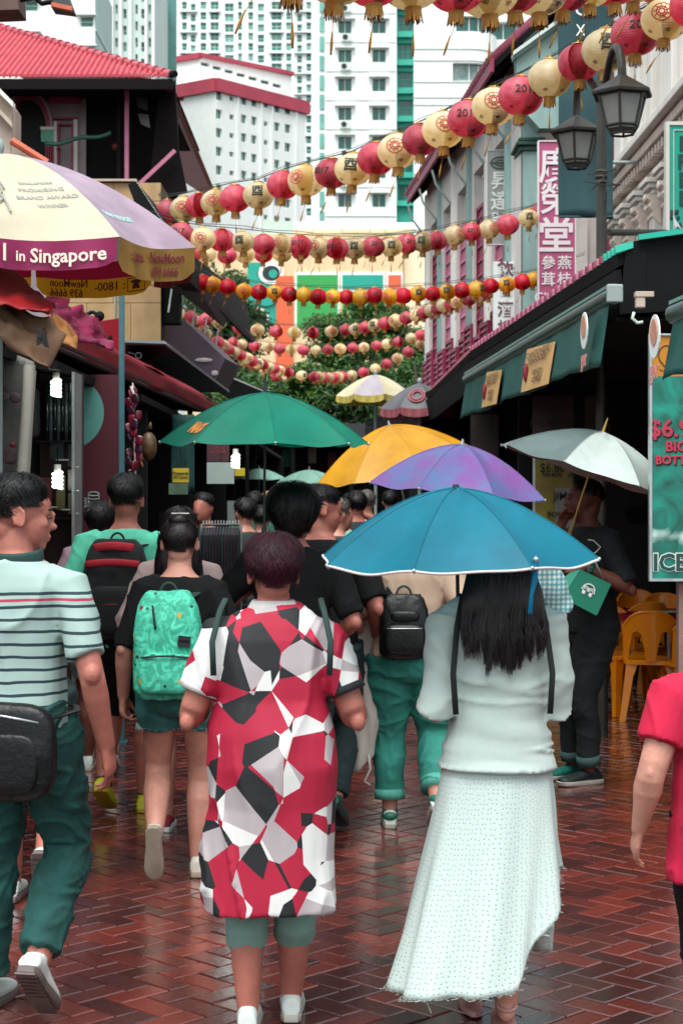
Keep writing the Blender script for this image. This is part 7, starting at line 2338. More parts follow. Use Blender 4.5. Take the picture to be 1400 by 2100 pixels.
# == umbrellas
def umbrella(label, c, axis, R, h, mats, n=8, rot=0., trim=None, shaft=.6, ferrule=.06, handle_m=None, handle_r=.011, inner=None, shaft_m=None, sag=.05, grp='open umbrellas in the crowd', hand_len=.10, noise=.007):
 """c: centre of the rim plane; axis: unit vector up"""
 ax = Vector(axis).normalized()
 u, w = perp(ax)
 u, w = (u * math.cos(rot) + w * math.sin(rot)), (w * math.cos(rot) - u * math.sin(rot))
 c = Vector(c)
 t = thing('umbrella', label, 'umbrella', c, grp)
 apex = c + ax * h
 shaft_m = shaft_m or m_alu
 def rd(k):
  a = 2 * math.pi * k / n
  return u * math.cos(a) + w * math.sin(a)
 def sf(k, s_, tt):
  d = rd(k) * (1 - s_) + rd(k + 1) * s_
  q = math.sin(math.pi * s_)
  r_ = R * tt * (1 - sag * q * tt)
  wr = noise * math.sin(7 * tt + k * 2.1 + 5 * s_) * q
  return apex + d * r_ - ax * (h * (tt ** 1.75) + .014 * q * tt - wr)
 nu, nv = 8, 11
 for k in range(n):
  mb = MB()
  g_ = [sf(k, i / nu, .02 + .98 * j / nv) for j in range(nv + 1) for i in range(nu + 1)]
  mb.add(g_, [(j * (nu + 1) + i, (j + 1) * (nu + 1) + i, (j + 1) * (nu + 1) + i + 1, j * (nu + 1) + i + 1) for j in range(nv) for i in range(nu)])
  mb.build('canopy_panel', mats[k % len(mats)], t, smooth=True)
  if trim:
   mb = MB(); mb.tube([sf(k, i / 14, 1.) - ax * .002 for i in range(15)], .0045, 6); mb.build('edge_trim', trim, t, smooth=True)
  mb = MB(); mb.tube([sf(k, 0, q) - ax * .008 for q in (.05, .3, .6, .85, 1.0)], .0028, 5); mb.build('rib', m_alu, t)
  mid = sf(k, 0, .5) - ax * .01
  mb = MB(); mb.tube([mid, c + ax * (h - .22 if h > .24 else .02)], .0022, 5); mb.build('stretcher', m_alu, t)
  mb = MB(); mb.ell(sf(k, 0, 1.0) , (.006, .006, .006), 7, 5); mb.build('rib_tip', m_alu, t, smooth=True)
  mb = MB(); mb.tube([sf(k, 0, q) + ax * .0015 for q in np.linspace(.03, 1., 10)], .0016, 4); mb.build('seam', mats[k % len(mats)], t)
 mb = MB(); mb.tube([apex, c - ax * (shaft - h)], .006, 8); mb.build('shaft', shaft_m, t, smooth=40)
 mb = MB(); mb.tube([apex - ax * .01, apex + ax * .012, apex + ax * ferrule], [.014, .009, .004], 8); mb.build('ferrule', shaft_m, t, smooth=40)
 if handle_m:
  mb = MB(); e = c - ax * (shaft - h); mb.tube([e + ax * .02, e - ax * hand_len * .5, e - ax * hand_len], [handle_r, handle_r * 1.2, handle_r * 1.1], 10, rnd_cap=True); mb.build('handle', handle_m, t, smooth=True)
 return t, sf, ax
def umat(name, c, tr=.28, rough=.42, var=.16, alt=None):
 return mat(name, c, rough=rough, var=var, vs=5, trans=tr, alt=alt, bump=.3, bs=9, spec=.3)
m_ublue, m_ublue2 = umat('umbrella_blue', '#026a80', .25, .55), umat('umbrella_blue_edge', '#0c6f96')
m_ugreen = umat('umbrella_green', '#027660', .28, .55)
m_uyel, m_uyel2 = umat('umbrella_yellow_shaded', '#e2a41c', .4), umat('umbrella_yellow_lit', '#d9a035', .4)  # one yellow cloth in two tones: shaded and lit panels painted by colour
m_upur = umat('umbrella_purple', '#8f4fa0', .35, .3, .3, '#5a7fae')
m_usil = mat('umbrella_silver', '#b4c0bb', rough=.38, metal=.15, var=.12, vs=6, bump=.2, bs=12)
m_usil2 = mat('umbrella_grey', '#566664', rough=.4, metal=.2, var=.15, vs=6, bump=.2, bs=12)
m_ublk = mat('umbrella_black', '#1a2122', rough=.5, var=.2)
m_trimw = mat('umbrella_trim', '#c9bcbc', rough=.6, var=.1)
m_pale_u = umat('umbrella_mint', '#8fbfae', .4)
# == cloth materials
def stripes_mat():
 m, nt, N, L, b = newmat('striped_polo')
 tc = N.new('ShaderNodeTexCoord'); sx = N.new('ShaderNodeSeparateXYZ'); L.new(tc.outputs['Object'], sx.inputs[0])
 nz = N.new('ShaderNodeTexNoise'); nz.inputs['Scale'].default_value = 5; L.new(tc.outputs['Object'], nz.inputs['Vector'])
 def math_(op, a, bb=None):
  n = N.new('ShaderNodeMath'); n.operation = op
  for i, v in enumerate((a, bb)):
   if v is None: continue
   if isinstance(v, (int, float)): n.inputs[i].default_value = v
   else: L.new(v, n.inputs[i])
  return n.outputs[0]
 z = math_('ADD', sx.outputs[2], math_('MULTIPLY', math_('SUBTRACT', nz.outputs[0], .5), .022))
 d = math_('SUBTRACT', 1.338, z)
 fr = math_('FRACT', math_('DIVIDE', d, .0385))
 st = math_('MULTIPLY', math_('LESS_THAN', fr, .24), math_('GREATER_THAN', d, -.001))
 rd = math_('MULTIPLY', math_('LESS_THAN', math_('ABSOLUTE', math_('SUBTRACT', d, .0235)), .0042), 1.)
 n2 = N.new('ShaderNodeTexNoise'); n2.inputs['Scale'].default_value = 3.; L.new(tc.outputs['Object'], n2.inputs['Vector'])
 base = N.new('ShaderNodeValToRGB'); base.color_ramp.elements[0].color = (*hexc('#869f99'), 1); base.color_ramp.elements[1].color = (*hexc('#a0b4af'), 1); L.new(n2.outputs[0], base.inputs[0])
 m1 = N.new('ShaderNodeMixRGB'); m1.inputs[2].default_value = (*hexc('#1d3138'), 1); L.new(st, m1.inputs[0]); L.new(base.outputs[0], m1.inputs[1])
 m2 = N.new('ShaderNodeMixRGB'); m2.inputs[2].default_value = (*hexc('#a33247'), 1); L.new(rd, m2.inputs[0]); L.new(m1.outputs[0], m2.inputs[1])
 L.new(m2.outputs[0], b.inputs['Base Color']); b.inputs['Roughness'].default_value = .85
 wv = N.new('ShaderNodeTexNoise'); wv.inputs['Scale'].default_value = 180; L.new(tc.outputs['Object'], wv.inputs['Vector'])
 bp = N.new('ShaderNodeBump'); bp.inputs['Strength'].default_value = .15; bp.inputs['Distance'].default_value = .002; L.new(wv.outputs[0], bp.inputs['Height']); L.new(bp.outputs[0], b.inputs['Normal'])
 return m
def shards_mat():
 m, nt, N, L, b = newmat('shard_print')
 tc = N.new('ShaderNodeTexCoord')
 mp = N.new('ShaderNodeMapping'); mp.inputs['Scale'].default_value = (1.0, .0, .85); mp.inputs['Rotation'].default_value = (0, .0, .0); L.new(tc.outputs['Object'], mp.inputs[0])
 vo = N.new('ShaderNodeTexVoronoi'); vo.inputs['Scale'].default_value = 11.5; vo.inputs['Randomness'].default_value = 1.0; L.new(mp.outputs[0], vo.inputs['Vector'])
 sp = N.new('ShaderNodeSeparateColor'); L.new(vo.outputs['Color'], sp.inputs[0])
 rp = N.new('ShaderNodeValToRGB'); rp.color_ramp.interpolation = 'CONSTANT'
 e = rp.color_ramp.elements
 e[0].position = 0; e[0].color = (*hexc('#a00a30'), 1); e[1].position = .46; e[1].color = (*hexc('#0e1117'), 1)
 for p, c in ((.63, '#cfcecc'), (.84, '#a3999c')):
  k = e.new(p); k.color = (*hexc(c), 1)
 v2 = N.new('ShaderNodeTexVoronoi'); v2.inputs['Scale'].default_value = 7.5; m2 = N.new('ShaderNodeMapping'); m2.inputs['Location'].default_value = (3.3, 0, 1.7); m2.inputs['Scale'].default_value = (1.2, 0, .8); m2.inputs['Rotation'].default_value = (0, .6, 0)
 L.new(tc.outputs['Object'], m2.inputs[0]); L.new(m2.outputs[0], v2.inputs['Vector']); s2 = N.new('ShaderNodeSeparateColor'); L.new(v2.outputs['Color'], s2.inputs[0])
 ad = N.new('ShaderNodeMath'); ad.operation = 'ADD'; L.new(sp.outputs[0], ad.inputs[0]); L.new(s2.outputs[1], ad.inputs[1]); fr = N.new('ShaderNodeMath'); fr.operation = 'FRACT'; L.new(ad.outputs[0], fr.inputs[0])
 L.new(fr.outputs[0], rp.inputs[0]); L.new(rp.outputs[0], b.inputs['Base Color'])
 b.inputs['Roughness'].default_value = .7
 nb = N.new('ShaderNodeTexNoise'); nb.inputs['Scale'].default_value = 90; L.new(tc.outputs['Object'], nb.inputs['Vector'])
 bp = N.new('ShaderNodeBump'); bp.inputs['Strength'].default_value = .12; bp.inputs['Distance'].default_value = .003; L.new(nb.outputs[0], bp.inputs['Height']); L.new(bp.outputs[0], b.inputs['Normal'])
 return m
def eyelet_mat():
 m, nt, N, L, b = newmat('eyelet_cotton')
 uv = N.new('ShaderNodeUVMap')
 mp = N.new('ShaderNodeMapping'); mp.inputs['Scale'].default_value = (92, 78, 1); L.new(uv.outputs[0], mp.inputs[0])
 vo = N.new('ShaderNodeTexVoronoi'); vo.voronoi_dimensions = '2D'; vo.inputs['Scale'].default_value = 1; vo.inputs['Randomness'].default_value = .45; L.new(mp.outputs[0], vo.inputs['Vector'])
 rp = N.new('ShaderNodeValToRGB'); e = rp.color_ramp.elements
 e[0].position = .08; e[0].color = (*hexc('#5d7a78'), 1); e[1].position = .16; e[1].color = (*hexc('#bac8c4'), 1)
 L.new(vo.outputs['Distance'], rp.inputs[0])
 L.new(rp.outputs[0], b.inputs['Base Color']); b.inputs['Roughness'].default_value = .85
 bp = N.new('ShaderNodeBump'); bp.inputs['Strength'].default_value = .18; bp.inputs['Distance'].default_value = .003; L.new(vo.outputs['Distance'], bp.inputs['Height']); L.new(bp.outputs[0], b.inputs['Normal'])
 return m
def confetti_mat(name, base, cols, scale):
 m, nt, N, L, b = newmat(name)
 tc = N.new('ShaderNodeTexCoord')
 vo = N.new('ShaderNodeTexVoronoi'); vo.inputs['Scale'].default_value = scale; L.new(tc.outputs['Object'], vo.inputs['Vector'])
 sp = N.new('ShaderNodeSeparateColor'); L.new(vo.outputs['Color'], sp.inputs[0])
 rp = N.new('ShaderNodeValToRGB'); rp.color_ramp.interpolation = 'CONSTANT'
 e = rp.color_ramp.elements
 e[0].color = (*hexc(cols[0]), 1); e[1].position = .99; e[1].color = (*hexc(cols[-1]), 1)
 for i, c in enumerate(cols[1:-1]): k = e.new((i + 1) / (len(cols) - 1)); k.color = (*hexc(c), 1)
 L.new(sp.outputs[0], rp.inputs[0])
 lt = N.new('ShaderNodeMath'); lt.operation = 'LESS_THAN'; lt.inputs[1].default_value = .26; L.new(vo.outputs['Distance'], lt.inputs[0])
 g2 = N.new('ShaderNodeMath'); g2.operation = 'GREATER_THAN'; g2.inputs[1].default_value = .45; L.new(sp.outputs[1], g2.inputs[0])
 ml = N.new('ShaderNodeMath'); ml.operation = 'MULTIPLY'; L.new(lt.outputs[0], ml.inputs[0]); L.new(g2.outputs[0], ml.inputs[1])
 nz = N.new('ShaderNodeTexNoise'); nz.inputs['Scale'].default_value = 22; nz.inputs['Detail'].default_value = 6; nz.inputs['Distortion'].default_value = 2; L.new(tc.outputs['Object'], nz.inputs['Vector'])
 r2 = N.new('ShaderNodeValToRGB'); r2.color_ramp.elements[0].position = .42; r2.color_ramp.elements[0].color = (*hexc(base), 1); r2.color_ramp.elements[1].position = .62; r2.color_ramp.elements[1].color = (*[min(1, x * 1.7 + .03) for x in hexc(base)], 1)
 L.new(nz.outputs[0], r2.inputs[0])
 mx = N.new('ShaderNodeMixRGB'); L.new(ml.outputs[0], mx.inputs[0]); L.new(r2.outputs[0], mx.inputs[1]); L.new(rp.outputs[0], mx.inputs[2])
 L.new(mx.outputs[0], b.inputs['Base Color']); b.inputs['Roughness'].default_value = .7
 return m
def fab(name, c=None, var=.14, rough=.85, **k): return mat(name, c, rough=rough, var=var, vs=k.pop('vs', 7), bump=k.pop('bump', .25), bs=k.pop('bs', 160), **k)
m_jeans = fab('teal_jeans', '#0f4440', var=.4, vs=9)
m_jeans_d = fab('dark_jeans', '#0e2426', var=.3)
m_jeans_l = fab('washed_teal_jeans', '#2a7d70', var=.28, vs=6)
m_blackc = fab('black_cotton', '#08090b', spec=.25, var=.25)
m_mint_tee = fab('mint_tee', '#4fb598')
m_denim = fab('denim_shorts', '#2f6f6c', var=.35, vs=12)
m_cardi = fab('pale_cardigan', '#afbdb7', var=.07, bs=260, bump=.15)
m_beige_k = fab('beige_knit', '#b49a85', var=.08, bs=200)
m_pinkish = fab('pale_pink_cotton', '#b79c9a', var=.12)
m_redtee = fab('bright_red_tee', '#b30636', var=.12, bump=.08, bs=300)
m_white_sh = mat('white_leather', '#c4ccc8', rough=.5, var=.08, vs=12)
m_sole = mat('rubber_sole_pale', '#a9a59a', rough=.7, var=.15, vs=20)
m_soled = mat('rubber_sole_brown', '#5f5450', rough=.7, var=.2, vs=20)
m_leather = mat('black_leather', '#070a0b', spec=.3, rough=.4, var=.3, vs=9, bump=.25, bs=60)
m_webbing = fab('black_webbing', '#14191a', var=.2)
m_webt = fab('dark_teal_webbing', '#1d3532', var=.2)
# == 1. man in striped polo, left foreground
p = Person('man in a striped pale polo shirt looking right at the left edge', PX(36, 5.35), 5.35, 1.69, -10, .90, 'mid', .008,
   legs={'L': (-.045, .06, 0, 0), 'R': (.02, -.10, .055, 42)}, arms={'R': (.115, .02, -.50), 'L': (.02, .16, -.36)}, yaw=-62, pitch=-6, female=False, curl=.42, bv=.0055)
p.eyes()
p.top(stripes_mat(), hem=.50, ease=.016, sleeve=.80, cuff=.060, amp=.012, fx=8, fz=4, name='polo_shirt', flare=.0, neck=.848)
mb = MB(); mb.tube([p.pt(V(.077 * math.cos(a), .066 * math.sin(a) - .006, 1.440 + .014 * math.sin(a))) for a in np.linspace(0, 6.283, 20)], [(.030, .008)] * 20, 8, u0=(0, 0, 1)); mb.build('collar', fab('dark_collar', '#1b3a36'), p.root, True, True)
mb = MB(); mb.tube([p.pt(V(.086 * math.cos(a), .074 * math.sin(a) - .006, 1.424 + .014 * math.sin(a))) for a in np.linspace(0, 6.283, 20)], .006, 7); mb.build('collar_edge', fab('red_edging', '#8d2036'), p.root, True, True)
p.trousers(m_jeans, end=1.90, hem=.068, knee=.078, ease=.016, name='jeans', amp=.012, fz=17)
for sd in 'LR':
 p.shoe(sd, m_white_sh, m_soled, L_=.27, grip=True)
p.hair(m_hair, vol=.20, back=1.95, side=1.30, front=1.0, n=3200, length=.06, lift=.010, seed=3, width=.0035)
t = prop('shoulder_bag', 'black leather shoulder bag at the hip of the striped shirt man', 'bag', p)
mb = MB(); mb.ell((.045, -.19, .86), (.15, .045, .15), 26, 14, e=.55)
me = fuse(mb, .007, 2, lambda co: .004 * vnoise(co * 14, 3)); me.materials.append(m_leather); link('bag_body', me, t)
mb = MB(); mb.tube([(-.07, -.225, .965), (.04, -.238, .975), (.15, -.222, .955)], .004, 6); mb.build('zip', m_alu, t, True, True)
mb = MB(); mb.ell((.04, -.228, .83), (.11, .014, .09), 20, 9, e=.5); mb.build('front_pocket', m_leather, t, True, True)
mb = MB(); mb.tube([(.115, -.19, .95), (.17, -.12, .96), (.195, .0, .965), (.15, .12, .965), (.0, .16, .96)], [(.014, .004)] * 5, 8, u0=(1, 0, 0)); mb.build('shoulder_strap', m_leather, t, True, True)
# == 2. woman in the shard-print dress
p = Person('woman in a red black and white patterned dress walking in the middle', PX(560, 5.2), 5.2, 1.50, 0, 1.05, 'mid', .008,
   legs={'L': (-.005, 0, 0, 0), 'R': (-.02, .14, 0, 0)}, arms={'L': (.05, .19, -.20, (-.38, -.7, -.7)), 'R': (.05, .19, -.20, (.38, -.7, -.7))}, yaw=6, female=True, bv=.007)
H = p.H
mb = MB()
rings = []
for z, rx, ry in ((.385, .208, .17), (.44, .205, .168), (.55, .200, .160), (.70, .192, .150), (.82, .200, .156), (.92, .192, .142), (1.02, .166, .120), (1.12, .164, .118), (1.20, .162, .110), (1.245, .148, .096), (1.285, .115, .078), (1.305, .07, .062)):
 rings.append([V(x_, y_ - .006, z_ + .02 * math.sin(x_ * 7) * max(0, .5 - z_)) for x_, y_, z_ in sup((-.012 if z < .6 else 0, 0, z), rx, ry, 28, .88)])
mb.rings(rings)
for sd in 'LR': p.sleeve(mb, sd, .66, .062, .012)
dm = fuse(mb, .008, 2, p.fold(.016, 8, 1.8, 5)); dm.materials.append(shards_mat()); link('dress', dm, p.root)
mb = MB(); mb.rings([sup((0, -.006, 1.268), .098, .082, 24), sup((0, -.004, 1.295), .078, .070, 24), sup((0, -.002, 1.318), .064, .060, 24), sup((0, -.002, 1.30), .055, .052, 24)], False); mb.build('collar', fab('grey_collar', '#a9a6a5'), p.root, True, True)
for sd in 'LR':
 a, b_ = p.sh[sd], p.el[sd]
 mb = MB(); mb.tube([a.lerp(b_, .60), a.lerp(b_, .69)], [.0615, .0645], 18); mb.build('sleeve_band', fab('pale_band' if sd == 'L' else 'black_band', '#b5b3b1' if sd == 'L' else '#15181d'), p.root, True, True)
p.trousers(fab('grey_leggings', '#6f8f86', var=.1), end=1.42, hem=.068, knee=.068, ease=.010, name='leggings', amp=.003, waist=.58)
for sd in 'LR': p.shoe(sd, m_white_sh, m_sole, L_=.25, high=.05)
p.hair(m_hair_m, vol=.30, back=1.98, side=1.36, front=1.0, n=6500, length=.05, lift=.011, seed=8, width=.0024, tuft=.012)
t = prop('bag_straps', 'dark shoulder straps over the patterned dress', 'bag', p)
for sg in (-1, 1):
 mb = MB(); mb.tube([V(sg * .172, -.128, 1.10), V(sg * .176, -.128, 1.20), V(sg * .156, -.085, 1.29), V(sg * .145, 0, 1.32), V(sg * .15, .10, 1.25), V(sg * .155, .15, 1.12)], [(.009, .004)] * 6, 8, u0=(1, 0, 0)); mb.build('strap', m_webt, t, True, True)
# == 3. woman in white skirt under the blue umbrella
p = Person('woman in a pale cardigan and long white skirt holding the blue umbrella', PX(1018, 5.25), 5.25, 1.56, 3, .97, 'light', .008,
   legs={'L': (.02, .16, 0, 0), 'R': (-.05, -.02, 0, 0)}, arms={'L': (.01, .18, -.22, (-.18, -.7, -.7)), 'R': (-.02, .20, -.16, (.22, -.6, -.8))}, yaw=0, female=True)
p.top(m_cardi, hem=.515, ease=.016, sleeve=1.95, cuff=.034, amp=.012, fx=4, fz=13, name='cardigan', sl_ease=.0135, neck=.85, seed=3, flare=.42)
m_eye = eyelet_mat()
NA, NZ = 96, 40
verts, uvs = [], []
for j in range(NZ + 1):
 v = j / NZ
 for i in range(NA + 1):
  a = 2 * math.pi * i / NA
  ca, sa = math.cos(a), math.sin(a)          # ca>0 right, sa<0 towards the camera
  hem = .17 + .05 * ca - .015 * sa
  if sa < .35:
   hem = .165 + .03 * ca + (.42 * max(0, ca - .30) ** 1.0) - .02 * max(0, -ca - .6)
  z = .86 + (hem - .86) * v
  fl = v ** 1.25
  rx = .155 + .105 * v; ry = .124 + .098 * v
  fo = 1 + (.07 * math.sin(a * 7 + .6 - v) + .035 * math.sin(a * 13 + 1.7 + v * 3)) * fl
  cx = .0 - .065 * fl
  verts.append((cx + rx * fo * math.copysign(abs(ca) ** .9, ca), -.006 + ry * fo * math.copysign(abs(sa) ** .9, sa) - .02 * fl, z + .002 * math.sin(i * 2.7) * (v > .99)))
  uvs.append((i / NA, v * .62))
me = bpy.data.meshes.new('skirt')
fs = [(j * (NA + 1) + i, (j + 1) * (NA + 1) + i, (j + 1) * (NA + 1) + i + 1, j * (NA + 1) + i + 1) for j in range(NZ) for i in range(NA)]
me.from_pydata(verts, [], fs)
ul = me.uv_layers.new(name='UVMap')
for poly in me.polygons:
 for li, vi in zip(poly.loop_indices, poly.vertices): ul.data[li].uv = uvs[vi]
me.polygons.foreach_set('use_smooth', [True] * len(me.polygons)); me.materials.append(m_eye); me.update()
o = link('skirt', me, p.root); s_ = o.modifiers.new('s', 'SOLIDIFY'); s_.thickness = .003
mb = MB(); r_ = random.Random(5)
for i in range(0, NA, 1):
 a = Vector(verts[NZ * (NA + 1) + i])
 for q in range(2):
  l = r_.uniform(.001, .005) if r_.random() > .025 else r_.uniform(.015, .04)
  mb.tube([a + V(r_.uniform(-.008, .008), 0, .004), a + V(r_.uniform(-.012, .012), r_.uniform(-.006, .006), -l * .6), a + V(r_.uniform(-.018, .018), r_.uniform(-.01, .01), -l)], .0007, 3)
tag(mb.build('frayed_hem', fab('fray', '#a9b8b0'), o, False, True), kind='stuff')
p.hair(m_hair_b, vol=.14, back=2.4, side=1.9, front=1.0, n=900, length=.12, lift=.006, seed=12, width=.005)
p.long_hair(m_hair_b, 1.115, .128, 1900, 2, .005, -.118)
for sd in 'LR':
 M_ = p.fm(sd)
 mb = MB(); mb.rings([[M_ @ V(w_ * math.cos(a) * s2, y_ + .0, -.066 + z_) for a in (0,)] for w_, y_, z_, s2 in ()] or [[M_ @ V(.036 * math.cos(a), .045 + .125 * math.sin(a), z) for a in np.linspace(0, 6.283, 20, endpoint=False)] for z in (-.066, -.048)]); sh = mb.build('sandal', fab('pink_sandal', '#b98a84', rough=.5), p.root, 40, True)
 mb = MB(); mb.tube([M_ @ V(.030 * math.cos(a) , -.012 + .034 * math.sin(a), .012 + .01 * math.sin(a)) for a in np.linspace(0, 6.283, 18)], .006, 6); mb.build('ankle_strap', fab('pink_sandal'), sh, True, True)
t = prop('shoulder_straps', 'thin black bag straps over the pale cardigan', 'bag', p)
for sg in (-1, 1):
 mb = MB(); mb.tube([V(sg * .142, -.135, .98), V(sg * .150, -.132, 1.10), V(sg * .135, -.105, 1.24), V(sg * .112, -.05, 1.325), V(sg * .11, .02, 1.33), V(sg * .12, .10, 1.24), V(sg * .14, .13, 1.05)], [(.009, .005)] * 7, 8, u0=(1, 0, 0)); mb.build('strap', m_webbing, t, True, True)
t, sf, ax = umbrella('blue folding umbrella with white edging in the foreground', P(937, 1143, 5.30), (-.02, -.05, 1), .445, .215, [m_ublue], 8, math.radians(25), m_trimw, .62, .012, m_ublk, shaft_m=m_ublk, sag=.03)
mb = MB(); a = P(1098, 1150, 4.93); mb.tube([a + V(0, 0, .012), a, a - V(.004, 0, .06), a - V(.012, 0, .10), a - V(.016, 0, .15)], [.007, .009, .010, .006, .008], 9, rnd_cap=True); mb.build('tie_strap', m_ublue2, t, True)
mb = MB(); mb.ell(a + V(0, -.004, .004), (.009, .009, .009), 10, 7); mb.build('press_stud', m_alu, t, True)
# == 4. girl with the mint backpack
p = Person('girl in a black top and denim shorts with a mint backpack', PX(368, 7.31), 7.31, 1.54, 0, .96, 'light', .009,
   legs={'L': (-.01, -.20, .15, 78), 'R': (.0, .05, 0, 0)}, arms={'L': (.10, .04, -.46), 'R': (.02, .14, -.36)}, female=True, curl=.8, bv=.007)
p.top(m_blackc, hem=.56, ease=.018, sleeve=.98, cuff=.052, amp=.007, name='black_top', neck=.84)
p.trousers(m_denim, end=.42, hem=.094, ease=.014, name='denim_shorts', amp=.006)
mb = MB(); r_ = random.Random(6)
for sd in 'LR':
 c = p.hip[sd].lerp(p.kn[sd], .42)
 for k in range(70):
  a = 6.283 * k / 70; l = r_.uniform(.008, .022)
  b_ = c + V(.096 * math.cos(a), .096 * math.sin(a), 0)
  mb.tube([b_ + V(0, 0, .006), b_ + V(r_.uniform(-.006, .006), 0, -l)], .0022, 3)
tag(mb.build('frayed_hem', fab('fray_mint', '#8fb5ab'), p.root, False, True), kind='stuff')
for sd in 'LR': p.shoe(sd, mat('cream_canvas', '#b9b3a6', rough=.8, var=.1), mat('cream_sole', '#8d8172', rough=.75, var=.15, vs=25), L_=.25, high=.05)
p.hair(m_hair_b, vol=.10, back=2.0, side=1.5, front=1.0, n=1500, length=.07, lift=.004, seed=22)
bun = MB(); bun.ell(p.M @ V(0, -.05, .098), (.045, .042, .032), 14, 10); bo = bun.build('hair_bun', m_hair_b, p.root, True, True)
mb = MB(); mb.bar(p.M @ V(-.03, -.06, .128), p.M @ V(.045, -.06, .128), .012, .004); mb.build('hair_clip', m_trim, bo, False, True)
mb = MB(); mb.tube([p.wr['L'] + V(.022 * math.cos(a), .022 * math.sin(a), .012 + .004 * math.sin(a)) for a in np.linspace(0, 6.283, 16)], .004, 6); mb.build('bracelet', m_alu, p.root, True, True)
t = prop('backpack', 'mint green patterned backpack worn by the girl in denim shorts', 'backpack', p, 'backpacks')
m_mintbp = confetti_mat('mint_print', '#2f9c80', ['#1f3a36', '#7a2a2a', '#c99a3a', '#1b4c50', '#8a3050'], 26)
bp_c = V(-.03, -.185, 1.015)
backpack(t, bp_c, .285, .45, .15, m_mintbp, m_webt, (p.sh['L'], p.sh['R']), strap_w=.026)
mb = MB(); mb.ell(bp_c + V(.0, -.072, -.115), (.115, .045, .085), 22, 9, e=.45); mb.build('front_pocket', m_mintbp, t, True, True)
mb = MB(); mb.tube([bp_c + V(-.10 + .2 * q, -.112 - .012 * math.sin(q * 3.14), -.045 + .008 * math.sin(q * 3.14)) for q in np.linspace(0, 1, 9)], .005, 6); mb.build('pocket_zip', m_webt, t, True, True)
mb = MB(); mb.tube([bp_c + V(-.055 + .012 * q, -.092, .17 - .10 * q) for q in np.linspace(0, 1, 5)], .005, 6); mb.build('zip', m_webt, t, True, True)
mb = MB(); mb.box(bp_c + V(.075, -.088, .02), (.052, .006, .045), 0, Matrix.Rotation(.12, 3, 'Y')); o = mb.build('label_patch', m_ltr_black, t, False, True)
text('lettering', 'PARK', .018, (0, 0, 0), (1, 0, 0), (0, 0, 1), m_ltr_white, None, 0, .0004, 1., lambda x, y, z: bp_c + V(.075 + x, -.0925, .02 + y)).parent = o
for ch in o.children: ch.location = (ch.location.x, ch.location.y, ch.location.z)
# == 5. man with black and red backpack
p = Person('man in a mint tee with a black and red backpack', PX(258, 8.78), 8.78, 1.735, -4, 1.0, 'mid', .010,
   legs={'L': (-.01, -.10, .06, 30), 'R': (.0, .10, 0, 0)}, arms={'L': (.06, .02, -.50), 'R': (.05, .1, -.45)}, female=False)
p.top(m_mint_tee, hem=.50, ease=.02, sleeve=.85, cuff=.066, amp=.008, name='tee_shirt')
p.trousers(m_blackc, end=.98, hem=.085, ease=.02, name='shorts')
m_yel_sh = mat('yellow_trainer', '#b3b012', rough=.5, var=.12)
for sd in 'LR':
 p.shoe(sd, m_yel_sh, mat('yellow_sole', '#a39a10', rough=.6, var=.1), L_=.27); p.sock(sd, m_blackc, .09)
p.hair(m_hair, vol=.22, back=1.9, side=1.28, front=1.0, n=1900, length=.055, lift=.012, seed=31)
t = prop('backpack', 'black backpack with red bands worn by the man in mint', 'backpack', p, 'backpacks')
bp_c = V(-.01, -.20, 1.17)
backpack(t, bp_c, .32, .50, .18, m_webbing, m_webbing, (p.sh['L'], p.sh['R']), strap_w=.032)
m_redw = fab('red_webbing', '#a8202c')
for z, wd, th in ((.205, .20, .022), (.125, .27, .018)):
 mb = MB(); mb.tube([bp_c + V(-wd / 2 + wd * q, -.088 - .022 * math.sin(q * 3.14) + (.03 if z > .2 else .0), z + .012 * math.sin(q * 3.14)) for q in np.linspace(0, 1, 11)], [(th, .006)] * 11, 8, u0=(0, 0, 1)); mb.build('red_band', m_redw, t, True, True)
mb = MB(); mb.ell(bp_c + V(0, -.085, -.10), (.12, .045, .12), 20, 10, e=.45); mb.build('front_pocket', m_webbing, t, True, True)
mb = MB(); mb.prism([bp_c + V(-.12, -.108, -.02), bp_c + V(-.085, -.128, -.10), bp_c + V(-.07, -.125, -.20), bp_c + V(-.115, -.11, -.19)], (0, .012, 0)); mb.build('red_panel', m_redw, t, False, True)
mb = MB(); mb.box(bp_c + V(.02, -.122, -.03), (.06, .006, .014)); mb.build('brand_tag', mat('orange_tag', '#a8461c', rough=.6), t, False, True)
mb = MB(); mb.tube([bp_c + V(-.1 + .2 * q, -.118 - .01 * math.sin(q * 3.1), -.07) for q in np.linspace(0, 1, 7)], .003, 5); mb.build('piping', m_redw, t, True, True)
# == 6. women half hidden behind them
p = Person('woman in a loose pale pink top half hidden behind the mint backpack girl', PX(368, 8.25), 8.25, 1.58, 0, .92, 'light', .012,
   legs={'L': (0, .1, 0, 0), 'R': (.005, -.08, .05, 30)}, arms={'L': (.075, .02, -.42), 'R': (.06, .05, -.42)}, female=True, hands=True)
p.top(m_pinkish, hem=.47, ease=.022, sleeve=1.1, cuff=.06, amp=.009, name='loose_top', sl_ease=.014)
p.trousers(fab('pale_shorts', '#8fa39c'), end=.75, hem=.085, name='shorts')
m_redcv = mat('red_canvas', '#7c1630', rough=.7, var=.1)
for sd in 'LR': p.shoe(sd, m_redcv, m_white_sh, L_=.24)
p.hair(m_hair_b, vol=.10, n=500, seed=41); p.long_hair(m_hair_b, 1.13, .11, 500, 5, .006, -.115)
t = prop('bag_strap', 'dark teal bag strap over the pale pink top', 'bag', p)
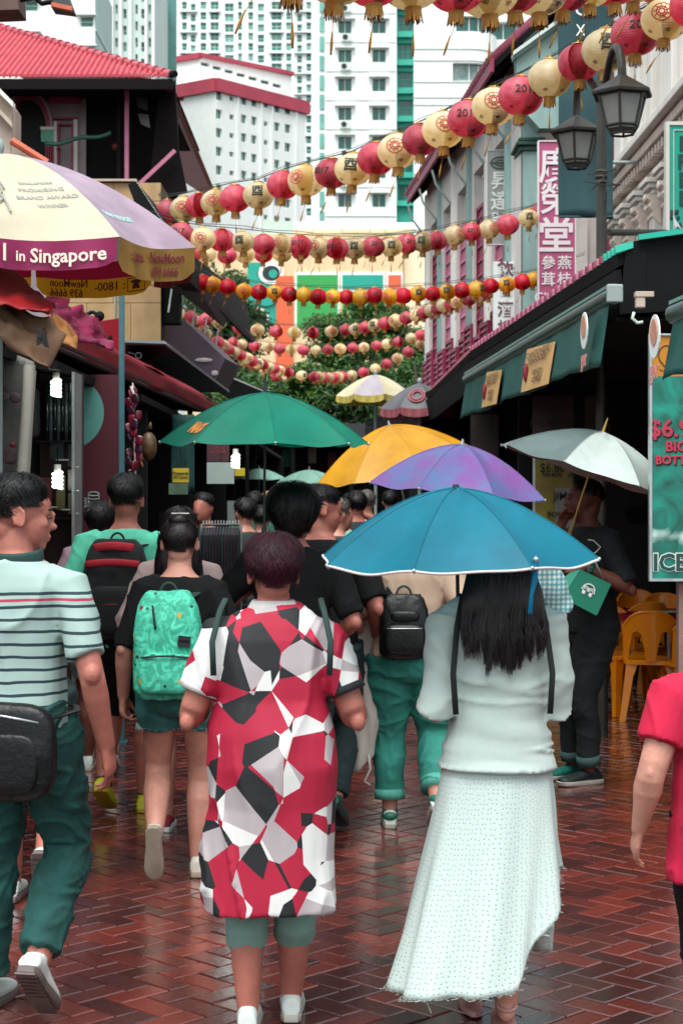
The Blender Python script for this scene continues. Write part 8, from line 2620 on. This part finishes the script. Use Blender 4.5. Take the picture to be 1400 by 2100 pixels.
mb = MB(); mb.tube([V(.09, -.125, 1.15), V(.10, -.11, 1.26), V(.085, -.04, 1.375), V(.09, .08, 1.27)], [(.02, .006)] * 4, 8, u0=(1, 0, 0)); mb.build('strap', m_webt, t, True, True)
p = Person('dark haired person in a lilac shirt left of the man in mint', PX(205, 10.1), 10.1, 1.60, 5, 1.0, 'dark', .013,
   legs={'L': (0, .12, 0, 0), 'R': (0, -.12, .05, 25)}, arms={'L': (.08, .02, -.45)}, female=True)
p.top(fab('lilac_shirt', '#8f7482'), hem=.48, ease=.025, sleeve=.8, cuff=.065); p.trousers(fab('grey_skort', '#6f8480'), end=.7, hem=.085, name='shorts')
m_sockw = mat('striped_sock', '#a9b3b0', rough=.9, var=.3, vs=2, stretch=(1, 1, 60))
for sd in 'LR': p.shoe(sd, m_white_sh, m_sole, L_=.25); p.sock(sd, m_sockw, .10)
p.hair(m_hair, vol=.22, back=2.4, side=1.8, n=900, seed=44)
p = Person('barely visible walker ahead of the striped shirt man', PX(52, 6.75), 6.75, 1.62, 0, .95, 'mid', .013,
   legs={'L': (0, .15, 0, 0), 'R': (.02, -.16, .13, 72)}, arms={'L': (.02, .1, -.42), 'R': (-.02, .2, -.3)}, female=True)
p.top(fab('dim_grey_top', '#3d4446'), hem=.50, ease=.015); p.trousers(m_jeans_d, end=1.5, hem=.06, name='cropped_trousers')
for sd in 'LR': p.shoe(sd, m_white_sh, m_soled, L_=.25, grip=(sd == 'R'))
p.hair(m_hair, n=300, seed=46)
# == 7. black haired person holding the green umbrella, man beside
p = Person('person with bushy black hair holding up the green umbrella', PX(600, 7.75), 7.75, 1.665, 4, .95, 'mid', .011,
   legs={'L': (0, .1, 0, 0), 'R': (0, -.1, .04, 20)}, arms={'L': (-.02, .10, -.10, (-.9, -.3, -.5)), 'R': (.02, .14, -.36)}, female=False, curl=1.2)
p.top(m_blackc, hem=.5, ease=.02, sleeve=.9, cuff=.06); p.trousers(m_jeans_d, hem=.065, knee=.076)
for sd in 'LR': p.shoe(sd, m_ublk, m_soled)
p.hair(m_hair, vol=.42, back=2.45, side=1.85, front=1.0, n=3400, length=.075, lift=.018, seed=51, tuft=.016)
hw = p.wp(p.wr['L'])
t, sf, ax = umbrella('green umbrella with an orange logo held over the crowd', P(543, 908, 7.62), (.01, -.03, 1), .468, .222, [m_ugreen], 8, math.radians(8), None, .62, .085, m_ublk, shaft_m=m_ublk, hand_len=.14)
c_ = (sf(5, .5, .8))
kk = min(range(8), key=lambda k: (sf(k, .5, .8) - P(408, 880, 7.3)).length)
def logo_fn(x, y, z): return sf(kk, .55 + x, .80 - y) + ax * (.004 + z) + V(0, -.004, 0)
text('logo', 'MAGIC', .16, (0, 0, 0), (1, 0, 0), (0, 0, 1), mat('orange_logo', '#d98a3a', rough=.5), t, .008, .0005, .95, logo_fn)
p = Person('man in a black tee with cropped hair looking right behind the blue umbrella', PX(658, 8.35), 8.35, 1.685, -12, 1.0, 'mid', .010,
   legs={'L': (0, .14, 0, 0), 'R': (.01, -.10, .04, 30)}, arms={'L': (.04, .1, -.42), 'R': (.075, .10, -.42)}, yaw=-62, pitch=-14, female=False)
p.eyes()
p.top(m_blackc, hem=.5, ease=.022, sleeve=.85, cuff=.066); p.trousers(m_jeans_d, hem=.06, knee=.074)
m_greensh = mat('green_trainer', '#0f3f38', rough=.6, var=.3, vs=20)
for sd in 'LR': p.shoe(sd, m_greensh, m_ublk, L_=.28)
p.hair(m_hair, vol=.12, back=1.85, side=1.30, front=1.0, n=1800, length=.045, lift=.008, seed=55)
t = prop('backpack_straps', 'padded dark teal strap on the shoulder of the black tee man', 'bag', p)
mb = MB(); mb.tube([V(.10, -.11, 1.2), V(.11, -.10, 1.31), V(.10, -.02, 1.425), V(.10, .08, 1.36), V(.12, .11, 1.2)], [(.032, .011)] * 5, 10, u0=(1, 0, 0)); mb.build('strap', m_webt, t, True, True)
mb = MB(); mb.box(V(.02, -.15, 1.16), (.26, .09, .34)); mb.build('bag_body', m_webbing, t, False, True, bevel=.03)
for k in range(3):
 mb = MB(); mb.tube([V(.075 + .06 * q, -.075 + .02 * k, 1.375 + .018 * k) for q in np.linspace(0, 1, 3)], .006, 6); mb.build('strap_ridge', fab('mint_webbing', '#3a6b62'), t, True, True)
# == 8. woman in beige with the small black backpack
p = Person('woman in a beige knit top and rolled teal jeans with a small black backpack', PX(838, 8.39), 8.39, 1.60, 0, 1.08, 'light', .010,
   legs={'L': (-.015, .06, 0, 0), 'R': (.05, -.16, .06, 30)}, arms={'L': (.05, .10, -.36), 'R': (.08, .16, -.30)}, female=True)
p.top(m_beige_k, hem=.535, ease=.024, sleeve=.92, cuff=.070, amp=.007, name='knit_top', sl_ease=.02)
p.trousers(m_jeans_l, end=1.78, hem=.072, knee=.082, ease=.018, name='rolled_jeans', amp=.010)
for sd in 'LR':
 c = p.kn[sd].lerp(p.an[sd], .76); d_ = (p.an[sd] - p.kn[sd]).normalized()
 mb = MB(); mb.tube([c - d_ * .025, c + d_ * .025], .0755, 18); mb.build('jeans_cuff', fab('cuff_teal', '#4d9b8c', var=.2), p.root, True, True)
 o = p.shoe(sd, m_white_sh, m_sole, L_=.26, high=.05); p.sock(sd, fab('grey_sock', '#5f7a72'), .11)
 M_ = p.fm(sd); mb = MB(); mb.ell(M_ @ V(0, -.055, -.008), (.036, .022, .022), 12, 8, M_.to_3x3()); mb.build('heel_tab', mat('green_tab', '#10624c', rough=.5), o, True, True)
p.hair(m_hair_b, vol=.12, n=700, seed=61)
t = prop('backpack', 'small black leather backpack on the beige knit top', 'backpack', p, 'backpacks')
bp_c = V(-.03, -.175, 1.01)
backpack(t, bp_c, .24, .31, .13, m_leather, m_webt, (p.sh['L'], p.sh['R']), strap_w=.022)
mb = MB(); mb.ell(bp_c + V(0, -.058, -.06), (.10, .035, .075), 20, 9, e=.5); mb.build('front_pocket', m_leather, t, True, True)
mb = MB(); mb.ell(bp_c + V(0, -.048, .05), (.075, .03, .03), 18, 7, e=.6); mb.build('flap', m_leather, t, True, True)
mb = MB(); mb.tube([bp_c + V(-.085 + .17 * q, -.093 - .004 * math.sin(q * 3.1), -.005) for q in np.linspace(0, 1, 7)], .003, 5); mb.build('zip', m_alu, t, True, True)
t = prop('draped_jacket', 'off-white jacket draped over the left arm of the beige woman', 'jacket', p)
w_ = p.wr['L']; mb = MB(); rs = []
for i in range(12):
 q = i / 11; z = w_.z + .13 - .74 * q
 rs.append([V(w_.x + .02 + (.085 + .03 * math.sin(q * 5)) * math.cos(a) * (1 + .15 * math.sin(3 * a + q * 4)) - .02 * q, w_.y - .06 + (.075 - .03 * q) * math.sin(a), z + .05 * math.cos(a) * q) for a in np.linspace(0, 6.283, 20, endpoint=False)])
mb.rings(rs); jm = fuse(mb, .010, 2, p.fold(.013, 14, 3.5, 7)); jm.materials.append(fab('offwhite_cotton', '#b3aba2', var=.1)); link('cloth', jm, t)
mb = MB(); mb.tube([w_ + V(.02, -.12, -.55), w_ + V(.03, -.13, -.62), w_ + V(.0, -.13, -.68), w_ + V(.03, -.13, -.70)], .006, 6); mb.build('drawstring', fab('offwhite_cotton'), t, True, True)
# == 9. person in plaid under the purple umbrella
p = Person('person in a pale blue plaid shirt beyond the white skirt woman', PX(1035, 8.9), 8.9, 1.60, 0, 1.15, 'light', .013, legs={'L': (0, .08, 0, 0)}, arms={'R': (-.02, .2, -.1), 'L': (.05, .1, -.4)}, female=True)
def plaid_mat():
 m, nt, N, L, b = newmat('pale_plaid')
 tc = N.new('ShaderNodeTexCoord')
 w1 = N.new('ShaderNodeTexWave'); w1.bands_direction = 'X'; w1.inputs['Scale'].default_value = 12; w2 = N.new('ShaderNodeTexWave'); w2.bands_direction = 'Z'; w2.inputs['Scale'].default_value = 12
 for w in (w1, w2): L.new(tc.outputs['Object'], w.inputs['Vector']); w.inputs['Distortion'].default_value = .6
 ad = N.new('ShaderNodeMath'); ad.operation = 'ADD'; L.new(w1.outputs['Fac'], ad.inputs[0]); L.new(w2.outputs['Fac'], ad.inputs[1])
 rp = N.new('ShaderNodeValToRGB'); rp.color_ramp.elements[0].color = (*hexc('#5f9aa0'), 1); rp.color_ramp.elements[0].position = .4; rp.color_ramp.elements[1].color = (*hexc('#c3d6d2'), 1); rp.color_ramp.elements[1].position = .75
 dv = N.new('ShaderNodeMath'); dv.operation = 'MULTIPLY'; dv.inputs[1].default_value = .5; L.new(ad.outputs[0], dv.inputs[0]); L.new(dv.outputs[0], rp.inputs[0]); L.new(rp.outputs[0], b.inputs['Base Color']); b.inputs['Roughness'].default_value = .85
 return m
p.top(plaid_mat(), hem=.45, ease=.04, sleeve=1.3, cuff=.06, name='plaid_shirt', sl_ease=.03); p.trousers(m_jeans_d)
for sd in 'LR': p.shoe(sd, m_white_sh, m_sole)
p.hair(m_hair, n=400, seed=63)
umbrella('purple umbrella fading to pale blue behind the blue one', P(938, 1006, 8.7), (.10, -.03, 1), .475, .235, [m_upur], 8, math.radians(18), None, .6, .03, m_ublk, sag=.06)
umbrella('large yellow umbrella tilted left behind the purple one', P(815, 960, 10.4), (-.20, -.10, 1), .515, .265, [m_uyel, m_uyel2, m_uyel2, m_uyel], 8, math.radians(12), None, .6, .03, m_ublk, sag=.05)
# == 10. man with silver umbrella and paper bag
p = Person('man in dark clothes holding a silver umbrella and a green paper bag', PX(1204, 9.75), 9.75, 1.735, 118, 1.0, 'dark', .010,
   legs={'L': (.04, .02, 0, 0), 'R': (.08, -.02, .0, 0)}, arms={'R': (-.22, .20, .10, (.6, .2, -1)), 'L': (.03, .17, -.15, (-.6, -.5, -1))}, yaw=-28, pitch=2, female=False, curl=1.3)
p.eyes()
p.top(fab('charcoal_tee', '#12191a'), hem=.5, ease=.024, sleeve=.9, cuff=.066); p.trousers(fab('black_jeans', '#0d1719', var=.25), end=1.85, hem=.066, knee=.074)
m_tealsh = mat('teal_trainer', '#0f6a5c', rough=.5, var=.25, vs=20)
for sd in 'LR':
 p.shoe(sd, m_tealsh if sd == 'R' else m_ublk, m_sole, L_=.28)
 c = p.kn[sd].lerp(p.an[sd], .84); d_ = (p.an[sd] - p.kn[sd]).normalized()
 mb = MB(); mb.tube([c - d_ * .028, c + d_ * .028], .069, 16); mb.build('jeans_cuff', fab('cuff_grey_teal', '#3a5a58'), p.root, True, True)
p.hair(m_hair, vol=.04, back=1.8, side=1.30, front=.9, n=900, length=.03, lift=.004, seed=71)
mb = MB(); w_ = p.wr['L']; e_ = p.el['L']; d_ = (w_ - e_).normalized(); u_, v_ = perp(d_)
mb.tube([w_ - d_ * .02 + (u_ * math.cos(a) + v_ * math.sin(a)) * .031 for a in np.linspace(0, 6.283, 18)], [(.012, .004)] * 18, 7, u0=d_); mb.build('watch', mat('green_watch', '#0f5a4c', rough=.4), p.root, True, True)
ang = math.radians(18)
axis = V(math.sin(ang), -.03, math.cos(ang))
umbrella('silver grey umbrella tilted right at the right side', P(1209, 969, 9.55), axis, .545, .235, [m_usil, m_usil, m_usil, m_usil2, m_usil2, m_usil], 8, math.radians(22), None, .52, .085, mat('tan_handle', '#8a6a3a', rough=.5), shaft_m=mat('brass_shaft', '#a5813c', rough=.35, metal=.5, var=.1), sag=.03)
hw = p.wp(p.wr['L'])
t = thing('paper_bag', 'teal green paper carrier bag with a white palm emblem', 'bag', P(1203, 1262, 9.35))
m_pbag = mat('green_paper', '#0f7a60', rough=.6, var=.08, vs=6, bump=.1, bs=20)
q = [P(1190, 1168, 9.35), P(1253, 1198, 9.35), P(1223, 1263, 9.35), P(1153, 1226, 9.35)]
mb = MB(); ex = V(0, .11, .01)
mb.add([q[0], q[1], q[2], q[3], q[0] + ex, q[1] + ex, q[2] + ex, q[3] + ex], [(0, 3, 2, 1), (4, 5, 6, 7), (0, 4, 7, 3), (1, 2, 6, 5), (3, 7, 6, 2)]); o = mb.build('bag_body', m_pbag, t)
mb = MB(); mb.prism([q[0] + V(-.002, 0, 0), q[3] + V(-.002, 0, 0), q[3] + V(-.05, .05, .06), q[0] + V(-.05, .05, -.02)], (0, .004, 0)); mb.build('side_gusset', mat('green_paper_light', '#3a9a80', rough=.6, var=.1), t)
cE = (q[0] + q[1] + q[2] + q[3]) / 4 + V(.003, -.005, .008)
mb = MB(); exd = (q[1] - q[0]).normalized(); ezd = V(-exd.z, 0, exd.x)
mb.tube([cE + exd * .034 * math.cos(a) + ezd * .034 * math.sin(a) for a in np.linspace(.2, 2.94, 16)], .004, 5)
for sg in (-1, 1):
 for r2 in (.022, .013):
  mb.tube([cE + exd * sg * (.016 + r2 * math.cos(a)) + ezd * (-.008 + r2 * math.sin(a)) for a in np.linspace(0, 3.14, 10)], .003, 5)
 mb.ell(cE + exd * sg * .02 - ezd * .02, (.010, .003, .013), 8, 6)
mb.build('palm_emblem', m_ltr_white, t)
for k, y_ in enumerate((0, .10)):
 mid = P(1212, 1138, 9.35 + y_ * .6)
 mb = MB(); mb.tube([q[0].lerp(q[1], .25) + V(0, y_, 0), mid + V(-.008, 0, 0), mid + V(.008, 0, 0), q[0].lerp(q[1], .75) + V(0, y_, 0)], .003, 6); mb.build('handle', m_pipe, t, True)
t = thing('lanyard', 'thin white cord loop hanging on the dark shirt of the umbrella man', 'cord', P(1215, 1120, 9.4))
mb = MB(); mb.tube([P(1205, 1107, 9.42), P(1216, 1108, 9.42), P(1231, 1122, 9.42), P(1222, 1132, 9.42), P(1212, 1138, 9.42)], .003, 6); mb.build('cord', m_trim, t, True)
# == 11. child in red at the right edge
p = Person('child in a bright red tee cut off by the right edge', PX(1506, 4.95), 4.95, 1.31, 4, 1.22, 'light', .008, legs={'L': (0, .06, 0, 0)}, arms={'L': (.10, .02, -.385)}, female=False, curl=.35, bv=.005)
p.top(m_redtee, hem=.40, ease=.028, sleeve=.62, cuff=.072, amp=.008, name='red_tee', sl_ease=.022, flare=.3)
p.trousers(m_blackc, hem=.06, knee=.074)
for sd in 'LR': p.shoe(sd, m_ublk, m_soled)
p.hair(m_hair, n=600, seed=81)
t = prop('black_jacket_end', 'black cloth end hanging beside the red tee at the right edge', 'cloth', p)
mb = MB(); mb.tube([V(-.06, .19, .95), V(-.085, .20, .80), V(-.11, .20, .70)], [(.02, .008), (.026, .008), (.03, .008)], 8, u0=(1, 0, 0)); mb.build('cloth', m_blackc, t, True, True)
# == far crowd
crowd = [
 ('distant person in a dark green top left of the umbrella shaft', 522, 15.5, 1.68, 0, '#0f4a42', m_hair, 'short'),
 ('distant blonde woman with long hair right of the umbrella shaft', 553, 17.0, 1.69, 0, '#b08a80', m_hair_y, 'long'),
 ('distant person in a mint top with a dark bag', 536, 14.2, 1.56, 0, '#3aa58a', m_hair, 'short'),
 ('distant person wearing a magenta cap', 612, 18.0, 1.72, 0, '#20242a', None, 'cap'),
 ('distant person in a pale mint hood', 637, 19.0, 1.72, 0, '#8fb5a6', None, 'hood'),
 ('distant man facing the camera beside the yellow umbrella', 652, 14.5, 1.735, 170, '#18201f', m_hair_g, 'short'),
 ('distant grey haired man behind the blue umbrella edge', 690, 11.6, 1.62, -60, '#3a3a40', m_hair_g, 'short'),
 ('distant person in an orange vest', 683, 17.5, 1.66, 0, '#c0502a', m_hair, 'short'),
 ('distant person in a mint floral shirt', 700, 13.6, 1.62, 0, '#6fa08f', m_hair, 'short'),
 ('distant woman raising her arm in a dark top', 732, 14.8, 1.68, 10, '#1c2226', m_hair, 'arm'),
 ('distant person in white at the right of the crowd', 752, 17.0, 1.70, 0, '#b9c2be', m_hair_g, 'short'),
 ('distant dark figure in the middle of the crowd', 585, 16.2, 1.70, 0, '#14181b', m_hair, 'short'),
 ('distant dark figure at the left of the crowd beside the notice', 503, 13.0, 1.62, 30, '#22282a', m_hair, 'short'),
 ('shadowed stall keeper behind the clothes rack', 418, 13.0, 1.66, 160, '#14181a', m_hair, 'short'),
 ('distant walker in grey behind the yellow umbrella', 800, 18.5, 1.70, 0, '#5a6462', m_hair, 'short'),
 ('distant walker in black near the right stalls', 905, 17.0, 1.72, 0, '#15191c', m_hair, 'short'),
 ('distant walker in pale blue far down the street', 668, 22.5, 1.70, 0, '#7f9aa8', m_hair, 'short'),
 ('distant walker in dark red far down the street', 715, 23.5, 1.68, 0, '#6a1f2a', m_hair, 'short'),
]
for i, (lab, px, Y_, H_, hd, c, hm, kind) in enumerate(crowd):
 p = Person(lab, PX(px, Y_), Y_, H_, hd, 1.0, 'mid' if i % 2 else 'light', .018, legs={'L': (0, .12, 0, 0), 'R': (0, -.12, .03, 15)},
    arms={'L': (.06, .05, -.42), 'R': (.06, .1, -.40) if kind != 'arm' else (-.06, .18, .12, (1, 0, -.6))}, hands=False, group='distant people in the crowd')
 p.top(fab('crowd_top_%d' % i, c), hem=.49, ease=.02, sleeve=.85 if kind != 'arm' else .3, cuff=.065)
 p.trousers(m_jeans_d if i % 2 else m_blackc, hem=.06, knee=.074)
 for sd in 'LR': p.shoe(sd, m_ublk, m_soled)
 if kind == 'cap':
  p.hair(fab('magenta_cap', '#a8124f'), vol=.22, back=1.5, side=1.4, front=1.1, strands=False, name='cap', tuft=.004)
 elif kind == 'hood':
  p.hair(fab('mint_hood', '#8fc0ad'), vol=.35, back=2.6, side=2.2, front=1.1, strands=False, name='hood', tuft=.006)
 else:
  p.hair(hm, vol=.14, n=250, width=.008, seed=90 + i)
  if kind == 'long': p.long_hair(hm, H_ - .52, .09, 180, i, .01, -.12)
umbrella('small pale mint umbrella far down the street beside the yellow one', P(634, 990, 20), (0, 0, 1), .40, .15, [m_pale_u], 8, .4, None, .7, .05, m_ublk)
umbrella('small pale mint umbrella far away at the left of the street', P(531, 982, 25), (0, 0, 1), .40, .15, [m_pale_u], 8, .1, None, .7, .05, m_ublk)
